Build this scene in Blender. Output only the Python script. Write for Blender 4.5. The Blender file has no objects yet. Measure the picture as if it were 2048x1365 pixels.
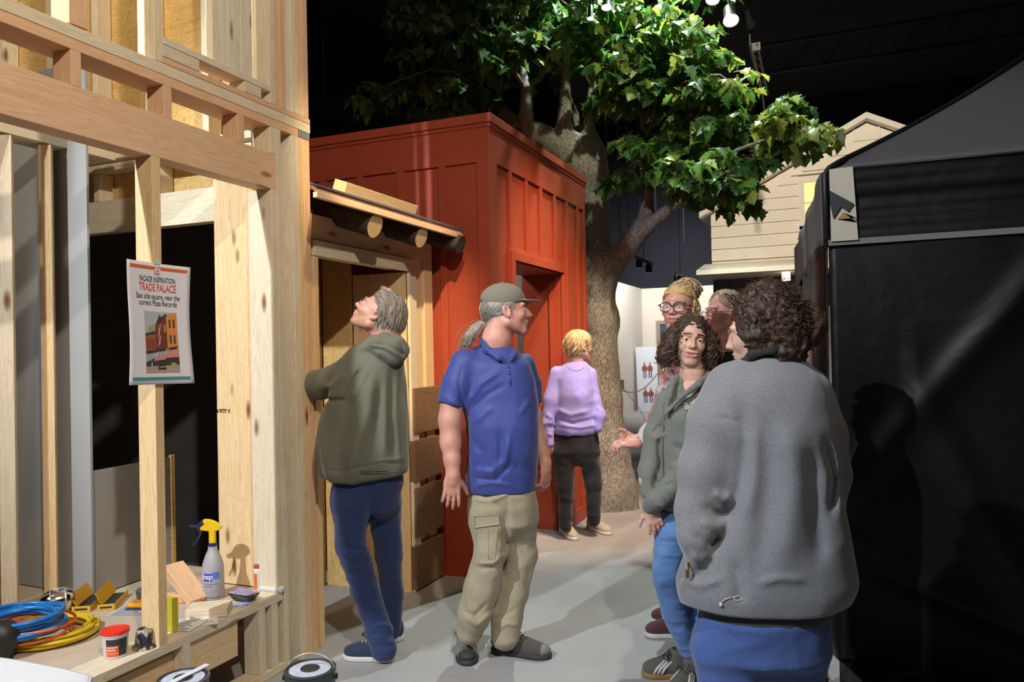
import bpy, bmesh, math, random
import numpy as np
from mathutils import Vector, Matrix, Quaternion
random.seed(7); RNG = np.random.default_rng(11)
SC = bpy.context.scene
COL = SC.collection
PI = math.pi
# ------------------------------------------------------------------ camera
FPX = 1553.0; CAMH = 1.48
_Y = np.array([638, -5.5, FPX]); _Y /= np.linalg.norm(_Y)
_X = np.array([3784, 100, -FPX]); _X /= np.linalg.norm(_X)
_X -= _X.dot(_Y)*_Y; _X /= np.linalg.norm(_X)
_Z = -np.cross(_X, _Y)
MW = np.array([_X, _Y, _Z]); CP = np.array([0, 0, CAMH])
CR = MW @ np.array([1., 0, 0]); CU = MW @ np.array([0, 1., 0]); CF = MW @ np.array([0, 0, 1.])
cam_data = bpy.data.cameras.new('camera'); cam = bpy.data.objects.new('camera', cam_data); COL.objects.link(cam)
cam_data.sensor_width = 36; cam_data.lens = FPX/2048*36; cam_data.clip_start = .05; cam_data.clip_end = 200
cam.matrix_world = Matrix(((CR[0], CU[0], -CF[0], 0), (CR[1], CU[1], -CF[1], 0), (CR[2], CU[2], -CF[2], CAMH), (0, 0, 0, 1)))
SC.camera = cam
SC.view_settings.view_transform = 'Standard'; SC.view_settings.look = 'None'
SC.view_settings.gamma = 1; SC.view_settings.exposure = 0.15; SC.view_settings.use_curve_mapping = False
# ------------------------------------------------------------------ world and big lights
W = bpy.data.worlds.new('world'); SC.world = W; W.use_nodes = True
W.node_tree.nodes['Background'].inputs[0].default_value = (.55, .5, .6, 1)
W.node_tree.nodes['Background'].inputs[1].default_value = .006
def look(o, tgt):
    o.rotation_euler = (Vector(tgt)-o.location).to_track_quat('-Z', 'Y').to_euler()
def spot(name, loc, tgt, power, col, size=40, blend=.5, rad=.05):
    l = bpy.data.lights.new(name, 'SPOT'); l.energy = power; l.color = col
    l.spot_size = math.radians(size); l.spot_blend = blend; l.shadow_soft_size = rad
    o = bpy.data.objects.new(name, l); COL.objects.link(o); o.location = loc; look(o, tgt); return o
def area(name, loc, tgt, power, col, sx=1, sy=1):
    l = bpy.data.lights.new(name, 'AREA'); l.energy = power; l.color = col; l.shape = 'RECTANGLE'; l.size = sx; l.size_y = sy
    o = bpy.data.objects.new(name, l); COL.objects.link(o); o.location = loc; look(o, tgt); return o
COOL = (.80, .90, 1.0); WARM = (1.0, .72, .42); NEU = (1.0, .93, .84)
spot('key_spot', (-3.0, -1.9, 4.8), (-.9, 3.7, .9), 1350, (.84, .92, 1.0), 50, .4, .05)
spot('frame_spot', (.9, -.4, 4.4), (-2.7, 2.3, 1.7), 560, (1.0, .91, .80), 66, .5, .06)
spot('sheathing_spot', (-3.2, .9, 4.9), (-3.5, 3.0, 2.75), 150, (1.0, .88, .66), 60, .6, .06)
spot('group_spot', (-1.9, -1.9, 4.3), (-.2, 2.7, 1.1), 120, COOL, 34, .6, .08)
spot('house_spot', (-.25, 5.6, 4.75), (-.4, 11, 3.1), 900, (1.0, .86, .66), 46, .5, .05)
spot('tree_spot', (-1.2, 6.7, 5.6), (-1.6, 7.1, 2.2), 700, (.86, 1.0, .92), 105, .6, .05)
spot('crown_spot', (.1, 4.6, 5.8), (-1.15, 7.0, 3.3), 400, (.96, 1.0, .70), 50, .6, .05)
spot('barn_spot', (-.2, 4.0, 4.7), (-2.1, 6.3, .7), 950, (1.0, .64, .34), 38, .8, .06)
spot('path_spot', (-.5, 4.5, 5.2), (-1.62, 6.0, .9), 520, (1.0, .95, .95), 26, .6, .05)
spot('hut_spot', (-.2, .8, 5.2), (-2.22, 3.7, 2.28), 1500, (1.0, .80, .52), 15, .6, .05)
spot('hut_door_spot', (-.3, 1.2, 5.0), (-2.45, 4.15, 1.2), 260, (1.0, .76, .46), 24, .8, .05)
spot('trunk_spot', (.5, 4.0, 4.5), (-1.85, 7.0, 1.1), 330, (1.0, .90, .80), 24, .8, .05)
area('gallery_light', (-3.2, 16.5, 3.6), (-4.0, 19, 1.0), 125, (1.0, .95, .88), 3, 2)
spot('barn_inner_lamp', (-3.0, 5.5, 2.75), (-2.6, 6.4, .8), 26, (1.0, .95, .86), 120, .5, .1)
area('hall_fill', (-.8, 2.5, 6.8), (-.8, 3.2, 0), 32, (1.0, .70, .50), 5, 7)
area('hall_back_fill', (.3, -2.4, 3.4), (-1.4, 4, .9), 11, (1.0, .80, .66), 3, 2)

# ------------------------------------------------------------------ projection helpers (world metres)
def ray(px, py): return MW @ np.array([(px-1024)/FPX, (682.5-py)/FPX, 1.])
def G(px, py, z=0.):
    d = ray(px, py); return CP + d*((z-CAMH)/d[2])
def PX(px, py, x):
    d = ray(px, py); return CP + d*(x/d[0])
def PY(px, py, y):
    d = ray(px, py); return CP + d*(y/d[1])
def D(px, py, dep): return CP + ray(px, py)*dep
def dep_of(p): return float(np.dot(np.array(p)-CP, CF))
def yx(px, py, x=-2.412): return float(PX(px, py, x)[1])

# ------------------------------------------------------------------ object helpers
WM = {}
def empty(name, loc=(0, 0, 0)):
    o = bpy.data.objects.new(name, None); COL.objects.link(o); o.location = [float(v) for v in loc]; o.empty_display_size = .05
    WM[o.name] = Matrix.Translation(o.location); return o
def tag(o, label, cat, group=None, kind=None):
    if label: o['label'] = label
    if cat: o['category'] = cat
    if group: o['group'] = group
    if kind: o['kind'] = kind
    return o
def thing(name, label, cat, loc=(0, 0, 0), group=None): return tag(empty(name, loc), label, cat, group)
def link(name, me, mats, parent=None, world=True):
    o = bpy.data.objects.new(name, me); COL.objects.link(o)
    for m in (mats if isinstance(mats, (list, tuple)) else [mats]): me.materials.append(m)
    if parent is not None:
        o.parent = parent
        o.matrix_parent_inverse = WM.get(parent.name, Matrix.Identity(4)).inverted()
    return o
def struct(o): o['kind'] = 'structure'; return o
def pyd(name, verts, faces, mats, parent=None, smooth=False, midx=None):
    me = bpy.data.meshes.new(name); me.from_pydata([tuple(map(float, v)) for v in verts], [], [tuple(f) for f in faces])
    if smooth: me.polygons.foreach_set('use_smooth', [True]*len(me.polygons))
    if midx is not None: me.polygons.foreach_set('material_index', midx)
    me.update(); return link(name, me, mats, parent)
class MB:
    """collects simple shapes into one mesh"""
    def __init__(s): s.v = []; s.f = []; s.m = []; s.mi = 0
    def add(s, vs, fs):
        n = len(s.v); s.v += [tuple(map(float, v)) for v in vs]; s.f += [tuple(n+i for i in f) for f in fs]; s.m += [s.mi]*len(fs)
    def box(s, c, d, R=None):
        c = np.array(c, float); vs = []
        for x in (-1, 1):
            for y in (-1, 1):
                for z in (-1, 1):
                    p = np.array([x*d[0]/2, y*d[1]/2, z*d[2]/2]); vs.append(c+(R @ p if R is not None else p))
        s.add(vs, [(0, 1, 3, 2), (4, 6, 7, 5), (0, 4, 5, 1), (2, 3, 7, 6), (0, 2, 6, 4), (1, 5, 7, 3)])
    def bx(s, x0, x1, y0, y1, z0, z1): s.box(((x0+x1)/2, (y0+y1)/2, (z0+z1)/2), (abs(x1-x0), abs(y1-y0), abs(z1-z0)))
    def quad(s, a, b, c, d): s.add([a, b, c, d], [(0, 1, 2, 3)])
    def tube(s, pts, r, n=8, closed=False, cap=True):
        pts = [np.array(p, float) for p in pts]; N = len(pts); rs = r if hasattr(r, '__len__') else [r]*N
        up = None; rings = []
        for i in range(N):
            if closed: t = pts[(i+1) % N]-pts[(i-1) % N]
            else: t = pts[min(i+1, N-1)]-pts[max(i-1, 0)]
            t = t/(np.linalg.norm(t)+1e-9)
            if up is None:
                up = np.array([0, 0, 1.]) if abs(t[2]) < .9 else np.array([1., 0, 0])
            a = np.cross(t, up); a /= (np.linalg.norm(a)+1e-9); up = np.cross(a, t)
            rings.append([pts[i]+rs[i]*(math.cos(2*PI*k/n)*a+math.sin(2*PI*k/n)*up) for k in range(n)])
        vs = [v for q in rings for v in q]; fs = []
        for i in range(N if closed else N-1):
            j = (i+1) % N
            for k in range(n): fs.append((i*n+k, i*n+(k+1) % n, j*n+(k+1) % n, j*n+k))
        if cap and not closed: fs.append(tuple(range(n-1, -1, -1))); fs.append(tuple((N-1)*n+k for k in range(n)))
        s.add(vs, fs)
    def lathe(s, c, prof, n=32, R=None, capb=True, capt=True):
        c = np.array(c, float); vs = []
        for r, z in prof:
            for k in range(n):
                p = np.array([r*math.cos(2*PI*k/n), r*math.sin(2*PI*k/n), z]); vs.append(c+(R @ p if R is not None else p))
        fs = []
        for i in range(len(prof)-1):
            for k in range(n): fs.append((i*n+k, i*n+(k+1) % n, (i+1)*n+(k+1) % n, (i+1)*n+k))
        if capb: fs.append(tuple(range(n-1, -1, -1)))
        if capt: fs.append(tuple((len(prof)-1)*n+k for k in range(n)))
        s.add(vs, fs)
    def prism(s, poly, ax, t0, t1, o=(0, 0, 0)):
        """poly of 2-tuples extruded along axis ax (0,1,2) from t0 to t1"""
        def P(u, v, t):
            return {0: (t, u, v), 1: (u, t, v), 2: (u, v, t)}[ax]
        n = len(poly); vs = [np.array(P(u, v, t0))+o for u, v in poly]+[np.array(P(u, v, t1))+o for u, v in poly]
        s.add(vs, [tuple(range(n-1, -1, -1)), tuple(range(n, 2*n))]+[(i, (i+1) % n, n+(i+1) % n, n+i) for i in range(n)])
    def build(s, name, mats, parent=None, smooth=False, bevel=0, auto=None):
        me = bpy.data.meshes.new(name); me.from_pydata(s.v, [], s.f)
        me.polygons.foreach_set('material_index', s.m)
        bm = bmesh.new(); bm.from_mesh(me); bmesh.ops.recalc_face_normals(bm, faces=bm.faces)
        if bevel: bmesh.ops.bevel(bm, geom=bm.edges[:], offset=bevel, segments=1, profile=.5, affect='EDGES', clamp_overlap=True)
        if auto:
            for f in bm.faces: f.smooth = True
            for e in bm.edges:
                if len(e.link_faces) == 2 and e.calc_face_angle(0) > auto: e.smooth = False
        bm.to_mesh(me); bm.free()
        if smooth: me.polygons.foreach_set('use_smooth', [True]*len(me.polygons))
        me.update(); return link(name, me, mats, parent)
def rotz(a): c, s = math.cos(a), math.sin(a); return np.array([[c, -s, 0], [s, c, 0], [0, 0, 1.]])
def rotx(a): c, s = math.cos(a), math.sin(a); return np.array([[1., 0, 0], [0, c, -s], [0, s, c]])
def roty(a): c, s = math.cos(a), math.sin(a); return np.array([[c, 0, s], [0, 1., 0], [-s, 0, c]])
def board(name, c, d, mat, parent, R=None, bevel=.002, label=None):
    """sawn timber: own object, local z runs along the grain"""
    d = list(d); ax = int(np.argmax(d))
    B = {2: np.eye(3), 0: np.array([[0, 0, 1], [0, 1, 0], [-1, 0, 0.]]), 1: np.array([[1, 0, 0], [0, 0, 1.], [0, -1, 0]])}[ax]
    ld = {2: d, 0: [d[2], d[1], d[0]], 1: [d[0], d[2], d[1]]}[ax]
    bm = bmesh.new(); bmesh.ops.create_cube(bm, size=1)
    for v in bm.verts: v.co = Vector((v.co.x*ld[0], v.co.y*ld[1], v.co.z*ld[2]))
    bmesh.ops.bevel(bm, geom=bm.edges[:], offset=bevel, segments=2, profile=.5, affect='EDGES', clamp_overlap=True)
    me = bpy.data.meshes.new(name); bm.to_mesh(me); bm.free()
    Q = B if R is None else R @ B
    o = bpy.data.objects.new(name, me); COL.objects.link(o); me.materials.append(mat)
    o.parent = parent
    if parent is not None: c = np.array(c, float)-np.array(parent.location)
    o.location = [float(v) for v in c]; o.rotation_euler = Matrix(Q.tolist()).to_euler()
    if label: o['label'] = label
    return o
def bb(name, x0, x1, y0, y1, z0, z1, mat, parent, **k):
    return board(name, ((x0+x1)/2, (y0+y1)/2, (z0+z1)/2), (abs(x1-x0), abs(y1-y0), abs(z1-z0)), mat, parent, **k)

# ------------------------------------------------------------------ materials
def newmat(name):
    m = bpy.data.materials.new(name); m.use_nodes = True; nt = m.node_tree; b = nt.nodes['Principled BSDF']; return m, nt, b
def N(nt, t, **kw):
    n = nt.nodes.new(t)
    for k, v in kw.items():
        if isinstance(k, str) and hasattr(n, k) and k not in n.inputs: setattr(n, k, v)
        else: n.inputs[k].default_value = v
    return n
def mapping(nt, scale=(1, 1, 1), co='Object', rnd=False, rot=(0, 0, 0)):
    tc = N(nt, 'ShaderNodeTexCoord'); mp = N(nt, 'ShaderNodeMapping'); mp.inputs['Scale'].default_value = scale; mp.inputs['Rotation'].default_value = rot
    nt.links.new(tc.outputs[co], mp.inputs['Vector'])
    if rnd:
        oi = N(nt, 'ShaderNodeObjectInfo'); mu = N(nt, 'ShaderNodeVectorMath', operation='SCALE'); mu.inputs[0].default_value = (31, 17, 23)
        nt.links.new(oi.outputs['Random'], mu.inputs['Scale']); nt.links.new(mu.outputs[0], mp.inputs['Location'])
    return mp
def ramp(nt, fac, stops):
    r = N(nt, 'ShaderNodeValToRGB'); e = r.color_ramp.elements
    while len(e) < len(stops): e.new(.5)
    for i, (p, c) in enumerate(stops): e[i].position = p; e[i].color = (*c, 1) if len(c) == 3 else c
    nt.links.new(fac, r.inputs[0]); return r
def noise(nt, mp, scale, detail=3, rough=.5, dist=0):
    n = N(nt, 'ShaderNodeTexNoise'); n.inputs['Scale'].default_value = scale; n.inputs['Detail'].default_value = detail
    n.inputs['Roughness'].default_value = rough; n.inputs['Distortion'].default_value = dist
    nt.links.new(mp.outputs[0], n.inputs['Vector']); return n
def bump(nt, b, h, strength=.3, dist=.01):
    n = N(nt, 'ShaderNodeBump'); n.inputs['Strength'].default_value = strength; n.inputs['Distance'].default_value = dist
    nt.links.new(h, n.inputs['Height']); nt.links.new(n.outputs[0], b.inputs['Normal']); return n
def mix(nt, fac, a, b, mode='MIX'):
    n = N(nt, 'ShaderNodeMix'); n.data_type = 'RGBA'; n.blend_type = mode
    for i, v in ((0, fac), (6, a), (7, b)):
        if hasattr(v, 'links') or hasattr(v, 'is_linked'): nt.links.new(v, n.inputs[i])
        elif i == 0: n.inputs[0].default_value = v
        else: n.inputs[i].default_value = (*v, 1) if len(v) == 3 else v
    return n.outputs[2]
def plain(name, col, rough=.6, metal=0, nz=0, nscale=20, bmp=0, bscale=60, spec=.5, emit=0, sheen=0, coat=0, trans=0):
    m, nt, b = newmat(name); b.inputs['Base Color'].default_value = (*col, 1); b.inputs['Roughness'].default_value = rough
    b.inputs['Metallic'].default_value = metal; b.inputs['Specular IOR Level'].default_value = spec
    if sheen: b.inputs['Sheen Weight'].default_value = sheen
    if coat: b.inputs['Coat Weight'].default_value = coat
    if trans: b.inputs['Transmission Weight'].default_value = trans
    if emit: b.inputs['Emission Color'].default_value = (*col, 1); b.inputs['Emission Strength'].default_value = emit
    mp = mapping(nt)
    if nz:
        n = noise(nt, mp, nscale, 4, .6); lo = tuple(c*(1-nz) for c in col); hi = tuple(min(1, c*(1+nz)) for c in col)
        nt.links.new(ramp(nt, n.outputs[0], [(.3, lo), (.7, hi)]).outputs[0], b.inputs['Base Color'])
    if bmp: bump(nt, b, noise(nt, mp, bscale, 5, .6).outputs[0], bmp, .004)
    return m
def pine(name, light, dark, knot=(.22, .09, .03), fine=(14, 14, 1.1), rough=.55, knots=True):
    m, nt, b = newmat(name); mp = mapping(nt, fine, rnd=True)
    n1 = noise(nt, mp, 1.3, 3, .55, .8)
    w = N(nt, 'ShaderNodeMath', operation='MULTIPLY'); w.inputs[1].default_value = 11; nt.links.new(n1.outputs[0], w.inputs[0])
    fr = N(nt, 'ShaderNodeMath', operation='FRACT'); nt.links.new(w.outputs[0], fr.inputs[0])
    mp2 = mapping(nt, (90, 90, 3), rnd=True); n2 = noise(nt, mp2, 2, 4, .6)
    md = tuple((a+c)/2 for a, c in zip(light, dark))
    c1 = ramp(nt, fr.outputs[0], [(0, light), (.62, md), (.93, dark), (1, light)]).outputs[0]
    c2 = mix(nt, .35, c1, ramp(nt, n2.outputs[0], [(.35, dark), (.6, light)]).outputs[0])
    oi = N(nt, 'ShaderNodeObjectInfo'); hv = ramp(nt, oi.outputs['Random'], [(0, (.92, .86, .80)), (.5, (1, 1, 1)), (1, (1, .90, .76))]).outputs[0]
    c2 = mix(nt, .8, c2, hv, 'MULTIPLY')
    if knots:
        mk = mapping(nt, (9, 9, 3.0), rnd=True); v = N(nt, 'ShaderNodeTexVoronoi'); v.inputs['Scale'].default_value = 1.0; nt.links.new(mk.outputs[0], v.inputs['Vector'])
        k = ramp(nt, v.outputs['Distance'], [(.05, (1, 1, 1)), (.12, (.55, .55, .55)), (.17, (0, 0, 0))]).outputs[0]
        sel = ramp(nt, v.outputs['Color'], [(.55, (0, 0, 0)), (.58, (1, 1, 1))]).outputs[0]
        c2 = mix(nt, mix(nt, 1., k, sel, 'MULTIPLY'), c2, knot)
    nt.links.new(c2, b.inputs['Base Color']); b.inputs['Roughness'].default_value = rough; b.inputs['Specular IOR Level'].default_value = .3
    bump(nt, b, n2.outputs[0], .12, .002); return m
PINE = pine('pine_timber', (.86, .66, .40), (.68, .44, .20))
PINE_O = pine('orange_pine_timber', (.84, .57, .36), (.68, .40, .22))
PINE_P = pine('pale_spruce_timber', (.82, .74, .58), (.66, .54, .36))
PLY = pine('plywood', (.74, .54, .24), (.50, .29, .07), fine=(6, 1.5, 6), knots=False, rough=.6)
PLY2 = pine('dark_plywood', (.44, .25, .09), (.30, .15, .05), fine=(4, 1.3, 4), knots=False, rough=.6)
OAK = pine('rough_oak_plank', (.27, .165, .095), (.16, .09, .05), fine=(16, 16, 1.2), knots=False, rough=.85)
RED = plain('barn_red_paint', (.37, .060, .026), .5, nz=.07, nscale=6, bmp=.05, bscale=180, spec=.4)
GREYW = plain('grey_drywall', (.34, .34, .335), .9, nz=.05, nscale=2)
BLACKW = plain('black_painted_wall', (.022, .020, .020), .9, nz=.3, nscale=1.5)
NAVYW = plain('navy_painted_wall', (.012, .014, .026), .9, nz=.2, nscale=1.0)
WHITEW = plain('white_gallery_wall', (.72, .69, .63), .85, nz=.03, nscale=1)
STEEL = plain('galvanised_steel', (.6, .6, .6), .4, .7)
DARKMETAL = plain('black_metal', (.02, .02, .02), .45, .6)
# ------------------------------------------------------------------ floor, walls, ceiling
def concrete():
    m, nt, b = newmat('concrete_floor'); mp = mapping(nt)
    a = ramp(nt, noise(nt, mp, .9, 5, .6, .3).outputs[0], [(.35, (.30, .295, .295)), (.65, (.36, .355, .355))]).outputs[0]
    s = ramp(nt, noise(nt, mp, 5.5, 4, .55, .6).outputs[0], [(.60, (0, 0, 0)), (.72, (1, 1, 1))]).outputs[0]
    a = mix(nt, mix(nt, .38, (0, 0, 0), s), a, (.22, .24, .29))
    s2 = ramp(nt, noise(nt, mp, 38, 2, .5).outputs[0], [(.70, (0, 0, 0)), (.76, (1, 1, 1))]).outputs[0]
    a = mix(nt, mix(nt, .5, (0, 0, 0), s2), a, (.55, .54, .53))
    nt.links.new(a, b.inputs['Base Color']); b.inputs['Roughness'].default_value = .62; b.inputs['Specular IOR Level'].default_value = .35
    bump(nt, b, noise(nt, mp, 60, 5, .6).outputs[0], .15, .003); return m
fl = MB(); fl.bx(-9, 8, -5, 21, -.1, 0); struct(fl.build('floor', concrete()))
ce = MB(); ce.bx(-9, 8, -5, 21, 7.2, 7.3)
struct(ce.build('ceiling', BLACKW))
w = MB(); w.bx(-9, 8, 19.2, 19.35, 2.95, 7.2); struct(w.build('wall_back', NAVYW))
w = MB(); w.bx(-9, 8, 19.1, 19.35, 0, 2.95); struct(w.build('wall_gallery', WHITEW))
w = MB(); w.bx(-9.1, -9, -5, 21, 0, 7.2); struct(w.build('wall_left', BLACKW))
w = MB(); w.bx(8, 8.1, -5, 21, 0, 7.2); struct(w.build('wall_right', BLACKW))
w = MB(); w.bx(-9, 8, -5.1, -5, 0, 7.2); struct(w.build('wall_front', BLACKW))
# white gallery side wall, running toward the camera (its top edge falls to the corner)
pc = PY(1283, 573, 19.1); xw = float(pc[0]); w = MB(); w.bx(xw-.15, xw, 14.6, 19.1, 0, 2.95); struct(w.build('wall_gallery_side', WHITEW))
w = MB(); w.bx(-8.9, xw-.4, 14.0, 14.15, 0, 7.2); struct(w.build('wall_dark_partition', NAVYW))
# thin grey cables hanging in the dark behind the tree
t = MB()
for px_ in (1215, 1238, 1255, 1279, 1311, 1366): q_ = PY(px_, 400, 12.0+px_%3); t.bx(q_[0]-.008, q_[0]+.008, q_[1], q_[1]+.012, 3.2+.1*(px_%2), 7.19)
struct(t.build('hanging_cables', plain('cable_grey', (.16, .19, .26), .6)))
# roof ducts and trusses high in the dark
def truss(y, x0, x1, z):
    t = MB(); t.tube([(x0, y, z), (x1, y, z)], .03, 6); t.tube([(x0, y, z+.45), (x1, y, z+.45)], .03, 6)
    n = int((x1-x0)/.5)
    for i in range(n):
        a = x0+i*(x1-x0)/n; b = a+(x1-x0)/n
        t.tube([(a, y, z), ((a+b)/2, y, z+.45), (b, y, z)], .012, 5)
    return t
TR = plain('dark_truss_steel', (.05, .05, .055), .5, .4)
tag(truss(10.2, -8.9, -2.0, 5.6).build('roof_truss', TR), 'dark steel roof truss crossing high at left', 'truss')
tag(truss(13.2, -1.0, 7.9, 5.9).build('roof_truss', TR), 'dark steel roof truss high above the white gabled house', 'truss')
d = MB(); d.tube([(-7.6, 9.2, 4.9), (-5.4, 9.2, 4.9), (-5.0, 9.4, 4.6), (-4.7, 9.8, 4.2), (-4.6, 10, 3.4)], .28, 20)
d.tube([(-6.6, 9.2, 4.9), (-6.6, 9.2, 7.19)], .02, 6); d.tube([(-5.3, 9.22, 4.85), (-5.3, 9.22, 7.19)], .02, 6); tag(d.build('air_duct', plain('grey_duct', (.055, .052, .058), .5), smooth=True), 'dark round air duct hanging behind the timber frame', 'duct')
p = MB(); a = PY(1636, 72, 18.9); b = PY(2048, 30, 18.9)
p.bx(a[0], a[0]+.05, 18.9, 18.98, a[2], a[2]+2.2)
for k in range(5): p.bx(a[0], a[0]+6.2, 18.9, 18.98, a[2]+k*.5, a[2]+k*.5+.04)
for k in range(4): p.bx(a[0]+2+2*k, a[0]+2.05+2*k, 18.9, 18.98, a[2], a[2]+2.2)
tag(p.build('wall_grille', plain('charcoal_grille', (.06, .06, .06), .7)), 'faint charcoal metal grille high on the dark wall at right', 'grille')

# ------------------------------------------------------------------ timber frame shop front (left)
XF = -2.412; TD = .089; TW = .038
fr = thing('timber_shopfront_frame', 'raw pine stud frame of a shop front with header and double top plate', 'timber frame', (XF, 3.1, 0))
Y0 = .9
def stud(y0, y1, z0, z1, mat=PINE, x1=XF, dx=TD, name='stud', parent=None): return bb(name, x1-dx, x1, y0, y1, z0, z1, mat, parent or fr)
bb('header', XF-TD, XF, Y0, 2.98, 2.265, 2.435, PINE_O, fr)
bb('top_plate', XF-TD-.05, XF, Y0, 3.15, 2.56, 2.598, PINE_O, fr)
bb('top_plate', XF-TD-.05, XF, Y0, 3.245, 2.60, 2.645, PINE_P, fr)
for y in (1.905, 2.31, 2.725): stud(y, y+.04, 2.435, 2.56, PINE_O, name='cripple_stud')
stud(1.35, 1.39, 2.435, 2.56, PINE_O, name='cripple_stud')
stud(2.245, 2.287, .37, 2.265, PINE)                                  # middle stud carrying the sign
stud(2.94, 2.978, .37, 2.265, PINE_P, dx=.14)                         # jack stud under the header
stud(2.98, 3.014, 0.0, 2.56, PINE_P, dx=.14)                          # king stud
stud(2.94, 2.977, 2.435, 2.56, PINE_P, dx=.10, name='cripple_stud')
stud(3.097, 3.139, 0.0, 2.56, PINE_P, dx=.14)
stud(3.141, 3.186, 0.0, 2.56, PINE, dx=.14); stud(3.188, 3.235, 0.0, 2.56, PINE_O, dx=.14)
bb('plywood_sheet', XF-.16, XF-.02, 3.237, 3.252, 0.0, 3.9, PLY, fr)
# upper storey
bb('bottom_plate', XF-TD-.05, XF, 2.31, 3.245, 2.647, 2.672, PINE_O, fr)
stud(1.90, 1.976, 2.65, 3.9, PINE_O); stud(2.268, 2.308, 2.646, 3.9, PINE_P)
bb('window_sill_rail', XF-TD, XF+.004, 2.31, 2.94, 2.722, 2.750, PINE_P, fr)
bb('sill_block', XF-TD, XF+.002, 2.31, 2.50, 2.673, 2.721, PINE_P, fr); bb('sill_block', XF-TD, XF+.002, 2.77, 2.88, 2.673, 2.721, PINE_P, fr)
for y0, y1, m in ((2.60, 2.645, PINE_P), (2.65, 2.688, PINE_P), (2.69, 2.726, PINE_P), (2.728, 2.77, PINE_P), (2.775, 2.85, PINE_P)):
    stud(y0, y1, 2.751, 3.9, m, x1=XF-.02, dx=.09 if y0 > 2.77 else .038)
stud(2.945, 2.983, 2.672, 3.9, PINE_P, dx=.14); stud(3.02, 3.06, 2.672, 3.9, PINE_O, dx=.16); stud(3.104, 3.14, 2.672, 3.9, PINE_P, dx=.14)
stud(3.145, 3.185, 2.672, 3.06, PINE, dx=.10); stud(3.19, 3.235, 2.672, 3.9, PINE_O, dx=.14)
bb('metal_tie_plate', XF-.002, XF+.002, 3.155, 3.235, 2.562, 2.598, STEEL, fr, bevel=.0005, label='small galvanised metal tie plate')
# inner return walls seen through the frame (rear sheathing, ledgers, header, jamb board)
bk = thing('plywood_backed_partition', 'plywood-backed stud partition with a wide header behind the shop front frame', 'partition', (-3.4, 3.03, .37))
YB = 3.0
bb('plywood_sheet', -5.6, XF-.26, YB+.095, YB+.11, 2.30, 4.2, PLY, bk)
bb('header', -5.2, -2.785, YB, YB+.06, 2.155, 2.325, PINE_P, bk)
bb('ledger', -5.2, -2.56, YB-.02, YB+.05, 2.475, 2.512, PINE_P, bk)
bb('ledger', -5.2, -2.56, YB-.02, YB+.05, 2.535, 2.572, PINE_P, bk)
for x in (-4.03, -3.62, -3.19, -2.80):
    bb('cripple_stud', x-.02, x+.02, YB, YB+.089, 2.326, 2.474, PINE_P, bk)
for x in (-4.75, -4.36, -3.97, -3.62, -3.24, -2.86, -2.70, -2.64): bb('stud', x-.02, x+.02, YB, YB+.089, 2.573, 4.2, PINE_P, bk)
bb('jamb_board', -2.808, -2.57, YB-.01, YB+.03, .37, 2.42, PINE, bk)
bb('jamb_stud', -2.566, -2.53, YB-.05, YB+.04, .37, 2.42, PINE_O, bk)
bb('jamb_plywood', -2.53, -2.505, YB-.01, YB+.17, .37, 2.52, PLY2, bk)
# two slim studs of the inner window wall, turned a little
ib = thing('inner_window_stud_wall', 'pair of slim pale studs at far left inside the shop window', 'stud wall', (-3.4, 2.45, .37))
for (px, py, w_) in ((104, 1196, .052), (21, 1222, .060)):
    q = G(px, py, .37); a = math.atan2(q[0], q[1])
    board('stud', (q[0], q[1], .37+1.06), (w_, .075, 2.12), PINE_P if px < 60 else PINE, ib, R=rotz(-a-.12))
q1, q2 = G(-60, 1240, .37), G(160, 1190, .37)
bb('sole_plate', -3.50, -3.41, 1.9, 2.6, .332, .37, PINE, ib)
bb('upper_plate', -3.50, -3.36, 1.9, 2.9, 2.495, 2.54, PINE_P, ib)
# drywall seen through the window
def wall_quad(name, a, b, z0, z1, th, mat, parent=None):
    a = np.array(a[:2], float); b = np.array(b[:2], float); t = (b-a)/np.linalg.norm(b-a); n = np.array([-t[1], t[0]]); m = MB()
    P = [a, b, b+n*th, a+n*th]; m.add([(*p, z0) for p in P]+[(*p, z1) for p in P], [(3, 2, 1, 0), (4, 5, 6, 7), (0, 1, 5, 4), (1, 2, 6, 5), (2, 3, 7, 6), (3, 0, 4, 7)])
    return m.build(name, mat, parent)
g1 = G(185, 1194, .37); g0 = np.array([-4.3, 2.68]); o = wall_quad('drywall_panel', g0, g1, .37, 2.9, .012, GREYW)
tag(o, 'tall grey drywall panel behind the slim studs', 'drywall panel')
ga = g1+np.array([.0, .02, 0]); gb = G(343, 1138, .37)
hw = thing('half_height_partition', 'low grey drywall partition with a raw plywood end edge', 'partition', (ga[0], ga[1], .37))
wall_quad('drywall_face', ga, gb, .37, PX(335, 916, float(gb[0]))[2], .012, GREYW, hw)
t_ = (gb-ga)[:2]/np.linalg.norm((gb-ga)[:2]); bb('plywood_edge', gb[0]-.10, gb[0]+.004, gb[1]+.004, gb[1]+.03, .37, PX(335, 916, float(gb[0]))[2]+.01, PLY, hw)
bd = MB(); bd.bx(-6.5, -3.22, 4.30, 4.36, 0, 2.6); tag(bd.build('black_backdrop_wall', plain('charcoal_wall', (.10, .095, .092), .9, nz=.3, nscale=2)), 'black backdrop wall beyond the shop window opening', 'wall')
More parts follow.
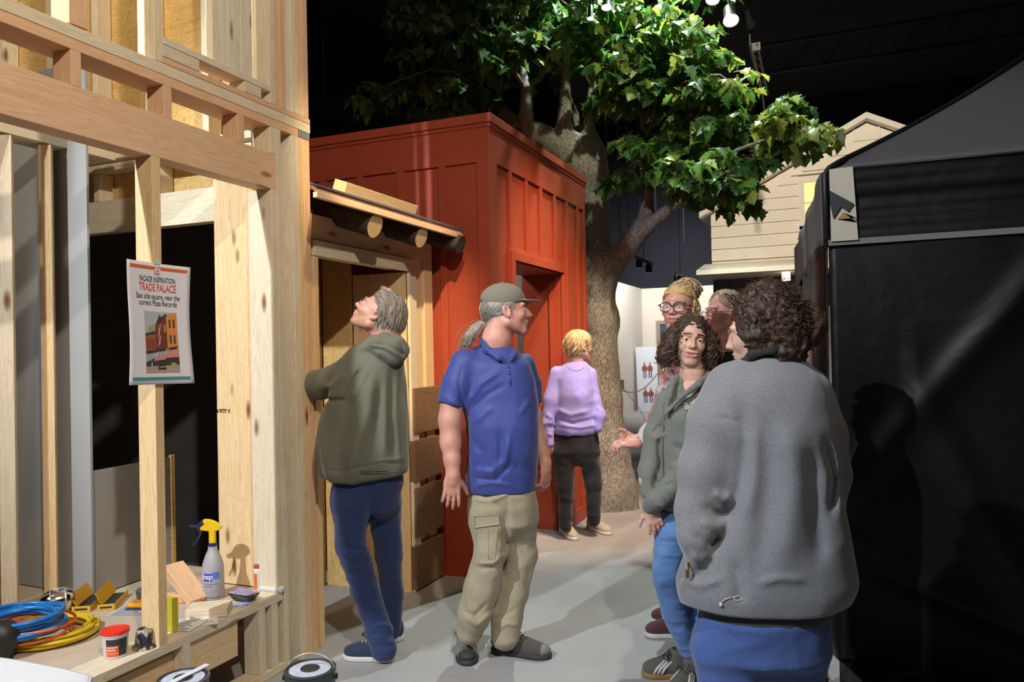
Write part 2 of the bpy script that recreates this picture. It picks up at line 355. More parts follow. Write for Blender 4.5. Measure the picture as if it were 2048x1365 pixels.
# bulkhead and display platform
pf = thing('display_platform', 'low plywood display platform with a pine sill and stud bulkhead', 'platform', (XF, 2.9, 0))
bb('sill_plate', XF-.14, XF, Y0, 2.97, .332, .370, PINE_P, pf)
bb('deck', -4.6, XF-.141, Y0, 3.2, .345, .364, plain('dusty_plywood_deck', (.50, .40, .29), .7, nz=.10, nscale=4), pf)
bb('bottom_plate', XF-TD, XF, Y0, 2.978, .001, .038, PINE_P, pf)
for a in ((382, 1330), (531, 1255), (556, 1240)):
    y = yx(*a); stud(y-.04, y, .039, .331, PINE_P, parent=pf)
y = yx(200, 1365); stud(y-.2, y-.16, .039, .331, PINE_P, parent=pf)
bb('blocking_board', XF-.06, XF-.022, yx(382, 1300)+.002, yx(483, 1240), .17, .325, PINE, pf)
bb('blocking_board', XF-.085, XF-.05, Y0, yx(382, 1300)-.045, .14, .30, PINE, pf)

# ------------------------------------------------------------------ red board and batten building
rb = thing('red_board_and_batten_building', 'red painted board and batten storefront box with an open doorway', 'building', (-2.02, 4.6, 0))
RX = -2.035; RY0 = 4.615; RY1 = 6.70; RH = 3.0; t = MB()
dy0, dy1, dz = 4.99, 6.03, 2.10                      # doorway
t.bx(RX-.12, RX, RY0, dy0-.02, 0, RH); t.bx(RX-.12, RX, dy1+.02, RY1, 0, RH); t.bx(RX-.12, RX, dy0-.02, dy1+.02, dz+.02, RH)
t.bx(-3.9, RX-.12, RY0, RY0+.12, 0, RH); t.bx(RX-1.2, RX-.12, RY1-.1, RY1, 0, RH)
t.build('wall', RED, rb)
t = MB()
F0 = RX+.018
def bat(y0, y1, z0, z1): t.bx(RX, F0, y0, y1, z0, z1)
bat(RY0-.018, 4.715, 0, RH); bat(RY1-.05, RY1+.012, 0, RH)
bat(4.715, RY1-.05, 2.72, 2.95); bat(RY0, 4.90, 0, .115); bat(6.10, RY1, 0, .115)
for a, b in ((4.93, 4.975), (5.243, 5.283), (5.535, 5.59), (5.857, 5.905), (6.161, 6.213), (6.463, 6.51)): bat(a, b, .115 if a > 6.1 else 2.19, 2.72)
t.build('batten', RED, rb, bevel=.002)
t = MB(); bat(4.90, dy0, 0, 2.19); bat(dy0, dy1, 2.105, 2.19); bat(dy1, 6.10, 0, 2.19)
for o_ in (0,): t.bx(RX, RX+.03, 4.915, 4.985, 0, 2.105); t.bx(RX, RX+.03, dy1+.012, 6.085, 0, 2.105); t.bx(RX, RX+.03, 4.915, 6.085, 2.105, 2.17)
t.build('door_casing', RED, rb, bevel=.002)
t = MB(); t.bx(RX-.34, RX-.005, dy1, dy1+.02, 0, dz+.01); t.bx(RX-.34, RX-.005, dy0-.02, dy0, 0, dz+.01); t.bx(RX-.34, RX-.005, dy0, dy1, dz, dz+.02); t.bx(RX-.10, RX-.07, dy1-.02, dy1, 0, dz)
t.build('door_jamb', RED, rb, bevel=.002)
t = MB(); SY = RY0-.018
def sb(x0, x1, z0, z1): t.bx(x0, min(x1, RX), SY, RY0, z0, z1)
sb(-2.113, F0, .115, RH); sb(-3.9, -2.113, 2.715, 2.94); sb(-3.9, F0, 0, .115)
for a, b in ((-2.395, -2.343), (-2.72, -2.66), (-3.036, -2.985), (-3.35, -3.29)): sb(a, b, .115, 2.715)
t.build('side_battens', RED, rb, bevel=.002)
t = MB(); t.bx(-3.9, F0+.02, SY-.02, RY1+.02, 2.965, 3.025); t.bx(-3.9, F0+.01, SY-.008, RY1+.012, 2.94, 2.966); t.build('cornice', RED, rb, bevel=.003)
t = MB(); t.bx(RX-1.7, RX-1.6, 4.8, 6.6, 0, 3.0); t.bx(RX-1.6, RX-.34, 6.55, 6.6, 0, 2.9); t.build('inner_wall', GREYW, rb)

# ------------------------------------------------------------------ log cabin front between them
XC = -2.43
lc = thing('log_cabin_front', 'unfinished cabin front with log rafters, rough plank siding and open doorway', 'cabin front', (XC, 3.9, 0))
bb('header', XC-.12, XC, 3.26, 4.44, 2.075, 2.20, PINE, lc); bb('header', XC-.12, XC-.004, 3.26, 4.29, 2.00, 2.073, PINE_P, lc)
bb('door_casing', XC, XC+.02, 3.26, 4.29, 1.985, 2.065, PINE_P, lc)
bb('door_casing', XC, XC+.02, 4.215, 4.30, 0, 1.984, PINE_P, lc)
bb('door_jamb', XC-.38, XC-.002, 4.19, 4.213, 0, 1.98, PINE, lc)
bb('door_jamb', XC-.14, XC+.012, 3.262, 3.30, 0, 1.984, PINE, lc)
bb('corner_stud', XC-.09, XC-.01, 4.34, 4.42, 0, 2.2, PINE, lc); bb('corner_stud', XC-.09, XC-.005, 4.45, 4.56, 0, 2.24, PINE, lc)
for z0, z1, e in ((.02, .52, 0), (.55, .905, .012), (.93, 1.215, -.01)[:3], (.0, .0, 0)):
    pass
for k, (z0, z1, e) in enumerate(((.0, .535, .0), (.575, .915, .015), (.945, 1.27-.08, .0), (1.215, 1.47, .01))):
    pass
rows = ((878, 1065, 878, 985), (878, 950, 878, 870), (878, 855, 877, 770))
zz = [PX(a, b, XC)[2] for a, b in ((878, 1150), (878, 1066), (878, 1052), (878, 958), (878, 946), (878, 868), (878, 856), (877, 770))]
for k in range(4):
    z0, z1 = max(0.001, zz[2*k]), zz[2*k+1]
    bb('plank', XC+.0, XC+.035, 4.212+.01*(k % 2), 4.585-.012*((k+1) % 2), z0, z1-.004, OAK, lc, bevel=.004)
bb('siding_spacer', XC-.05, XC-.001, 4.25, 4.335, 0, 1.25, PINE, lc)
# inside panels
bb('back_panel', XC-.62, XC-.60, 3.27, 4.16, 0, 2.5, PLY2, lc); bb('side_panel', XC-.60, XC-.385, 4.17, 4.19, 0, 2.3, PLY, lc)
# roof deck with shingle edge
ez0 = PX(625, 385, -2.2)[2]; m = MB()
R0, R1 = (-2.18, 2.98), (-2.18, 4.50)
def eave(mb, dx, y0, dz, th=.023):
    """corner of the eave running past the frame post, cut on a slant"""
    P = [(-2.18+dx, y0), (-2.18+dx, 3.2555), (-2.405, 3.2555)]; z = lambda x: 2.232+dz+(-2.18+dx-x)*.3578
    mb.add([(x, y, z(x)) for x, y in P]+[(x, y, z(x)+th) for x, y in P], [(0, 2, 1), (3, 4, 5), (0, 1, 4, 3), (1, 2, 5, 4), (2, 0, 3, 5)])
m.prism([(R0[0], 2.232), (R0[0], 2.255), (-3.2, 2.62), (-3.2, 2.597)], 1, 3.256, R1[1]); eave(m, 0, 2.955, 0); m.build('roof_deck', PINE_O, lc, bevel=.002)
m = MB(); m.prism([(R0[0]+.01, 2.257), (R0[0]+.01, 2.268), (-3.2, 2.634), (-3.2, 2.623)], 1, 3.256, R1[1]+.01); eave(m, .01, 2.95, .025, .011); m.build('shingle_layer', plain('grey_asphalt_shingle', (.10, .10, .12), .9, nz=.5, nscale=120), lc)
bb('fascia', R0[0]-.012, R0[0]+.012, 2.96, R1[1], 2.205, 2.231, PINE_O, lc)
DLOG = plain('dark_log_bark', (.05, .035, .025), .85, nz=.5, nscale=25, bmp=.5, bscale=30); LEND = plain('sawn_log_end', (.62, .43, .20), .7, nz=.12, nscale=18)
for y, x1, r, lit in ((3.50, -2.20, .068, 1), (4.0, -2.20, .065, 1), (4.44, -2.16, .06, 0)):  # unlit log end takes the dark bark colour, shade put into its material
    m = MB(); z1 = 2.232-r-.012; m.mi = 0
    m.tube([(x1-1.0, y, z1+.36), (x1-.5, y, z1+.18), (x1, y, z1)], [r, r*1.02, r*.97], 20)
    o = m.build('log_rafter', [DLOG, LEND], lc, auto=.7)
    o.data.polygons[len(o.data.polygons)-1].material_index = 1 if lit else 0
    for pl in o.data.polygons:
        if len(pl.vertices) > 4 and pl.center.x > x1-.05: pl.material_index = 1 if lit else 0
lb = MB(); 
q = thing('loose_beam', 'short bright pine beam lying on the cabin roof edge', 'beam', (-2.25, 3.6, 2.29))
board('beam', (-2.252, 3.62, 2.323), (.075, .72, .055), PINE, q, R=roty(math.atan2(.366, 1.02)))

# ------------------------------------------------------------------ white gabled house far right
hs = thing('white_gabled_house', 'white clapboard house front with gable roof and a glowing window', 'house', (-.5, 11, 0))
HW = plain('white_house_paint', (.74, .69, .62), .7, nz=.04, nscale=4); HY = 11.0
ap = (.49, 4.33); le = (-1.50, 3.32); re = (2.48, 3.32)
m = MB(); m.prism([(le[0], 2.62), (re[0], 2.62), re, ap, le], 1, HY+.03, HY+.12); m.build('gable_wall', HW, hs)
m = MB(); z = 2.66; k = 0
wx0, wx1, wz0, wz1 = -.28, .10, 3.05, 3.63
while z < 4.2:
    def half(zz): return (ap[1]-zz)/(ap[1]-le[1])
    h = min(1, half(z+.15)); x0 = ap[0]-(ap[0]-le[0])*h; x1 = ap[0]+(re[0]-ap[0])*h
    segs = [(x0, x1)] if z+.16 < wz0-.12 or z > wz1+.1 else [(x0, wx0-.07), (wx1+.07, x1)]
    for a, b in segs:
        if b > a+.03: m.prism([(HY+.008, z), (HY-.012+.008, z), (HY+.02, z+.163), (HY+.03, z+.163), (HY+.03, z)], 0, a, b)
    z += .160
m.build('clapboard', HW, hs)
m = MB()
for s, e in ((-1, (le[0]-.14, 3.27)), (1, (re[0]+.14, 3.27))):
    m.prism([(ap[0], ap[1]+.02), (ap[0], ap[1]+.10), (e[0], e[1]+.06), (e[0], e[1]-.02)][::s], 1, HY-.14, HY+.9)
m.build('roof', plain('white_rake_board', (.72, .68, .62), .7), hs, bevel=.004)
m = MB(); m.mi = 0
m.bx(wx0-.07, wx0, HY-.02, HY+.03, wz0-.05, wz1+.05); m.bx(wx1, wx1+.07, HY-.02, HY+.03, wz0-.05, wz1+.05)
m.bx(wx0-.07, wx1+.07, HY-.025, HY+.03, wz1, wz1+.07); m.bx(wx0-.10, wx1+.1, HY-.05, HY+.03, wz0-.16, wz0-.13); m.bx(wx0-.07, wx1+.07, HY-.02, HY+.03, wz0-.06, wz0)
m.bx(wx0-.16, wx1+.16, HY-.03, HY+.03, wz1+.10, wz1+.12)
wf = m.build('window', HW, hs, bevel=.002)
m = MB(); m.bx(wx0, wx1, HY+.012, HY+.02, wz0, wz1)
def glow(name, c, s, bot=None):
    mt, nt, b = newmat(name); b.inputs['Base Color'].default_value = (*c, 1); b.inputs['Emission Color'].default_value = (*c, 1); b.inputs['Emission Strength'].default_value = s; return mt
m.build('window_pane', glow('warm_lit_window', (1.0, .50, .20), .9), wf)
m = MB(); m.bx(wx0, wx1, HY-.004, HY+.011, 3.345, 3.365); m.build('meeting_rail', HW, wf)
m = MB(); m.prism([(HY+.03, 2.62), (HY-.02, 2.62), (HY-.75, 2.47), (HY-.75, 2.41), (HY+.03, 2.41)], 0, le[0]-.10, re[0]); m.build('porch_roof', HW, hs, bevel=.003)
m = MB(); m.bx(le[0], re[0], HY+.1, HY+.2, 0, 2.41)
for k in range(9): m.bx(le[0]+k*.25, le[0]+k*.25+.012, HY+.085, HY+.1, 0, 2.41)
m.build('porch_wall', plain('grey_porch_boarding', (.14, .13, .12), .8), hs)
m = MB(); m.bx(-.56, -.46, HY-.55, HY-.42, 2.30, 2.40); m.build('porch_lamp', glow('small_lamp_glow', (1, .9, .75), 1.2), hs)
m = MB(); m.bx(-.45, -.25, HY+.05, HY+.09, 1.0, 2.2); m.build('lit_porch_window', glow('amber_window_glow', (1.0, .55, .12), .9), hs)

# ------------------------------------------------------------------ things by the far white wall
m = thing('leaning_figure_panel', 'narrow white panel with two rows of small figures leaning against the far wall', 'panel', G(1292, 818))
a, b = G(1276, 823), G(1318, 823); 
def lp(u, v, off=0.):   # u 0..1 across, v height 0..1
    p = a+(b-a)*u; p = p+np.array([-.06*v, .16*v, 1.50*v]); return p+np.array([.0, -off, 0])
q = MB(); q.add([lp(0, 0), lp(1, 0), lp(1, 1), lp(0, 1)]+[x+np.array([0, .05, 0]) for x in (lp(0, 0), lp(1, 0), lp(1, 1), lp(0, 1))], [(0, 1, 2, 3), (7, 6, 5, 4), (0, 4, 5, 1), (1, 5, 6, 2), (2, 6, 7, 3), (3, 7, 4, 0)])
q.build('panel', plain('pale_blue_white_panel', (.62, .68, .80), .5), m)
for row, (v0, h) in enumerate(((.50, .26), (.12, .24))):
    for cx in (.40, .66):
        q = MB()
        for (du, dv, w_, hh) in ((0, .80, .04, .20), (0, .45, .12, .36), (-.05, .05, .04, .42), (.05, .05, .04, .42), (-.1, .5, .04, .22), (.1, .5, .04, .22)):
            q.mi = 0 if dv > .3 else 1
            q.quad(lp(cx+du-w_/1.6, v0+dv*h, .006), lp(cx+du+w_/1.6, v0+dv*h, .006), lp(cx+du+w_/1.6, v0+(dv+hh)*h, .006), lp(cx+du-w_/1.6, v0+(dv+hh)*h, .006))
        q.build('printed_figure', [plain('rust_print', (.25, .07, .04), .7), plain('slate_print', (.05, .08, .18), .7)], m)
p = G(1352, 822); m = MB(); m.tube([(p[0], p[1]-1.5, 0), (p[0], p[1]-1.5, .02)], .14, 20); m.tube([(p[0], p[1]-1.5, .02), (p[0], p[1]-1.5, 1.05)], .03, 12)
BR = plain('aged_brass', (.40, .28, .08), .35, .9); tag(m.build('rope_stanchion', BR), 'brass rope stanchion near the leaning panel', 'stanchion')
m = MB(); q0 = np.array([p[0]-.05, p[1]-1.5, .98]); q1 = D(1238, 780, 16.0)
m.tube([q0+(q1-q0)*t_+np.array([0, 0, -.22*math.sin(PI*t_)]) for t_ in np.linspace(0, 1, 14)], .012, 6); tag(m.build('barrier_rope', plain('tan_rope', (.35, .22, .12), .8)), 'thin tan barrier rope hanging from the brass stanchion', 'rope')
m = MB(); s0 = D(1242, 770, 15.5); m.box(s0, (.12, .04, .2)); m.tube([s0, s0+np.array([.35, 0, -.45]), np.array([s0[0]+.5, s0[1], .002]), np.array([s0[0]+.8, s0[1], .002])], .008, 5)
tag(m.build('hanging_info_card', plain('white_card', (.7, .7, .7), .6)), 'tiny white card with a cord beside the tree trunk, far back', 'card')
fm = thing('dark_framed_doorway', 'dark blue opening in a thin tan frame on the far white wall', 'doorway', PY(1345, 800, 19.08))
x0, x1 = PY(1313, 640, 19.08)[0], PY(1313, 640, 19.08)[0]+1.5; zt = PY(1313, 642, 19.08)[2]
q = MB(); q.bx(x0, x0+.09, 19.04, 19.095, 0, zt-.09); q.bx(x0, x1, 19.04, 19.095, zt-.09, zt); q.bx(x1-.09, x1, 19.04, 19.095, 0, zt-.09); q.build('frame', plain('tan_frame', (.30, .24, .17), .6), fm)
q = MB(); q.bx(x0+.09, x1-.09, 19.07, 19.095, 0, zt-.09); q.build('dark_panel', plain('dark_blue_panel', (.03, .05, .12), .5), fm)

# ------------------------------------------------------------------ black canopy tent (right)
TENT = None
def tentmat(name, col, rough, wr=.5):
    mt, nt, b = newmat(name); mp = mapping(nt, (1, 1, 1)); b.inputs['Base Color'].default_value = (*col, 1); b.inputs['Roughness'].default_value = rough
    n = noise(nt, mp, 1.6, 4, .5, .5); bump(nt, b, n.outputs[0], wr, .04); b.inputs['Specular IOR Level'].default_value = .3; return mt
TB = tentmat('black_tent_fabric', (.0025, .0024, .0028), .42); TG = tentmat('grey_canopy_fabric', (.10, .098, .10), .6, .4)
TT = plain('cream_fabric_panel', (.50, .44, .34), .7, nz=.06, nscale=5)
C0 = np.array([0.0, 3.94, 0]); th = math.radians(4.5)
fx = np.array([math.cos(-.0), math.sin(0.0), 0]); sd = np.array([-math.sin(th), math.cos(th), 0])    # front runs +X, side runs back
tn = thing('black_canopy_tent', 'black pop-up canopy tent with side walls and grey roof', 'tent', C0)
def TP(u, v, z): return C0+fx*u+sd*v+np.array([0, 0, z])
TS = 3.0
def sheet(name, f, nu, nv, mat, par=tn, th_=.004):
    vs = [f(i/nu, j/nv) for j in range(nv+1) for i in range(nu+1)]
    fs = [(j*(nu+1)+i, j*(nu+1)+i+1, (j+1)*(nu+1)+i+1, (j+1)*(nu+1)+i) for j in range(nv) for i in range(nu)]
    o = pyd(name, vs, fs, mat, par, smooth=True)
    sm = o.modifiers.new('s', 'SOLIDIFY'); sm.thickness = th_; return o
def vn(u, v, s): return math.sin(u*s*1.7+v*2.1)*.5+math.sin(u*s*.6-v*s*.9+1.3)*.5
def frontwall(u, v):
    z = 1.972*v; out = .012*vn(u*3, v*2, 4)+.02*(1-v)*math.sin(u*7+v*2)
    d = abs((v-.42)-(u*1.9-.05)); out += .022*math.exp(-(d/.05)**2)*(1 if u < .35 else math.exp(-(u-.35)*20))
    d2 = abs((v-.70)-(-(u-.10)*3.4)); out += .015*math.exp(-(d2/.08)**2)*(1 if .1 < u < .4 else .1)
    d3 = abs(v-(.27-u*.62)); out += .03*math.exp(-(d3/.03)**2)
    return TP(u*TS, 0, max(z, .003))-np.array([0, out+.02, 0])
sheet('front_wall', frontwall, 90, 70, TB)
def skirt(u, v):
    return TP(u*TS, 0, .004)+np.array([0, -.02-.42*v*(1-.1*math.sin(u*9)), .02*abs(math.sin(u*5+v*3))*(1-v)])
sheet('ground_skirt', skirt, 60, 10, TB)
def sidewall(u, v):
    z = max(1.95*v, .003); out = .02*math.sin(u*22+math.sin(v*3))*(1-v*.4)+.13*math.exp(-u*3)*(1-math.exp(-u*14))*(1-abs(v-.55)*1.2)
    return TP(0, u*TS, z)+np.array([-out, 0, 0])
sheet('side_wall', sidewall, 70, 30, TB)
def valance(u, v): return TP(u*TS, 0, 1.945+v*.345)-np.array([0, .035+.006*math.sin(v*9+u*3)+.004*math.sin(v*30), 0])
sheet('valance', valance, 40, 16, TB)
sheet('side_valance', lambda u, v: TP(0, u*TS, 1.945+v*.345)+np.array([-.02-.008*math.sin(u*20), 0, 0]), 30, 6, TG)
m = MB(); m.prism([(.0, 0), (.0, .335), (.10, .338), (.115, 0)], 1, -.008, 0); o = m.build('cream_corner_panel', TT, tn); o.data.transform(Matrix.Translation((C0[0]+.012, C0[1]-.05, 1.953)))
m = MB(); m.prism([(.0, .17), (.0, .235), (.10, .165), (.075, .13), (.045, .155), (.012, .105)], 1, -.02, -.009); o = m.build('corner_bracket_strap', plain('black_strap', (.01, .01, .012), .5), tn); o.data.transform(Matrix.Translation((C0[0]+.012, C0[1]-.05, 1.953)))
m = MB(); m.prism([(.03, .10), (.055, .13), (.11, .08), (.11, .10), (.06, .15), (.01, .08)][:4], 1, -.012, -.009); o = m.build('tan_strap', plain('tan_strap', (.30, .19, .07), .7), tn); o.data.transform(Matrix.Translation((C0[0]+.012, C0[1]-.05, 1.953)))
m = MB(); m.bx(C0[0]+.0, C0[0]+TS, C0[1]-.046, C0[1]-.038, 1.935, 1.962); m.build('hem_tape', plain('grey_hem_tape', (.16, .15, .13), .7), tn)
pk = TP(TS/2, TS/2, 3.35)
def roof(face):
    A, B = {0: ((0, 0), (TS, 0)), 1: ((0, 0), (0, TS)), 2: ((TS, 0), (TS, TS)), 3: ((0, TS), (TS, TS))}[face]
    def f(u, v):
        e = TP(A[0]+(B[0]-A[0])*u, A[1]+(B[1]-A[1])*u, 2.29); p = e*(1-v)+pk*v; sag = -.10*math.sin(PI*v)*(1-.3*abs(2*u-1)); p = p+np.array([0, 0, sag*.6]); return p+np.array([0, -.035*(1-v), .008*math.sin(u*26)*v*(1-v)])
    return sheet('roof_panel', f, 40, 24, TG)
for k in range(4): roof(k)
m = MB(); m.tube([TP(-.01, -.035, 1.93), TP(-.012, -.035, 2.27), TP(.01, -.03, 2.30), TP(.05, -.01, 2.325)]+[TP(0, 0, 2.29)*(1-v)+pk*v+np.array([0, -.03, .012-.06*math.sin(PI*v)]) for v in np.linspace(.06, 1, 14)], .014, 8)
m.tube([TP(-.01, -.03, 2.29), TP(.9, -.04, 2.285), TP(TS, -.035, 2.29)], .006, 6); m.build('edge_binding', plain('black_binding', (.008, .008, .009), .5), tn, smooth=True)
for (u, v) in ((.03, .03), (TS-.03, .03), (.03, TS-.03), (TS-.03, TS-.03)):
    m = MB(); c = TP(u, v, 0); m.bx(c[0]-.018, c[0]+.018, c[1]-.018, c[1]+.018, .002, 2.26); m.build('leg', DARKMETAL, tn)

# ------------------------------------------------------------------ lamps
def lamp_head(px, py, dep, aim, r, L, em, label, cable=True):
    c = D(px, py, dep); t_ = thing('stage_spotlight', label, 'spotlight', c); a = np.array(aim, float)-c; a /= np.linalg.norm(a)
    q = Vector((0, 0, 1)).rotation_difference(Vector(a.tolist())).to_matrix(); R = np.array(q)
    m = MB(); m.lathe(c, [(r*.5, -L), (r*.75, -L*.9), (r*.8, -L*.3), (r*1.05, 0), (r*.98, 0), (r*.7, -L*.25)], 24, R, True, False); m.build('housing', DARKMETAL, t_, auto=.6)
    m = MB(); m.lathe(c, [(.001, -.015), (r*.9, -.015), (r*.93, -.008), (.001, -.004)], 24, R); m.build('lens', glow('lamp_lens', (1.0, .95, .84), em), t_)
    m = MB(); m.tube([c-a*L*.5+np.array([0, 0, .02]), c-a*L*.5+np.array([0, 0, r+.12]), c-a*L*.5+np.array([0, 0, 7.2-c[2]])], .008, 6); m.build('hanger', DARKMETAL, t_)
lamp_head(1425, 1, 5.9, D(1380, 420, 5.2), .052, .18, 14, 'round glowing spotlight above the right side of the tree')
lamp_head(1462, 42, 5.9, D(1520, 420, 4.9), .060, .16, 12, 'tilted spotlight seen edge-on at the top right of the tree')
lamp_head(1213, 16, 6.25, D(1200, 300, 5.9), .042, .16, 18, 'bright white spotlight glaring through the upper leaves')
lamp_head(1181, 38, 6.3, D(1180, 300, 6.0), .028, .13, 18, 'small white spotlight glinting left of the bright one in the leaves')
lamp_head(1500, 50, 7.9, D(1560, 200, 9.0), .05, .2, 0, 'unlit black spotlight hanging right of the glowing ones')
def track(a, b, label):
    a, b = np.array(a), np.array(b); t_ = thing('track_light_bar', label, 'track light', a); m = MB(); m.tube([a, b], .03, 8); m.build('bar', plain('grey_track', (.2, .2, .22), .5), t_)
    for k in (.2, .8):
        p = a+(b-a)*k; m = MB(); m.lathe(p+np.array([0, 0, -.16]), [(.05, 0), (.055, .12), (.02, .15)], 12); m.build('lamp_head', DARKMETAL, t_)
    m = MB(); m.tube([(a+b)/2, np.array([*((a+b)/2)[:2], 7.2])], .006, 5); m.build('hanger', DARKMETAL, t_)
track(D(1272, 514, 13.2), D(1304, 529, 12.6), 'grey track light bar hanging just right of the tree trunk')
track(D(1349, 545, 13.2), D(1372, 556, 12.7), 'small grey track light bar nearer the white house')
cb = thing('hanging_truss_arm', 'black lighting arm hanging down beside the tree crown', 'lighting arm', D(1520, 180, 8.0))
m = MB(); a, b = D(1500, 90, 8.0), D(1525, 190, 8.0); m.tube([a, b], .018, 6); m.tube([a+np.array([.07, 0, 0]), b+np.array([.05, 0, 0])], .012, 6)
for k in range(6): q_ = a+(b-a)*k/6; m.tube([q_, q_+(b-a)/6+np.array([.06, 0, 0])], .008, 4)
m.tube([b, D(1530, 230, 8.0)], .01, 6); m.tube([a, np.array([a[0], a[1], 7.2])], .008, 5); m.box(D(1512, 95, 8.0), (.09, .06, .08)); m.build('arm', DARKMETAL, cb)
# ------------------------------------------------------------------ smooth solid modelling: distance fields meshed with surface nets
_L = RNG.random((24, 24, 24)).astype(np.float32)
def vnoise(P):
    I = np.floor(P).astype(np.int32); F_ = P-I; F_ = F_*F_*(3-2*F_); out = 0
    for a in (0, 1):
        wa = F_[:, 0] if a else 1-F_[:, 0]
        for b in (0, 1):
            wb = F_[:, 1] if b else 1-F_[:, 1]
            for c in (0, 1):
                wc = F_[:, 2] if c else 1-F_[:, 2]
                out = out+_L[(I[:, 0]+a) % 24, (I[:, 1]+b) % 24, (I[:, 2]+c) % 24]*wa*wb*wc
    return out*2-1
def smin(a, b, k):
    if k <= 0: return np.minimum(a, b)
    h = np.clip(.5+.5*(b-a)/k, 0, 1); return b*(1-h)+a*h-k*h*(1-h)
def smax(a, b, k): return -smin(-a, -b, k)
def A3(p): return np.array(p, dtype=np.float32)
def cone(a, b, r1, r2):
    a, b = A3(a), A3(b); ba = b-a; L = float(ba.dot(ba))+1e-9
    def f(P):
        pa = P-a; h = np.clip(pa @ ba/L, 0, 1); q = pa-h[:, None]*ba; return np.sqrt((q*q).sum(1))-(r1+(r2-r1)*h)
    return f
def chain(pts, rs, k=.01):
    fs = [cone(pts[i], pts[i+1], rs[i], rs[i+1]) for i in range(len(pts)-1)]
    def f(P):
        d = fs[0](P)
        for g in fs[1:]: d = smin(d, g(P), k)
        return d
    return f
def ell(c, r, R=None):
    c = A3(c); r = A3(r); Rm = None if R is None else A3(R)
    def f(P):
        q = P-c
        if Rm is not None: q = q @ Rm      # columns of R are the ellipsoid's axes
        k0 = np.sqrt(((q/r)**2).sum(1)); k1 = np.sqrt(((q/(r*r))**2).sum(1))+1e-9; return k0*(k0-1)/k1
    return f
def U(k, *fs):
    def f(P):
        d = fs[0](P)
        for g in fs[1:]: d = smin(d, g(P), k)
        return d
    return f
def sub(f, g, k=.004): return lambda P: smax(f(P), -g(P), k)
def clip(f, n, o, k=0):
    """keep the side the normal n points away from"""
    n = A3(n)/np.linalg.norm(n); o = A3(o)
    def h(P):
        d = f(P); e = (P-o) @ n; return smax(d, e, k) if k else np.maximum(d, e)
    return h
def wrinkle(f, amp, scale, seed=0, w=2):
    """cloth folds: ridged noise, scale = (sx, sy, sz) cycles per metre"""
    s = A3(scale)
    def g(P):
        d = f(P); m = np.abs(d) < .06; 
        if m.any():
            Q = P[m]*s+seed*7.31; n = vnoise(Q+.35*vnoise(Q*.5+3.3)[:, None])
            d = d.copy(); d[m] += amp*(np.abs(n)*w-.6)+amp*.35*vnoise(Q*2.3+5)
        return d
    return g
def crease(f, fig, pts, rpx, amp, far=False):
    """cloth fold: ridge (amp > 0) or groove (amp < 0) running along a line on the near side of the garment"""
    a = [A3(fig.J(p[0], p[1], 0)) for p in pts]; dv = A3(sum(a)/len(a)-CP); dv /= np.linalg.norm(dv); r = fig.r(rpx); d0 = fig.d0
    def flat(P): return P-(P @ dv)[:, None]*dv
    aa = [flat(q[None])[0] for q in a]; nseg = len(aa)-1
    def g(P):
        d = f(P); m = (np.abs(d) < .06) & (((P-A3(CP)) @ A3(CF)) < d0+.02)
        if m.any():
            Q = flat(P[m]); best = np.full(len(Q), 9., np.float32); tt = np.zeros(len(Q), np.float32)
            for i in range(nseg):
                ba = aa[i+1]-aa[i]; h = np.clip((Q-aa[i]) @ ba/(ba.dot(ba)+1e-9), 0, 1); e = Q-aa[i]-h[:, None]*ba; e = np.sqrt((e*e).sum(1)); k = e < best; best[k] = e[k]; tt[k] = ((i+h)/nseg)[k]
            env = np.clip(np.minimum(tt, 1-tt)*5+.15, 0, 1); d = d.copy(); d[m] -= amp*np.exp(-(best/r)**2)*env
        return d
    return g
def creases(f, fig, L):
    for pts, r, a in L: f = crease(f, fig, pts, r, a)
    return f
def loft(rows, n=2.0, k=.02):
    """rows of (centre xyz, half-width along camera-right, half-depth along camera-forward); z is the height coordinate"""
    rows = sorted(rows, key=lambda r: r[0][2]); Z = np.array([r[0][2] for r in rows], dtype=np.float32)
    ux = A3([CR[0], CR[1], 0]); ux /= np.linalg.norm(ux); uy = A3([-ux[1], ux[0], 0])
    cx = np.array([A3(r[0]).dot(ux) for r in rows]); cy = np.array([A3(r[0]).dot(uy) for r in rows]); a = np.array([r[1] for r in rows]); b = np.array([r[2] for r in rows])
    zz = np.linspace(Z[0], Z[-1], 160)
    def sm(v):
        w = np.interp(zz, Z, v); kk = np.ones(9)/9; return np.convolve(np.pad(w, 4, mode='edge'), kk, 'valid')
    cx, cy, a, b = sm(cx), sm(cy), sm(a), sm(b)
    def f(P):
        z = P[:, 2]; X = P @ ux-np.interp(z, zz, cx); Y = P @ uy-np.interp(z, zz, cy); ia = np.interp(z, zz, a); ib = np.interp(z, zz, b)
        e = (np.abs(X/ia)**n+np.abs(Y/ib)**n)**(1/n); mn = np.minimum(ia, ib)
        gx = np.abs(X/ia); t = gx/(e+1e-6)
        d = (e-1)*(mn*(1-t*t)+ia*t*t*np.minimum(1, 1))*.9
        return smax(smax(d, Z[0]-z, k), z-Z[-1], k).astype(np.float32)
    return f
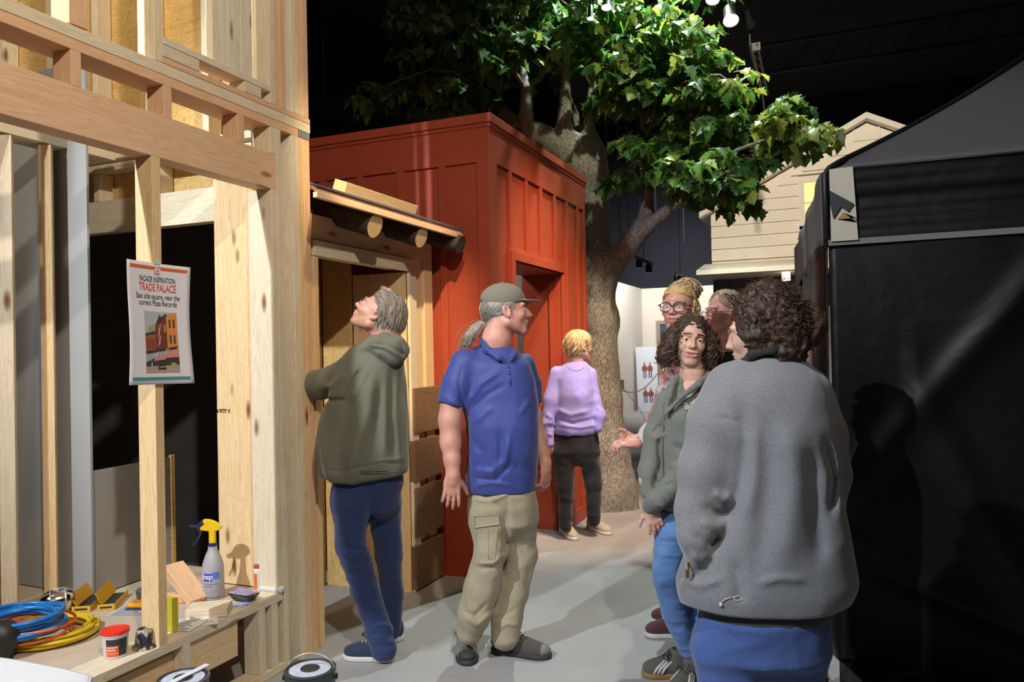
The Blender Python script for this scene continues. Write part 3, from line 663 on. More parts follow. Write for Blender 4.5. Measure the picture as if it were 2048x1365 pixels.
def surfnet(f, lo, hi, res):
    lo = np.array(lo, float)-res*1.5; hi = np.array(hi, float)+res*1.5
    n = np.ceil((hi-lo)/res).astype(int)+1
    # coarse pass to skip empty space
    xs = [lo[i]+np.arange(n[i])*res for i in range(3)]
    V = np.full(n, 1., np.float32); B = 16
    cen = []; idx = []
    for i in range(0, n[0], B):
        for j in range(0, n[1], B):
            for k in range(0, n[2], B):
                s = (slice(i, min(i+B, n[0])), slice(j, min(j+B, n[1])), slice(k, min(k+B, n[2]))); idx.append(s)
                cen.append([lo[0]+(i+B/2)*res, lo[1]+(j+B/2)*res, lo[2]+(k+B/2)*res])
    dc = f(np.array(cen, np.float32)); R_ = B*res*.5*1.75*1.5+.03
    for s, d in zip(idx, dc):
        if abs(d) > R_: V[s] = 1. if d > 0 else -1.; continue
        g = np.stack(np.meshgrid(xs[0][s[0]], xs[1][s[1]], xs[2][s[2]], indexing='ij'), -1).reshape(-1, 3).astype(np.float32)
        V[s] = f(g).reshape(V[s].shape)
    S = V < 0
    cnt = np.zeros(n-1, np.int8); P = np.zeros((*(n-1), 3), np.float32); C = np.zeros(n-1, np.float32)
    cor = [(a, b, c) for a in (0, 1) for b in (0, 1) for c in (0, 1)]
    def vw(A, c): return A[c[0]:n[0]-1+c[0], c[1]:n[1]-1+c[1], c[2]:n[2]-1+c[2]]
    for ax in range(3):
        for c in cor:
            if c[ax]: continue
            e = list(c); e[ax] = 1; a0 = vw(V, c); a1 = vw(V, e); m = (a0 < 0) != (a1 < 0)
            t = a0/(a0-a1+1e-12*(a0 == a1)); t = np.where(m, t, 0)
            for q in range(3): P[..., q] += np.where(m, c[q]+(t if q == ax else 0), 0)
            C += m
    act = C > 0; ids = -np.ones(n-1, np.int64); ids[act] = np.arange(act.sum())
    ii = np.argwhere(act); verts = lo+(ii+P[act]/C[act][:, None])*res
    quads = []
    for ax in range(3):
        u, v = (ax+1) % 3, (ax+2) % 3
        sl0 = [slice(0, None)]*3; s0 = S; a = [slice(1, n[0]-1), slice(1, n[1]-1), slice(1, n[2]-1)]
        A_ = list(a); A_[ax] = slice(0, n[ax]-1); B_ = list(a); B_[ax] = slice(1, n[ax])
        x0 = S[tuple(A_)]; x1 = S[tuple(B_)]; w = np.argwhere(x0 != x1)
        if len(w) == 0: continue
        fl_ = x0[tuple(w.T)]; off = np.array([1, 1, 1]); off[ax] = 0; base = w+off
        def cid(du, dv):
            q = base.copy(); q[:, u] += du; q[:, v] += dv; return ids[tuple(q.T)]
        Q = np.stack([cid(-1, -1), cid(0, -1), cid(0, 0), cid(-1, 0)], 1); Q[~fl_] = Q[~fl_][:, ::-1]; quads.append(Q)
    Q = np.concatenate(quads); Q = Q[(Q >= 0).all(1)]
    return verts, Q
def nmesh(name, parts, mats, parent=None, matfn=None):
    """parts: list of (verts, quads); joined to one smooth mesh"""
    off = 0; Vs = []; Qs = []; 
    for v, q in parts: Vs.append(v); Qs.append(q+off); off += len(v)
    Vv = np.concatenate(Vs).astype(np.float32); Q = np.concatenate(Qs).astype(np.int32)
    me = bpy.data.meshes.new(name); me.vertices.add(len(Vv)); me.vertices.foreach_set('co', Vv.ravel()); me.loops.add(Q.size); me.loops.foreach_set('vertex_index', Q.ravel())
    me.polygons.add(len(Q)); me.polygons.foreach_set('loop_start', np.arange(0, Q.size, 4, dtype=np.int32)); me.polygons.foreach_set('loop_total', np.full(len(Q), 4, np.int32))
    me.polygons.foreach_set('use_smooth', np.ones(len(Q), bool))
    if matfn is not None:
        me.polygons.foreach_set('material_index', matfn(Vv[Q].mean(1)).astype(np.int32))
    me.update(calc_edges=True); me.validate(); return link(name, me, mats, parent)
# image-guided joints: pixel, pixel, extra depth behind the person's own depth
class Fig:
    def __init__(s, d0, label, loc, cat='person'):
        s.d0 = d0; s.t = thing('person', label, cat, loc); s.loc = loc
    def J(s, px, py, dd=0.): return D(px, py, s.d0+dd)
    def r(s, rp, dd=0.): return rp*(s.d0+dd)/FPX
    def limb(s, pts, k=.02):   # pts (px, py, dd, rpx)
        return chain([s.J(p[0], p[1], p[2]) for p in pts], [s.r(p[3], p[2]) for p in pts], k)
    def torso(s, rows, n=2.2, k=.02):   # rows (py, xl, xr, dd, half-depth m)
        return loft([(s.J((xl+xr)/2, py, dd), s.r((xr-xl)/2, dd), b) for py, xl, xr, dd, b in rows], n, k)
    def box(s, x0, y0, x1, y1, dn, df):
        ps = np.array([s.J(x, y, d) for x in (x0, x1) for y in (y0, y1) for d in (dn, df)]); return ps.min(0), ps.max(0)
    def mesh(s, name, f, box, res, mats, label=None, matfn=None):
        lo, hi = s.box(*box); lo[2] = max(lo[2], .0) ; o = nmesh(name, [surfnet(f, lo, hi, res)], mats, s.t, matfn)
        if label: o['label'] = label
        return o
def hit(f, px, py, d0=1.2, off=.0):
    """first point of a modelled surface along the line of sight through a photo point"""
    r = ray(px, py); L = np.linalg.norm(r); r = r/L; t = d0*L
    for _ in range(90):
        d = float(f(A3((CP+r*t))[None])[0])
        if d < .0008: break
        t += max(d*.6, .0006)
        if t > 12: break
    return CP+r*(t-off)
def frame(fwd, up=(0, 0, 1), cam=True):
    """rotation matrix with columns right, forward, up; fwd given as (camera right, camera away, up)"""
    if cam: f = np.array([CR[0], CR[1], 0])*fwd[0]+np.array([CF[0], CF[1], 0])*fwd[1]+np.array([0, 0, 1.])*fwd[2]
    else: f = np.array(fwd, float)
    f = f/np.linalg.norm(f); u = np.array([CR[0], CR[1], 0])*up[0]+np.array([CF[0], CF[1], 0])*up[1]+np.array([0, 0, 1.])*up[2] if cam else np.array(up, float)
    r = np.cross(f, u); r /= np.linalg.norm(r); u = np.cross(r, f); return np.stack([r, f, u], 1)
def local(f, c, R, s=1.):
    c = A3(c); R = A3(R)
    return lambda P: f(((P-c) @ R)/s)*s
def head_field(eye=.0048, mw=1., smile=.3, jaw=1., nose=1., open_=0., wide=1., neck=True, beard=0, chin=1.0, fat=0.):
    w = wide
    F = [ell((0, -.018, .032), (.076*w, .097, .085)), ell((0, .026, -.025), (.064*w+fat*.5, .066, .080))]
    base = U(.03, *F)
    jw = U(.022, cone((.052*w*jaw, -.005, -.058), (.018*jaw, .066, -.097*chin), .021+fat, .018+fat*.6), cone((-.052*w*jaw, -.005, -.058), (-.018*jaw, .066, -.097*chin), .021+fat, .018+fat*.6), ell((0, .070, -.094*chin), (.024, .021, .019)))
    ck = U(.01, ell((.036*w, .062, -.026), (.024+fat*.5, .022, .022)), ell((-.036*w, .062, -.026), (.024+fat*.5, .022, .022)))
    brow = U(.01, cone((.012, .090, .024), (.046, .072, .026), .010, .009), cone((-.012, .090, .024), (-.046, .072, .026), .010, .009))
    nos = U(.008, cone((0, .090, .016), (0, .106, -.018), .0075, .0095*nose), ell((0, .108, -.026), (.0125*nose, .014*nose, .0105*nose)), ell((.0125*nose, .097, -.030), (.0078, .011, .0078)), ell((-.0125*nose, .097, -.030), (.0078, .011, .0078)))
    muzzle = ell((0, .076, -.060), (.034, .024, .026))
    def lipwarp(P):
        Q = P.copy(); Q[:, 2] -= smile*9*Q[:, 0]**2; return Q
    ul = U(.004, ell((.008*mw, .0955, -.0555), (.019*mw, .0075, .0040)), ell((-.008*mw, .0955, -.0555), (.019*mw, .0075, .0040)))
    ll = ell((0, .0935, -.0665-open_*.010), (.021*mw, .0085, .0050))
    gap = ell((0, .106, -.0612-open_*.004), (.024*mw, .016, .0014+open_*.0085))
    orb = U(.004, ell((.031, .097, .003), (.019, .017, .0135)), ell((-.031, .097, .003), (.019, .017, .0135)))
    lidf = []
    for s in (1, -1):
        c = (s*.031, .0735, .003); sp = ell(c, (.0158, .0150, .0150)); slit = ell((s*.031, .088, .0015), (.0150, .020, eye)); lidf.append(sub(sp, slit, .001))
    ears = []
    for s in (1, -1):
        R = np.array([[1, 0, 0], [0, .94, -.34], [0, .34, .94]])
        e = sub(ell((s*.079*w, -.010, -.006), (.010, .0195, .032), R), ell((s*.091*w, -.006, -.004), (.012, .011, .021), R), .005); e = U(.003, e, ell((s*.078*w, .000, -.030), (.007, .009, .010)), cone((s*.080*w, .004, -.006), (s*.079*w, .003, .002), .005, .004)); ears.append(e)
    ax = A3([.0, 1, 1])
    def f(P):
        d = base(P); d = smin(d, jw(P), .022); d = smin(d, ck(P), .018); d = smin(d, brow(P), .014); d = smin(d, muzzle(P), .014)
        d = smax(d, -orb(P), .012)
        for l in lidf: d = smin(d, l(P), .003)
        d = smin(d, nos(P), .010)
        Q = lipwarp(P); d = smin(d, ul(Q), .005); d = smin(d, ll(Q), .006); d = smax(d, -gap(Q), .003)
        for e in ears: d = smin(d, e(P), .004)
        return d
    return f
SKINS = {}
def skin(name, col, red=.12):
    m, nt, b = newmat('skin_'+name); mp = mapping(nt)
    n = noise(nt, mp, 16, 4, .6); hi = tuple(min(1, c*1.06) for c in col); lo = (col[0]*.93, col[1]*(1-red*1.6), col[2]*(1-red*2))
    nt.links.new(ramp(nt, n.outputs[0], [(.35, lo), (.65, hi)]).outputs[0], b.inputs['Base Color']); b.inputs['Roughness'].default_value = .48
    b.inputs['Subsurface Weight'].default_value = .12; b.inputs['Subsurface Radius'].default_value = (.02, .008, .005); b.inputs['Subsurface Scale'].default_value = .5
    bump(nt, b, noise(nt, mp, 380, 3, .6).outputs[0], .12, .001); return m
def hairmat(name, a, b_, rough=.58):
    m, nt, b = newmat('hair_'+name); mp = mapping(nt, (1, 1, 1)); n = noise(nt, mp, 90, 4, .7); nt.links.new(ramp(nt, n.outputs[0], [(.35, a), (.65, b_)]).outputs[0], b.inputs['Base Color'])
    b.inputs['Roughness'].default_value = rough; bump(nt, b, n.outputs[0], .4, .004); return m
EYEW = plain('eye_white', (.72, .68, .64), .2); PUP = plain('pupil', (.01, .008, .006), .1); LIPM = plain('lip', (.52, .20, .17), .4); TOOTH = plain('teeth', (.75, .70, .62), .3)
def iris(c): return plain('iris', c, .15)
GLASSM = plain('spectacle_lens', (.9, .92, .95), .03); GLASSM.node_tree.nodes['Principled BSDF'].inputs['Alpha'].default_value = .07
class Head:
    """builds head + neck of a figure; c = centre (world), R = frame"""
    def __init__(s, fig, c, R, sc=1., skin_=None, brow_=(.12, .07, .04), iris_=(.10, .16, .2), gaze=(0, 1, 0), neck=None, neckr=(.058, .062), beard=None, lips=(.52, .22, .19), extra=None, **kw):
        s.fig, s.c, s.R, s.sc = fig, np.array(c, float), np.array(R), sc; hf = local(head_field(**kw), c, R, sc); s.field = hf
        if neck is not None:
            top = s.W((0, -.030, -.045)); hf = (lambda a, b: (lambda P: smin(a(P), b(P), .022)))(hf, chain([top]+[np.array(q) for q in neck], [neckr[0]*sc]+[neckr[1]*sc]*len(neck), .02))
        s.full = hf; s.skin = skin_; s.kw = kw
        s.lip = plain('lip', lips, .4); s.brow = plain('eyebrow_hair', brow_, .7); s.beard = beard
        smile = kw.get('smile', .3); op = kw.get('open_', 0)
        def mf(Cn):
            L = ((Cn-A3(s.c)) @ A3(s.R))/sc; x, y, z = L[:, 0], L[:, 1], L[:, 2]; zz = z-smile*9*x*x; idx = np.zeros(len(L), np.int32)
            mw_ = kw.get('mw', 1.); lipr = (np.abs(x) < .0265*mw_) & (y > .082) & (zz < -.0515+.0*x) & (zz > -.0735-op*.008) & (((x/(.0265*mw_))**2+((zz+.0625+op*.003)/(.0112+op*.006))**2) < 1); idx[lipr] = 1
            bz = .0305-6*(np.abs(x)-.026)**2
            if s.beard is not None:
                bb_ = (y > .012+0*x) & (z < -.030-.25*np.maximum(0, .055-np.abs(x)) ) & (y > -.0) & (z > -.13) & ~lipr; mu = (np.abs(x) < .034) & (z < -.040) & (z > -.054) & (y > .08); idx[(bb_ & ((z < -.072) | (np.abs(x) > .034) | ((z < -.060) & (y < .085)))) | (mu & ~lipr)] = 3
            return idx
        s.matfn = mf; s.mats = [skin_, s.lip, s.brow]+([s.beard] if s.beard is not None else [])
        im = iris(iris_)
        for sd_ in (1, -1):
            ec = s.W((sd_*.031, .0735, .003)); m = MB(); g = s.R @ (np.array(gaze, float)/np.linalg.norm(gaze)); q = np.array(Vector((0, 0, 1)).rotation_difference(Vector(g.tolist())).to_matrix())
            r = .0142*sc; angs = [0.001, .16, .17, .42, .43, .8, 1.2, 1.6, 2.2, 2.9, PI-.001]
            m.lathe(ec, [(r*math.sin(a), r*math.cos(a)) for a in angs][::-1], 20, q); o = m.build('eye', [EYEW, im, PUP], fig.t, smooth=True)
            for p in o.data.polygons:
                a = (Vector(p.center)-Vector(ec.tolist())).normalized().dot(Vector(g.tolist())); p.material_index = 2 if a > math.cos(.165) else (1 if a > math.cos(.425) else 0)
        hl = head_field(**kw)
        for sd_ in (1, -1):
            m = MB()
            for row in range(3):
                pts = []
                for x in np.linspace(.013, .049, 9):
                    z = .0300-6*(x-.026)**2+(row-1)*.0019; y = .125
                    for _ in range(40):
                        d = float(hl(A3((sd_*x, y, z))[None])[0])
                        if d < .0006: break
                        y -= max(d*.7, .0006)
                    pts.append(s.W((sd_*x, y+.0004, z)))
                m.tube(pts, [sc*.0019*(1-.55*abs(i/8-.35)) for i in range(9)], 5)
            m.build('eyebrow', s.brow, fig.t, smooth=True)
        if op > 0:
            m = MB(); pts = [s.W((x, .0915-7*x*x, -.0590+smile*9*x*x)) for x in np.linspace(-.018, .018, 9)*kw.get('mw', 1.)]; m.tube(pts, .0040*sc, 8); m.build('teeth', TOOTH, fig.t, smooth=True)
    def W(s, p): return s.c+s.R @ (np.array(p, float)*s.sc)
    def bbox(s, lo=(-.11, -.14, -.20), hi=(.11, .14, .14)):
        P = np.array([s.W((x, y, z)) for x in (lo[0], hi[0]) for y in (lo[1], hi[1]) for z in (lo[2], hi[2])]); return P.min(0), P.max(0)
    def glasses(s, mat, w=.030, h=.020, y=.104, z=.000, t=.0016, wide=1., round_=2.6, label=None):
        m = MB(); L = []
        for sd_ in (1, -1):
            pts = []
            for k in range(20):
                a = 2*PI*k/20; cx, sz = math.cos(a), math.sin(a); rr = (abs(cx)**round_+abs(sz)**round_)**(-1/round_)
                x = sd_*.034+w*cx*rr; pts.append(s.W((x, y-2.2*x*x, z+h*sz*rr)))
            m.tube(pts, t*s.sc, 6, closed=True); L.append(pts)
            m.tube([s.W((sd_*(.034+w), y-2.2*(.034+w)**2, z+h*.5)), s.W((sd_*.081*wide, .075, z+h*.5)), s.W((sd_*.084*wide, .02, z+.006)), s.W((sd_*.083*wide, -.012, z+.004)), s.W((sd_*.080*wide, -.026, z-.016))], t*s.sc, 6)
        m.tube([s.W((-.005, y-.001, z+.004)), s.W((0, y+.003, z+.006)), s.W((.005, y-.001, z+.004))], t*1.2*s.sc, 6)
        o = m.build('glasses', mat, s.fig.t, smooth=True); 
        if label: o['label'] = label
        m = MB()
        for pts in L: m.add(pts, [tuple(range(len(pts)))])
        g = m.build('lens', GLASSM, o); return o
def strands(name, head, mats, n, region, flow, length, steps=10, w=.0012, lift=(1.03, 1.10), curl=0., curlf=60, grav=0., er=(.078, .099, .087), ec=(0, -.018, .034), seed=1, parent=None, clump=0, jit=.25, own=None):
    """hair strands rooted on the skull ellipsoid, combed along flow(local point, rnd) -> direction"""
    rg = np.random.default_rng(seed); er = np.array(er); ec = np.array(ec); V = []; F_ = []; M_ = []; cnt = 0; tries = 0
    up_l = head.R.T @ np.array([0, 0, 1.])
    while cnt < n and tries < n*30:
        tries += 1; u = rg.normal(size=3); u /= np.linalg.norm(u); p = ec+u*er*lift[0]
        if not region(p): continue
        cnt += 1; L = length(p, rg) if callable(length) else length*rg.uniform(.75, 1.15); st = L/steps; d = np.array(flow(p, rg), float)+rg.normal(size=3)*jit; d /= np.linalg.norm(d)
        ph = rg.uniform(0, 2*PI); lf = rg.uniform(*lift); pts = []; q = p.copy(); dist = 0
        for k in range(steps+1):
            a = np.cross(d, u); a /= np.linalg.norm(a)+1e-9; b = np.cross(d, a); am = curl*min(1, k/2.); off = (a*math.cos(ph+dist*curlf)+b*math.sin(ph+dist*curlf))*am
            pts.append(q+off); nd = np.array(flow(q, rg), float); nd /= np.linalg.norm(nd)+1e-9; d = d*.55+nd*.45-up_l*grav*(k/steps); d /= np.linalg.norm(d); q = q+d*st; dist += st
            e = (q-ec)/(er*lf); m_ = np.linalg.norm(e)
            if m_ < 1: q = ec+(q-ec)/m_
        P = [head.W(x) for x in pts]; ws = w*head.sc*rg.uniform(.7, 1.4); base = len(V)
        for i, x in enumerate(P):
            t = P[min(i+1, steps)]-P[max(i-1, 0)]; t /= np.linalg.norm(t)+1e-9; s_ = np.cross(t, head.R @ u); s_ /= np.linalg.norm(s_)+1e-9; nn = np.cross(s_, t); ww = ws*(1-.75*(i/steps)**2)
            V += [x+s_*ww, x-s_*ww*.5+nn*ww*.87, x-s_*ww*.5-nn*ww*.87]
        mi = int(rg.integers(0, len(mats)))
        for i in range(steps):
            for k in range(3): F_.append((base+i*3+k, base+i*3+(k+1) % 3, base+(i+1)*3+(k+1) % 3, base+(i+1)*3+k)); M_.append(mi)
    return pyd(name, V, F_, mats, parent or head.fig.t, True, M_)
def hand_field(wr, dirv, pn, side=1, curl=.4, spread=.12, sc=1., thumb=.5, curls=None):
    """wr wrist point, dirv pointing along the fingers, pn palm normal (curl side), side +1 puts the thumb at cross(dir, pn)"""
    wr = np.array(wr, float); d = np.array(dirv, float); d /= np.linalg.norm(d); n = np.array(pn, float); n -= n.dot(d)*d; n /= np.linalg.norm(n); t = np.cross(d, n)*side
    R = np.stack([t, d, n], 1); fs = [local(ell((0, .048, 0), (.042, .056, .015)), wr, R, sc), cone(wr, wr+d*.03*sc, .027*sc, .026*sc)]
    base = U(.02, *fs); fin = []
    for i, (x, l) in enumerate(((.031, .068), (.0105, .078), (-.0105, .073), (-.031, .056))):
        c_ = (curls[i] if curls else curl*(1+.15*i)); a = spread*(1.5-i)*.5; p = wr+R @ (np.array([x, .088-.004*abs(i-1.2), 0])*sc); dd = (d*math.cos(a)+t*math.sin(a)); ang = c_*.55; pts = [wr+R @ (np.array([x*.8, .05, 0])*sc), p]; rs = [.011*sc, .0097*sc]
        for j, fr_ in enumerate((.45, .32, .25)):
            v = dd*math.cos(ang)+n*math.sin(ang); p = p+v*l*fr_*sc*1.05; pts.append(p); rs.append((.0090, .0082, .0070)[j]*sc); ang += c_*.85
        fin.append(chain(pts, rs, .003))
    tp = [wr+R @ (np.array([.018, .02, .006])*sc), wr+R @ (np.array([.045, .048, .016])*sc)]; v = d*.75+t*(.75-.5*thumb)+n*(.25+.6*thumb); v /= np.linalg.norm(v); tp.append(tp[-1]+v*.034*sc); v = v*.8+d*.35-t*.15*thumb; v /= np.linalg.norm(v); tp.append(tp[-1]+v*.028*sc)
    th_ = chain(tp, [.016*sc, .0135*sc, .0108*sc, .0085*sc], .006)
    def f(P):
        b = base(P); m = smin(b, th_(P), .008)
        g = fin[0](P)
        for q in fin[1:]: g = np.minimum(g, q(P))
        return smin(m, g, .005)
    lo = wr-.2*sc; hi = wr+.2*sc
    return f
def shoe(fig, heel, toe, name='shoe', upper=None, sole=None, lace=None, w=.043, h=.105, solh=.025, ankle=True, label=None, style='sneaker', stripes=None, toe_cap=None, tall=1.):
    """heel and toe: ground points; builds sole, upper and laces as parts"""
    heel = np.array([*heel[:2], 0.]); toe = np.array([*toe[:2], 0.]); d = toe-heel; L = np.linalg.norm(d); d /= L; r = np.array([d[1], -d[0], 0]); R = np.stack([r, d, np.array([0, 0, 1.])], 1)
    up = U(.03, ell((0, L*.18, .055), (w*.80, L*.20, .050*tall)), ell((0, L*.47, .048), (w*.93, L*.30, .043)), ell((0, L*.76, .036), (w*1.0, L*.235, .034)), cone((0, L*.20, .06), (0, L*.215, h), w*.80, w*.78))
    up = sub(up, ell((0, L*.20, h+.012), (w*.56, L*.12, .03)), .006); up = clip(up, (0, 0, -1), (0, 0, solh*.6), .004)
    f = local(up, heel, R); a = heel-np.array([.09, .09, 0]); b = toe+np.array([.09, .09, .16])
    lo = np.minimum(heel, toe)-.07; hi = np.maximum(heel, toe)+.07; lo[2] = 0; hi[2] = .15*tall
    fn = None; mats = [upper]
    if toe_cap: 
        mats.append(toe_cap); fn = lambda C_: ((((C_-heel) @ R)[:, 1] > L*.87)).astype(int)
    o = nmesh(name, [surfnet(f, lo, hi, .004)], mats, fig.t, fn)
    if label: o['label'] = label
    sl = U(.02, ell((0, L*.17, solh*.5), (w*.90, L*.19, .05)), ell((0, L*.5, solh*.5), (w*.93, L*.36, .05)), ell((0, L*.75, solh*.5), (w*1.08, L*.265, .05)))
    sl = clip(clip(sl, (0, 0, -1), (0, 0, .001), .003), (0, 0, 1), (0, 0, solh), .004)
    nmesh('sole', [surfnet(local(sl, heel, R), lo, hi, .004)], sole, o)
    if lace:
        m = MB()
        for k in range(5):
            y = L*(.36+.075*k); z = .116-.0100*k; x = w*.50
            m.tube([heel+R @ np.array(v) for v in ((-x, y, z-.014), (-x*.4, y+.006, z), (x*.4, y-.006, z), (x, y+.01, z-.014))], .0030, 6)
        m.tube([heel+R @ np.array(v) for v in ((0, L*.36, .119), (w*.8, L*.36, .112), (w*1.05, L*.43, .088), (w*.3, L*.40, .110), (0, L*.37, .119), (-w*.8, L*.38, .110), (-w*1.0, L*.44, .086), (-w*.2, L*.40, .112))], .0026, 6)
        m.build('laces', lace, o, smooth=True)
    if stripes:
        for sd_ in (1, -1):
            m = MB()
            for k in range(3):
                y = L*(.42+.085*k); pts = [heel+R @ np.array((sd_*(w*.86+.006), y+.03, .028)), heel+R @ np.array((sd_*(w*.88+.006), y+.008+.03*.3, .050)), heel+R @ np.array((sd_*(w*.66), y-.02, .082))]
                m.tube(pts, .006, 6)
            m.build('side_stripes', stripes, o, smooth=True)
    return o
def cloth(name, col, nz=.08, rough=.85, scale=500, bmp=.25, sheen=.2, wr=0, kind=None):
    m, nt, b = newmat(name); mp = mapping(nt); b.inputs['Roughness'].default_value = rough; b.inputs['Sheen Weight'].default_value = sheen; b.inputs['Specular IOR Level'].default_value = .25
    n = noise(nt, mp, 3.0, 5, .6); lo = tuple(c*(1-nz) for c in col); hi = tuple(c*(1+nz) for c in col); c = ramp(nt, n.outputs[0], [(.3, lo), (.7, hi)]).outputs[0]
    fn = noise(nt, mp, scale, 2, .5)
    if kind == 'denim':
        c = mix(nt, .5, c, ramp(nt, noise(nt, mp, 260, 3, .7).outputs[0], [(.3, tuple(x*.6 for x in col)), (.7, tuple(min(1, x*1.7) for x in col))]).outputs[0])
    if kind == 'heather':
        c = mix(nt, .55, c, ramp(nt, noise(nt, mp, 330, 2, .7).outputs[0], [(.35, tuple(x*.6 for x in col)), (.65, tuple(min(1, x*1.6) for x in col))]).outputs[0])
    nt.links.new(c, b.inputs['Base Color'])
    h = fn.outputs[0]
    if wr:
        w_ = noise(nt, mp, 9, 4, .6, 1.2); ad = N(nt, 'ShaderNodeMath', operation='ADD'); mu = N(nt, 'ShaderNodeMath', operation='MULTIPLY'); mu.inputs[1].default_value = wr; nt.links.new(w_.outputs[0], mu.inputs[0]); nt.links.new(mu.outputs[0], ad.inputs[0]); nt.links.new(fn.outputs[0], ad.inputs[1]); h = ad.outputs[0]
    bump(nt, b, h, bmp, .004); return m
# ------------------------------------------------------------------ the big artificial tree
TDP = 7.27
def bark():
    m, nt, b = newmat('sculpted_bark'); mp = mapping(nt, (1, 1, .30)); v = N(nt, 'ShaderNodeTexVoronoi'); v.feature = 'DISTANCE_TO_EDGE'; v.inputs['Scale'].default_value = 62
    n0 = noise(nt, mp, 22, 5, .7); ad = N(nt, 'ShaderNodeVectorMath', operation='MULTIPLY_ADD'); ad.inputs[1].default_value = (.05, .05, .05); nt.links.new(n0.outputs[1], ad.inputs[0]); nt.links.new(mp.outputs[0], ad.inputs[2]); nt.links.new(ad.outputs[0], v.inputs['Vector'])
    r = ramp(nt, v.outputs['Distance'], [(0, (0, 0, 0)), (.10, (1, 1, 1))]); n1 = noise(nt, mp, 5, 4, .6)
    base = ramp(nt, n1.outputs[0], [(.35, (.25, .225, .195)), (.65, (.34, .31, .27))]).outputs[0]; nt.links.new(mix(nt, r.outputs[0], (.215, .19, .16), base), b.inputs['Base Color']); b.inputs['Roughness'].default_value = .85
    n2 = noise(nt, mp, 110, 4, .65); a2 = N(nt, 'ShaderNodeMath', operation='MULTIPLY_ADD'); a2.inputs[1].default_value = .5; nt.links.new(n2.outputs[0], a2.inputs[0]); nt.links.new(r.outputs[0], a2.inputs[2]); bump(nt, b, a2.outputs[0], .8, .010); return m
BARK = bark(); TWIG = plain('brown_twig', (.20, .115, .055), .8, nz=.3, nscale=30, bmp=.3)
tf_ = Fig(TDP, 'large artificial tree with grey-brown trunk forking behind the red building and a wide leafy crown', G(1212, 1015), 'tree')
tf_.t.name = 'artificial_tree'; WM[tf_.t.name] = Matrix.Translation(tf_.t.location)
TT_ = tf_.limb
trunk = U(.10, TT_([(1214, 1030, 0, 62), (1212, 985, 0, 56), (1206, 900, 0, 48), (1200, 800, 0, 41), (1196, 640, 0, 38), (1190, 520, 0, 34), (1178, 420, 0, 35), (1168, 340, 0, 42), (1160, 310, 0, 38)], .08),
          TT_([(1262, 1025, -.1, 16), (1236, 960, -.05, 24), (1215, 860, 0, 20)], .08), TT_([(1175, 1030, .1, 20), (1190, 940, 0, 30)], .08))
limbs = U(.05, TT_([(1165, 345, 0, 40), (1120, 300, 0, 36), (1075, 272, .05, 24), (1040, 252, .15, 15), (1005, 220, .3, 9), (960, 185, .5, 7), (880, 150, .7, 4)], .05),
          TT_([(1060, 275, .0, 18), (1052, 235, -.05, 12.5), (1053, 180, -.1, 10), (1042, 125, -.1, 7), (1048, 60, -.1, 5), (1040, -30, -.1, 4)], .03),
          TT_([(1128, 290, -.05, 22), (1130, 225, -.1, 12), (1132, 150, -.1, 8.5), (1136, 60, -.1, 5), (1150, -40, -.1, 4)], .03),
          TT_([(1188, 330, 0, 22), (1188, 300, -.02, 20), (1178, 245, 0, 9.5), (1186, 165, .05, 8), (1196, 90, .1, 5), (1205, -20, .1, 4)], .03), TT_([(1165, 285, .15, 9), (1150, 230, .2, 6), (1140, 190, .3, 4)], .02),
          TT_([(1190, 575, 0, 32), (1225, 530, -.08, 25), (1257, 492, -.2, 20), (1283, 455, -.28, 16), (1294, 425, -.3, 13), (1297, 385, -.3, 8.5), (1295, 330, -.3, 6), (1288, 250, -.3, 5), (1276, 170, -.3, 4), (1268, 80, -.3, 3)], .04),
          TT_([(1262, 485, -.22, 19), (1296, 452, -.35, 15), (1325, 430, -.45, 11.5), (1352, 408, -.55, 8.5), (1384, 388, -.7, 6), (1432, 345, -.9, 4)], .04))
def tree_body(P):
    d = smin(trunk(P), limbs(P), .10); n = vnoise(P*A3((9, 9, 4))); return d+.010*n+.006*vnoise(P*A3((40, 40, 16)))*(np.abs(d) < .1)
lo, hi = tf_.box(870, -50, 1450, 1050, -1.1, .95); lo[2] = 0
o = nmesh('trunk', [surfnet(tree_body, lo, hi, .017)], [BARK], tf_.t)
m = MB(); BR_ = []
def branch(pts, r0, r1):
    p = [tf_.J(*q) for q in pts]; m.tube(p, [tf_.r(r0+(r1-r0)*i/(len(p)-1)) for i in range(len(p))], 7); BR_.append(p)
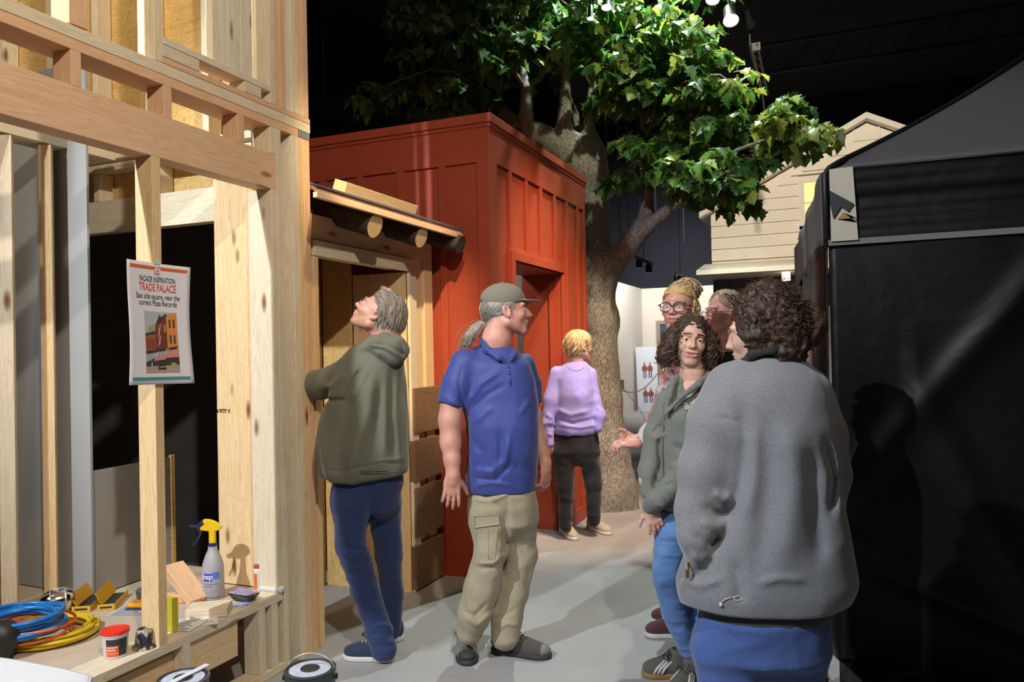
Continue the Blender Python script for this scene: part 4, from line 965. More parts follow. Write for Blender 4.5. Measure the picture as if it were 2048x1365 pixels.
for pts, r0, r1 in (([(1297, 262, -.3), (1310, 215, -.35), (1322, 165, -.4), (1345, 120, -.4)], 4, 2), ([(1290, 240, -.3), (1262, 190, -.35), (1235, 150, -.4)], 4, 2), ([(1384, 388, -.7), (1430, 330, -.9), (1475, 300, -1.0), (1530, 280, -1.1), (1600, 262, -1.2), (1640, 262, -1.2)], 5, 1.5),
                    ([(1352, 408, -.55), (1400, 420, -.6), (1450, 400, -.7), (1490, 395, -.8)], 4, 1.5), ([(1384, 388, -.7), (1400, 340, -.7), (1412, 300, -.6), (1410, 262, -.6), (1440, 235, -.6), (1480, 222, -.5)], 4, 1.6), ([(1410, 262, -.6), (1390, 245, -.6), (1365, 250, -.5)], 3, 1.2),
                    ([(1005, 220, .3), (950, 170, .1), (905, 145, .0), (860, 140, -.1), (800, 160, -.2), (740, 190, -.2)], 5, 1.5), ([(1053, 180, -.1), (1020, 130, -.2), (990, 90, -.3), (950, 40, -.3)], 5, 2), ([(1132, 150, -.1), (1110, 110, -.2), (1080, 85, -.3), (1040, 90, -.4)], 4, 2),
                    ([(1186, 165, .05), (1230, 120, 0), (1290, 80, -.1), (1360, 60, -.2), (1430, 60, -.3)], 5, 2), ([(1196, 90, .1), (1180, 40, 0), (1120, 0, 0)], 4, 2), ([(960, 185, .5), (930, 140, .5), (940, 80, .4), (960, 20, .4)], 5, 2), ([(1295, 330, -.3), (1265, 350, -.4), (1240, 375, -.4)], 3, 1.2), ([(1322, 165, -.4), (1380, 150, -.5), (1440, 150, -.5), (1470, 170, -.5)], 3.5, 1.2)):
    branch(pts, r0, r1)
o = m.build('branch_network', BARK, tf_.t, smooth=True)
# leaves: lobed blades growing in drooping sprays
LO = [(0, 0), (.06, .02), (.20, .10), (.38, .17), (.30, .27), (.34, .33), (.52, .42), (.50, .50), (.33, .55), (.30, .62), (.36, .70), (.22, .76), (.13, .86), (0, 1.0)]
lv = []; 
for x, y in LO: lv.append((x, y))
def leaf_template(fold, droop):
    V = []; F_ = []
    n = len(LO)
    for x, y in LO: V.append((0, y, -droop*y*y))
    for s in (1, -1):
        b0 = len(V)
        for x, y in LO[1:-1]: V.append((s*x, y, fold*x-droop*y*y-.10*x*x))
        for i in range(n-1):
            a = i; b = i+1; c = b0+i if i < n-2 else None; d = b0+i-1 if i > 0 else None
            q = [a, b]+([c] if c is not None else [])+([d] if d is not None else [])
            F_.append(q if s == 1 else q[::-1])
    return np.array(V), F_
TMP = [leaf_template(f_, d_) for f_, d_ in ((.25, .25), (.45, .45), (.10, .15), (.35, .6))]
def leafmat(name, lo_, hi_, tl):
    m_, nt, b = newmat(name); mp = mapping(nt); n = noise(nt, mp, 4.5, 4, .7); c = ramp(nt, n.outputs[0], [(.3, lo_), (.7, hi_)]).outputs[0]; nt.links.new(c, b.inputs['Base Color']); b.inputs['Roughness'].default_value = .42
    tr = N(nt, 'ShaderNodeBsdfTranslucent'); tr.inputs[0].default_value = (*tl, 1); mx = N(nt, 'ShaderNodeMixShader'); mx.inputs[0].default_value = .34; nt.links.new(b.outputs[0], mx.inputs[1]); nt.links.new(tr.outputs[0], mx.inputs[2]); nt.links.new(mx.outputs[0], nt.nodes['Material Output'].inputs[0]); bump(nt, b, noise(nt, mp, 45, 3).outputs[0], .3, .005); return m_
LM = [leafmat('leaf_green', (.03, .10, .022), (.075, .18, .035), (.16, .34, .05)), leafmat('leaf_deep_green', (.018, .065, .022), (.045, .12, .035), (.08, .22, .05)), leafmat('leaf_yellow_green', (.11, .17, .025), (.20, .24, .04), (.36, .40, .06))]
LV, LF, LMI = [], [], []; lcount = 0
rl = np.random.default_rng(5); tw = MB()
def add_leaf(p, d, nrm, s, mi):
    global lcount
    T, F_ = TMP[rl.integers(0, 4)]; d = d/np.linalg.norm(d); x = np.cross(d, nrm); x /= np.linalg.norm(x)+1e-9; z = np.cross(x, d); R = np.stack([x, d, z], 1)
    v = p+(T*s) @ R.T; o_ = len(LV)*len(T); LV.append(v); LF.extend([[i+o_ for i in q] for q in F_]); LMI.extend([mi]*len(F_)); lcount += 1
def spray(c, yellow):
    a = rl.uniform(0, 2*PI); d = np.array([math.cos(a), math.sin(a), rl.uniform(-.35, .3)]); L = rl.uniform(.10, .24); n = int(rl.integers(6, 11)); pts = [c+d*L*t+np.array([0, 0, -.10*t*t]) for t in np.linspace(0, 1, 4)]; tw.tube(pts, [.0045, .0035, .003, .002], 4)
    for i in range(n):
        t = (i+.5)/n; p = c+d*L*t+np.array([0, 0, -.10*t*t]); sd = 1 if i % 2 else -1; side = np.cross(d, [0, 0, 1])*sd; ld = d*rl.uniform(.2, .9)+side*rl.uniform(.3, .9)+np.array([0, 0, rl.uniform(-1.1, -.2)])+rl.normal(size=3)*.18; nr = np.array([rl.normal()*.35, rl.normal()*.35, 1.])
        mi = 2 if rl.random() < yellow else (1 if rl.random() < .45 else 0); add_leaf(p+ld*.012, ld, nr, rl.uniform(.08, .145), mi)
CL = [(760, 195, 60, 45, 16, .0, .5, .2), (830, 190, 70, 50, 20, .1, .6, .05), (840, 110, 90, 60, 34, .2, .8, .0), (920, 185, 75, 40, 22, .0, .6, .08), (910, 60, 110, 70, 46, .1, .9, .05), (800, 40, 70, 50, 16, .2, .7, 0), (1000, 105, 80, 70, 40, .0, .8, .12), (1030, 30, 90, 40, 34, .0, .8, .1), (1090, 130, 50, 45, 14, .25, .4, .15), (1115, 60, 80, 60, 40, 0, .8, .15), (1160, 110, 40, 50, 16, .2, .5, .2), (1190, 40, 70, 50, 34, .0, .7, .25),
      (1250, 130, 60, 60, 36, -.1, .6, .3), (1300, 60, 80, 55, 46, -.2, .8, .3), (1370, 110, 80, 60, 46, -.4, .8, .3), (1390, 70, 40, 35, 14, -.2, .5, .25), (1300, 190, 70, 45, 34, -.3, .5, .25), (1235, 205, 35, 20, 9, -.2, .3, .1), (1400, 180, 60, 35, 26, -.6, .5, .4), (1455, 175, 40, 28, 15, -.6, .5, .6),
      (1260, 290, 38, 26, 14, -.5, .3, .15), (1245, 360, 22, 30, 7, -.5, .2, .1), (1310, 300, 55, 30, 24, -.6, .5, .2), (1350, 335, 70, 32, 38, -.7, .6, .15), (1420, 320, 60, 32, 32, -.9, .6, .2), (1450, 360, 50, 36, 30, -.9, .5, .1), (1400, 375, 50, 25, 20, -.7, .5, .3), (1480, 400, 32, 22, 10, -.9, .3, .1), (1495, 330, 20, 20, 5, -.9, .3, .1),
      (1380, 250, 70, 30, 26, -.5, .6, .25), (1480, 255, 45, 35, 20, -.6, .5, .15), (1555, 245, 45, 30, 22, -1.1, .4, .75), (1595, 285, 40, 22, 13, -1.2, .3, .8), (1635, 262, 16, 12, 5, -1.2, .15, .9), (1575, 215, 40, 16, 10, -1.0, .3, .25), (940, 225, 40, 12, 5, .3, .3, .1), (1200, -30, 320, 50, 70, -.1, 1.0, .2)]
for (px, py, rx, ry, n, dd, dr, yl) in CL:
    for _ in range(n):
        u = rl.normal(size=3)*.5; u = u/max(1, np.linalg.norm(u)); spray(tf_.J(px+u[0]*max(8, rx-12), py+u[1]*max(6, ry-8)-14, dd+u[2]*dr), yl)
LVa = np.concatenate(LV); foliage = pyd('foliage', LVa, LF, LM, tf_.t, False, LMI); foliage['kind'] = 'stuff'
o = tw.build('twigs', TWIG, tf_.t, smooth=True); o['kind'] = 'stuff'
# ------------------------------------------------------------------ people
SK_PINK = skin('ruddy', (.64, .34, .27)); SK_FAIR = skin('fair', (.66, .42, .32)); SK_WARM = skin('warm', (.58, .36, .26))
DENIM_D = cloth('dark_blue_denim', (.020, .036, .11), kind='denim', wr=3, bmp=.35); DENIM_L = cloth('light_blue_denim', (.10, .20, .42), kind='denim', wr=3, bmp=.35); DENIM_M = cloth('mid_blue_denim', (.055, .10, .27), kind='denim', wr=3, bmp=.35)
WHITE_RUB = plain('white_rubber', (.60, .58, .54), .6); GUM = plain('gum_rubber', (.30, .16, .06), .6); BLACK_RUB = plain('black_rubber', (.03, .03, .035), .7)
DARK_LACE = plain('dark_lace', (.05, .045, .04), .8); PALE_LACE = plain('pale_lace', (.55, .52, .46), .8)
def strip(fig, name, px, mat, r=.003, parent=None, n=6, label=None):
    m = MB(); m.tube([fig.J(*p) for p in px], r, n); o = m.build(name, mat, parent or fig.t, smooth=True)
    if label: o['label'] = label
    return o
def legs_of(fig, hip, L1, L2, k=.02):
    h = list(hip); q = max(hip, key=lambda t: t[0]); h.append((q[0]+26, q[1]+10, q[2]-10, q[3], q[4]*.62))
    return U(.05, fig.torso(h, 2.2, .05), fig.limb(L1, k), fig.limb(L2, k))

# ---- man in the olive hoodie, looking up into the cabin doorway
f = Fig(3.78, 'person in olive hoodie and dark blue jeans leaning toward the doorway, looking up', G(745, 1310))
OLIVE = cloth('olive_fleece_hoodie', (.150, .152, .112), nz=.10, wr=1.2); BLU = cloth('navy_canvas', (.02, .035, .07))
R = frame((-.775, .06, .63), (.63, 0, .775)); f.hd = Head(f, f.J(757, 629), R, 1.0, SK_PINK, (.30, .24, .17), (.2, .3, .4), neck=[f.J(772, 668), f.J(778, 715)], neckr=(.056, .066), beard=hairmat('ginger_beard', (.42, .22, .13), (.55, .30, .19), .7), smile=.0, fat=.004, jaw=1.08, nose=1.05)
lo, hi = f.hd.bbox(hi=(.11, .14, .14)); lo[2] -= .10; head_s = surfnet(f.hd.full, lo, hi, .0028)
inner = U(.03, f.torso([(940, 665, 800, 0, .10), (830, 670, 790, 0, .10), (740, 690, 780, 0, .08), (705, 740, 795, 0, .06)]), f.limb([(700, 740, .05, 20), (650, 770, .12, 17), (560, 760, .25, 13)]))
hand = hand_field(f.J(565, 760, .24), -CR*.9+CU*.35, CF, 1, .5); arm_s = surfnet(U(.01, f.limb([(640, 768, .13, 15), (565, 760, .24, 12)]), hand), f.J(575, 800, .1)-.22, f.J(575, 740, .3)+.2, .005)
lower = U(.03, f.limb([(705, 960, 0, 22), (706, 1100, -.03, 14), (757, 1285, -.05, 9)]), f.limb([(765, 960, .12, 22), (778, 1120, .15, 13), (782, 1255, .2, 9)]))
f.o = nmesh('body', [head_s, surfnet(inner, *f.box(540, 690, 820, 950, -.2, .4), .015), arm_s, surfnet(lower, *f.box(660, 940, 830, 1300, -.2, .4), .015)], f.hd.mats, f.t, f.hd.matfn)
tor = f.torso([(962, 668, 716, 0, .12), (955, 650, 805, 0, .14), (945, 638, 815, 0, .15), (900, 632, 818, 0, .165), (840, 640, 816, 0, .165), (780, 662, 812, 0, .155), (735, 686, 808, 0, .14), (705, 705, 806, 0, .12), (685, 726, 800, 0, .095), (668, 745, 795, 0, .07)], 2.3)
slv = f.limb([(722, 722, .0, 33), (690, 752, .02, 31), (640, 770, .10, 29), (585, 765, .20, 20)], .02)
fold = f.limb([(742, 740, -.15, 14), (728, 830, -.17, 20), (700, 905, -.15, 22), (690, 950, -.12, 21)], .03)
fold2 = f.limb([(790, 760, -.10, 6), (792, 860, -.13, 12), (798, 915, -.12, 13)], .03)
hood = U(.03, f.limb([(727, 699, -.09, 9), (755, 689, -.12, 13), (785, 697, -.11, 19), (800, 700, .0, 17), (790, 684, .10, 15), (752, 676, .12, 9)], .03), f.limb([(765, 704, -.13, 12), (788, 716, -.11, 14), (798, 712, -.03, 13)], .03), f.limb([(740, 684, -.07, 8), (770, 676, -.09, 10), (795, 686, -.04, 14)], .02))
g1, g2 = f.limb([(758, 696, -.17, 3), (785, 706, -.18, 4), (806, 716, -.13, 3)]), f.limb([(752, 684, -.15, 2.5), (785, 692, -.15, 3.5), (808, 698, -.09, 3)])
hf = U(.03, tor, slv); hf = (lambda a, b: (lambda P: smin(a(P), b(P), .012)))(hf, hood); hf = creases(hf, f, [([(742, 688), (768, 690), (790, 700), (810, 712)], 3.5, -.008), ([(738, 696), (765, 700), (785, 712), (800, 728)], 3.5, -.009), ([(745, 692), (775, 697), (806, 716)], 3, .007)])
hf = creases(hf, f, [([(742, 745), (735, 820), (712, 890), (698, 955)], 15, .030), ([(762, 760), (757, 840), (742, 930)], 9, -.012), ([(700, 790), (690, 860), (672, 950)], 12, -.012), ([(784, 740), (782, 830), (790, 925)], 8, -.014), ([(804, 760), (806, 850), (812, 920)], 9, -.010), ([(770, 760), (770, 850), (768, 920)], 8, .010), ([(725, 735), (705, 765), (690, 800), (640, 802)], 5, -.016), ([(738, 735), (720, 770), (705, 800)], 5, .010), ([(690, 745), (665, 770), (640, 778)], 7, .010), ([(740, 925), (775, 922), (812, 915)], 4, .006), ([(655, 940), (690, 944), (722, 935), (765, 925), (812, 930)], 2.2, -.006), ([(728, 705), (716, 735), (722, 765)], 2, -.004)])
hf = wrinkle(hf, .0035, (9, 9, 5), 2)
f.mesh('hoodie', hf, (560, 655, 828, 985, -.25, .40), .0065, OLIVE)
rib = f.torso([(966, 655, 716, -.04, .13), (950, 648, 720, -.04, .14)]); 
m = MB()
for j in range(2): m.tube([f.J(640+175*t, 937+4*j+6*math.sin(t*3), -.158+.10*abs(t-.5)**2*4) for t in np.linspace(.02, .98, 16)], .002, 5)
m.build('hem_seam', OLIVE, f.t, smooth=True)
jf = legs_of(f, [(1010, 664, 800, .03, .11), (970, 664, 806, .03, .13), (930, 668, 806, .03, .13)], [(704, 1010, -.02, 38), (703, 1090, -.03, 32), (730, 1180, -.03, 27), (757, 1262, -.05, 26), (768, 1300, -.06, 25)], [(768, 1010, .12, 35), (778, 1110, .15, 26), (785, 1190, .18, 21), (783, 1262, .2, 18)])
jf = creases(jf, f, [([(672, 1105), (710, 1118), (735, 1100)], 5, .010), ([(675, 1090), (712, 1100), (738, 1080)], 4, -.009), ([(688, 1130), (715, 1138), (740, 1122)], 4, .009), ([(690, 1148), (722, 1150), (745, 1140)], 4, -.008), ([(745, 1255), (765, 1250), (785, 1255)], 4, .010), ([(742, 1270), (765, 1268), (788, 1272)], 4, -.008), ([(745, 1285), (770, 1284), (790, 1286)], 4, .008), ([(745, 985), (742, 1040), (735, 1100)], 9, -.020), ([(690, 1010), (720, 1030)], 6, .006)]); jf = wrinkle(jf, .004, (11, 11, 16), 4); f.mesh('jeans', clip(jf, CU*-1, f.J(760, 1306)), (640, 925, 840, 1315, -.3, .45), .0065, DENIM_D)
a, b = G(788, 1322), G(688, 1316); shoe(f, a, b, upper=BLU, sole=WHITE_RUB, lace=PALE_LACE, w=.048, label='navy canvas sneaker with white sole')
a, b = G(803, 1283), G(735, 1262); shoe(f, a, b, upper=BLU, sole=WHITE_RUB, lace=PALE_LACE, w=.046, label='navy canvas sneaker with white sole')
f.hd.glasses(plain('thin_wire', (.25, .22, .2), .3, .8), w=.026, h=.016, t=.0011, label='thin wire-framed glasses')
GH1, GH2, GH3 = hairmat('grey_brown', (.22, .18, .14), (.30, .25, .20)), hairmat('grey', (.36, .33, .30), (.46, .42, .37)), hairmat('dark_ash', (.13, .10, .08), (.2, .16, .12))
def region_short(front=.045, nape=-.055, ear=True):
    def g(p):
        x, y, z = p
        if y > -.0 and z < .028+.45*max(0, y) : return False
        if y > .062: return z > .085
        if y > front and z < .055: return False
        if z < nape: return False
        return True
    return g
def hair_cap(hd, th, mats, cut=lambda P: 0*P[:, 0]-1, res=.004, amp=.003, name='hair', er=(.078, .099, .087), ec=(0, -.018, .034), freq=(90, 20, 60), ext=.05, lab=None):
    er = np.array(er)
    def g(P):
        d = ell(ec, er+th)(P); c = cut(P); d = smax(d, c.astype(np.float32), .010); n = vnoise(P*A3(freq)+3); return d+amp*n
    ff = local(g, hd.c, hd.R, hd.sc); lo, hi = hd.bbox((-.12-ext, -.15-ext, -.12-ext), (.12+ext, .13, .15+ext)); o = nmesh(name, [surfnet(ff, lo, hi, res)], mats, hd.fig.t)
    if lab: o['label'] = lab
    return o
def cut_short(P):    # negative where hair is kept
    x, y, z = P[:, 0], P[:, 1], P[:, 2]
    front = y-.072-.10*(z-.055)*(z > .055)-.0*x; face = np.minimum(y+.002, .030+.35*y-z)     # remove below a line in front of the ears
    a = np.maximum(front*.9, -.062-z); return np.maximum(a, np.minimum(y-.006, (.034+.45*np.maximum(y, 0))-z))
hc = hair_cap(f.hd, .010, [GH3], cut_short)
strands('hair_strands', f.hd, [GH1, GH2, GH3, GH2], 1500, region_short(), lambda p, r: (p[0]*4, -1.0 if p[1] > -.03 else -.45, -.25 if p[1] > 0 else -1.0+max(0, p[2]-.06)*8), lambda p, r: (.07 if p[2] > .05 else .045)*r.uniform(.7, 1.1), 7, .0012, (1.08, 1.17), seed=3, parent=hc, jit=.12)

# ---- man in the blue striped polo and cap
f = Fig(3.70, 'person in blue striped polo, grey cap, ponytail and khaki cargo trousers looking right', G(1000, 1322))
def polo():
    m, nt, b = newmat('blue_striped_polo'); tc = N(nt, 'ShaderNodeTexCoord'); sx = N(nt, 'ShaderNodeSeparateXYZ'); nt.links.new(tc.outputs['Object'], sx.inputs[0])
    mp = mapping(nt); nz_ = noise(nt, mp, 5, 2); mu = N(nt, 'ShaderNodeMath', operation='MULTIPLY_ADD'); mu.inputs[1].default_value = .012; nt.links.new(nz_.outputs[0], mu.inputs[0]); nt.links.new(sx.outputs['Z'], mu.inputs[2])
    s = N(nt, 'ShaderNodeMath', operation='MULTIPLY'); s.inputs[1].default_value = 150; nt.links.new(mu.outputs[0], s.inputs[0]); fr = N(nt, 'ShaderNodeMath', operation='FRACT'); nt.links.new(s.outputs[0], fr.inputs[0])
    r = ramp(nt, fr.outputs[0], [(.0, (.020, .036, .23)), (.55, (.020, .036, .23)), (.68, (.07, .10, .32)), (.88, (.07, .10, .32)), (1, (.02, .036, .23))]); nt.links.new(r.outputs[0], b.inputs['Base Color']); b.inputs['Roughness'].default_value = .6; b.inputs['Sheen Weight'].default_value = .2
    bump(nt, b, noise(nt, mp, 350, 2).outputs[0], .2, .003); return m
POLO = polo(); KHAKI = cloth('khaki_cotton', (.36, .31, .21), nz=.06, wr=2.0, bmp=.3)
R = frame((1, .13, .03), (-.03, 0, 1)); f.hd = Head(f, f.J(1013, 622), R, 1.0, SK_PINK, (.4, .34, .28), (.2, .3, .35), neck=[f.J(992, 680), f.J(985, 722)], neckr=(.060, .072), smile=.25, jaw=1.1, nose=1.15, fat=.003)
lo, hi = f.hd.bbox(); lo[2] -= .10; head_s = surfnet(f.hd.full, lo, hi, .0028)
torf = f.torso([(970, 940, 1068, 0, .11), (880, 945, 1060, 0, .12), (760, 930, 1055, 0, .11), (715, 945, 1040, 0, .07)])
armL = f.limb([(905, 800, -.09, 24), (900, 840, -.10, 22.5), (901, 885, -.11, 20.5), (904, 920, -.13, 16), (906, 950, -.14, 14)], .02)
hL = hand_field(f.J(906, 948, -.14), -CU-CR*.07, CF*1-CR*.2, 1, .22, .16, 1.0, .2)
armR = f.limb([(1052, 790, .10, 20), (1066, 830, .10, 17), (1078, 878, .09, 15.5), (1091, 928, .06, 11.5)], .02); hR = hand_field(f.J(1091, 926, .06), -CU+CR*.02, CF*.6-CR*.8, 1, .55, .1, .98, .4)
legsf = U(.03, f.limb([(970, 990, 0, 24), (982, 1105, -.04, 16), (944, 1250, -.02, 10)]), f.limb([(1040, 990, .06, 24), (1041, 1115, .06, 16), (1014, 1265, .04, 10)]))
f.o = nmesh('body', [head_s, surfnet(torf, *f.box(910, 700, 1090, 990, -.2, .3), .015), surfnet(U(.01, armL, hL), *f.box(865, 780, 945, 1045, -.25, .05), .0045), surfnet(U(.01, armR, hR), *f.box(1030, 770, 1120, 1000, -.08, .22), .0045), surfnet(legsf, *f.box(900, 980, 1090, 1300, -.2, .3), .015)], f.hd.mats, f.t, f.hd.matfn)
tor = f.torso([(982, 932, 1071, 0, .14), (960, 930, 1074, 0, .15), (900, 934, 1077, -.01, .165), (850, 930, 1078, -.01, .165), (800, 922, 1076, 0, .155), (760, 916, 1070, 0, .145), (728, 914, 1058, 0, .13), (708, 930, 1040, .01, .105), (692, 952, 1022, .01, .08)], 2.3)
s1 = clip(f.limb([(930, 728, -.06, 30), (915, 770, -.08, 31), (900, 830, -.10, 32)], .02), f.J(897, 822, -.1)-f.J(915, 760, -.07), f.J(900, 812, -.1), .003)
s2 = clip(f.limb([(1048, 728, .07, 22), (1060, 770, .09, 22), (1066, 830, .10, 22)], .02), f.J(1068, 822, .1)-f.J(1058, 760, .1), f.J(1067, 808, .1), .003)
pf_ = U(.022, tor, s1, s2)
pf_ = creases(pf_, f, [([(936, 808), (960, 770), (1000, 742)], 6, .009), ([(938, 825), (975, 790), (1010, 770)], 5, -.006), ([(940, 850), (985, 815)], 6, .006), ([(950, 940), (985, 945), (1010, 920), (1018, 870)], 7, .013), ([(948, 955), (990, 962), (1020, 930)], 4, -.008), ([(945, 975), (985, 966), (1030, 975)], 4, .008), ([(1000, 860), (1003, 920), (990, 950)], 6, -.008), ([(935, 870), (965, 905), (960, 950)], 8, -.008), ([(1040, 830), (1060, 800)], 6, .006), ([(921, 790), (934, 850), (932, 975)], 5, -.014), ([(925, 730), (918, 765), (924, 800)], 2.2, -.004), ([(885, 790), (900, 802), (915, 806)], 2, .003), ([(1030, 930), (1060, 945)], 7, -.005)])
pf_ = wrinkle(pf_, .0022, (12, 12, 10), 5)
f.shirt = f.mesh('polo_shirt', pf_, (855, 680, 1100, 995, -.3, .3), .006, POLO)
col = f.limb([(975, 700, -.11, 5), (966, 680, -.03, 5), (972, 676, .08, 5), (1015, 694, .10, 5), (1031, 712, .04, 5)], .01); col2 = U(.008, f.limb([(964, 684, -.04, 5), (973, 700, -.10, 6), (998, 716, -.135, 6), (1004, 720, -.14, 3)], .01), f.limb([(1030, 704, -.05, 5), (1026, 712, -.09, 6), (1022, 721, -.125, 3)], .01))
f.mesh('collar', U(.008, col, col2), (950, 665, 1045, 735, -.22, .2), .004, POLO)
strip_ = MB(); strip_.tube([hit(pf_, x, y, 3., -.003) for x, y in ((1013, 724), (1017, 740), (1020, 756), (1021, 772))], .006, 6); strip_.build('placket', POLO, f.t, smooth=True)
m = MB(); [m.lathe(hit(pf_, 1017+j*1.5, 735+14*j, 3., .003), [(.0001, -.002), (.0038, -.002), (.0038, .002), (.0001, .002)], 12, rotx(PI/2)) for j in range(3)]; m.build('shirt_buttons', plain('navy_button', (.02, .03, .1), .3), f.t)
kf = legs_of(f, [(1045, 944, 1073, 0, .12), (1010, 937, 1074, 0, .135), (970, 938, 1070, 0, .13)], [(976, 1030, -.02, 37), (984, 1100, -.05, 34), (964, 1175, -.03, 35), (948, 1230, -.03, 33), (939, 1262, -.01, 27)], [(1038, 1030, .05, 35), (1042, 1110, .06, 32), (1026, 1180, .06, 31), (1014, 1235, .05, 30), (1010, 1272, .04, 29)])
kf = creases(kf, f, [([(950, 1126), (985, 1128), (1010, 1108)], 4, .010), ([(958, 1138), (990, 1136)], 4, -.008), ([(930, 1235), (955, 1250), (985, 1225)], 5, .012), ([(926, 1222), (950, 1232), (975, 1205)], 4, -.008), ([(950, 1000), (985, 1002), (1020, 985)], 5, .010), ([(960, 985), (1000, 1018), (1015, 1060)], 6, -.010), ([(1015, 1005), (1010, 1080), (1005, 1150)], 7, -.016), ([(990, 1262), (1015, 1248), (1040, 1252)], 4, .008), ([(985, 1240), (1010, 1232), (1035, 1215)], 4, -.006), ([(1040, 1100), (1060, 1130), (1050, 1180)], 7, -.006), ([(1000, 1085), (1010, 1110), (1008, 1130)], 3, .006), ([(992, 1075), (1006, 1090)], 3, .006), ([(940, 1150), (935, 1200), (945, 1235)], 6, .008)])
kf = wrinkle(kf, .003, (12, 12, 14), 14); f.tr = f.mesh('cargo_trousers', kf, (895, 965, 1095, 1310, -.25, .3), .006, KHAKI)
def patch(fig, name, px, dd, mat, th=.008, parent=None):
    pts = [fig.J(*p, dd) for p in px]; m = MB(); k = [q-CF*th for q in pts]; n = len(pts); m.add(k+pts, [tuple(range(n)), tuple(range(2*n-1, n-1, -1))]+[(i, (i+1) % n, n+(i+1) % n, n+i) for i in range(n)]); return m.build(name, mat, parent or fig.t, bevel=.002)
def patch_on(fld, name, outl, mat, par, th=.006, n=6, d0=3.):
    a, b, c, d = [np.array(q, float) for q in outl]; V = []
    for o_ in (th, -.004):
        for j in range(n+1):
            for i in range(n+1):
                q = (a*(1-i/n)+b*i/n)*(1-j/n)+(d*(1-i/n)+c*i/n)*j/n; V.append(hit(fld, q[0], q[1], d0, o_))
    k = n+1; F_ = [(j*k+i, j*k+i+1, (j+1)*k+i+1, (j+1)*k+i) for j in range(n) for i in range(n)]; s2 = k*k
    per = [i for i in range(k)]+[j*k+n for j in range(1, k)]+[n*k+i for i in range(n-1, -1, -1)]+[j*k for j in range(n-1, 0, -1)]
    F_ += [tuple(s2+v for v in q[::-1]) for q in F_]+[(per[i], per[(i+1) % len(per)], s2+per[(i+1) % len(per)], s2+per[i]) for i in range(len(per))]
    return pyd(name, V, F_, mat, par, True)
patch_on(kf, 'pocket_flap', [(948, 1034), (997, 1030), (999, 1050), (948, 1057)], KHAKI, f.tr, .007)
m = MB(); m.tube([hit(kf, x, y, 3., .001) for x, y in ((951, 1058), (953, 1080), (955, 1100), (958, 1121), (972, 1121), (990, 1118), (991, 1100), (993, 1080), (994, 1056))], .0022, 5)
m.tube([hit(kf, x, y, 3., .0005) for x, y in ((975, 1060), (976, 1080), (977, 1100), (977, 1119))], .0016, 5); m.build('pocket_seam', KHAKI, f.tr, smooth=True)
TAUP = cloth('taupe_hiking_mesh', (.16, .14, .11), nz=.2); 
a, b = G(931, 1283), G(936, 1334); shoe(f, a, b, upper=TAUP, sole=BLACK_RUB, lace=DARK_LACE, w=.052, label='taupe hiking shoe pointing forward', toe_cap=BLACK_RUB)
a, b = G(985, 1303), G(1102, 1318); shoe(f, a, b, upper=cloth('dark_taupe_mesh', (.07, .06, .05)), sole=BLACK_RUB, lace=DARK_LACE, w=.050, label='dark taupe hiking shoe pointing right', toe_cap=plain('grey_toe_rubber', (.16, .16, .18), .6))
CAPM = cloth('grey_olive_cap_cotton', (.19, .18, .145), nz=.05)
def capf(P):
    x, y, z = P[:, 0], P[:, 1], P[:, 2]; d = ell((0, -.016, .052), (.086, .108, .082))(P); zc = z-.20*y-.026; d = smax(d, -(zc), .003)
    br = ell((0, .098, .052), (.074, .082, .020))(P); zb = np.abs(z-.052+1.6*x*x+.10*(y-.05))-.003; br = smax(br, zb, .003); br = smax(br, -(y-.04), .002); return smin(d, br, .005)
capf2 = lambda P: smax(capf(P), -ell((0, -.125, .038), (.028, .04, .022))(P), .003)
lo, hi = f.hd.bbox((-.12, -.15, -.02), (.12, .21, .16)); o = nmesh('baseball_cap', [surfnet(local(capf2, f.hd.c, f.hd.R, 1), lo, hi, .003)], [CAPM], f.t); o['label'] = 'grey-olive baseball cap with curved brim'
m = MB(); m.lathe(f.hd.W((0, -.016, .135)), [(.0001, -.004), (.007, -.002), (.007, .002), (.0001, .004)], 10); m.build('cap_button', CAPM, o)
hc = hair_cap(f.hd, .006, [GH2], lambda P: np.maximum(np.maximum(P[:, 2]-.045, P[:, 1]-.028), np.maximum(-.058-P[:, 2]+.3*P[:, 1], np.minimum(P[:, 1]-.0, -.004-P[:, 2]))), name='hair')
strands('hair_strands', f.hd, [GH2, GH1, hairmat('silver', (.45, .42, .38), (.55, .52, .47))], 800, lambda p: p[2] < .05 and p[2] > -.05 and p[1] < .035 and not (p[1] > -.01 and p[2] < .008), lambda p, r: np.array([0, -.112, -.052])-p, .065, 7, .0011, (1.06, 1.09), seed=4, parent=hc, jit=.05)
pt = [f.J(972, 648, .0), f.J(960, 652, -.01), f.J(950, 660, -.03), f.J(940, 672, -.05), f.J(933, 688, -.07)]
o = nmesh('ponytail', [surfnet(wrinkle(chain(pt, [.022, .021, .026, .024, .014], .01), .003, (60, 60, 25), 3), np.min(pt, 0)-.05, np.max(pt, 0)+.05, .0035)], [GH2], f.t); o['label'] = 'grey wavy ponytail'
V = MB()
for k in range(90):
    of = RNG.normal(size=3)*.011; ph = RNG.uniform(0, 6); V.tube([p+of*(1+.12*i)+CR*.003*math.sin(i*2+ph) for i, p in enumerate(pt+[pt[-1]+(pt[-1]-pt[-2])*.35+RNG.normal(size=3)*.004])], [.0016]*5+[.0006], 4)
V.build('ponytail_strands', [GH1], o, smooth=True)

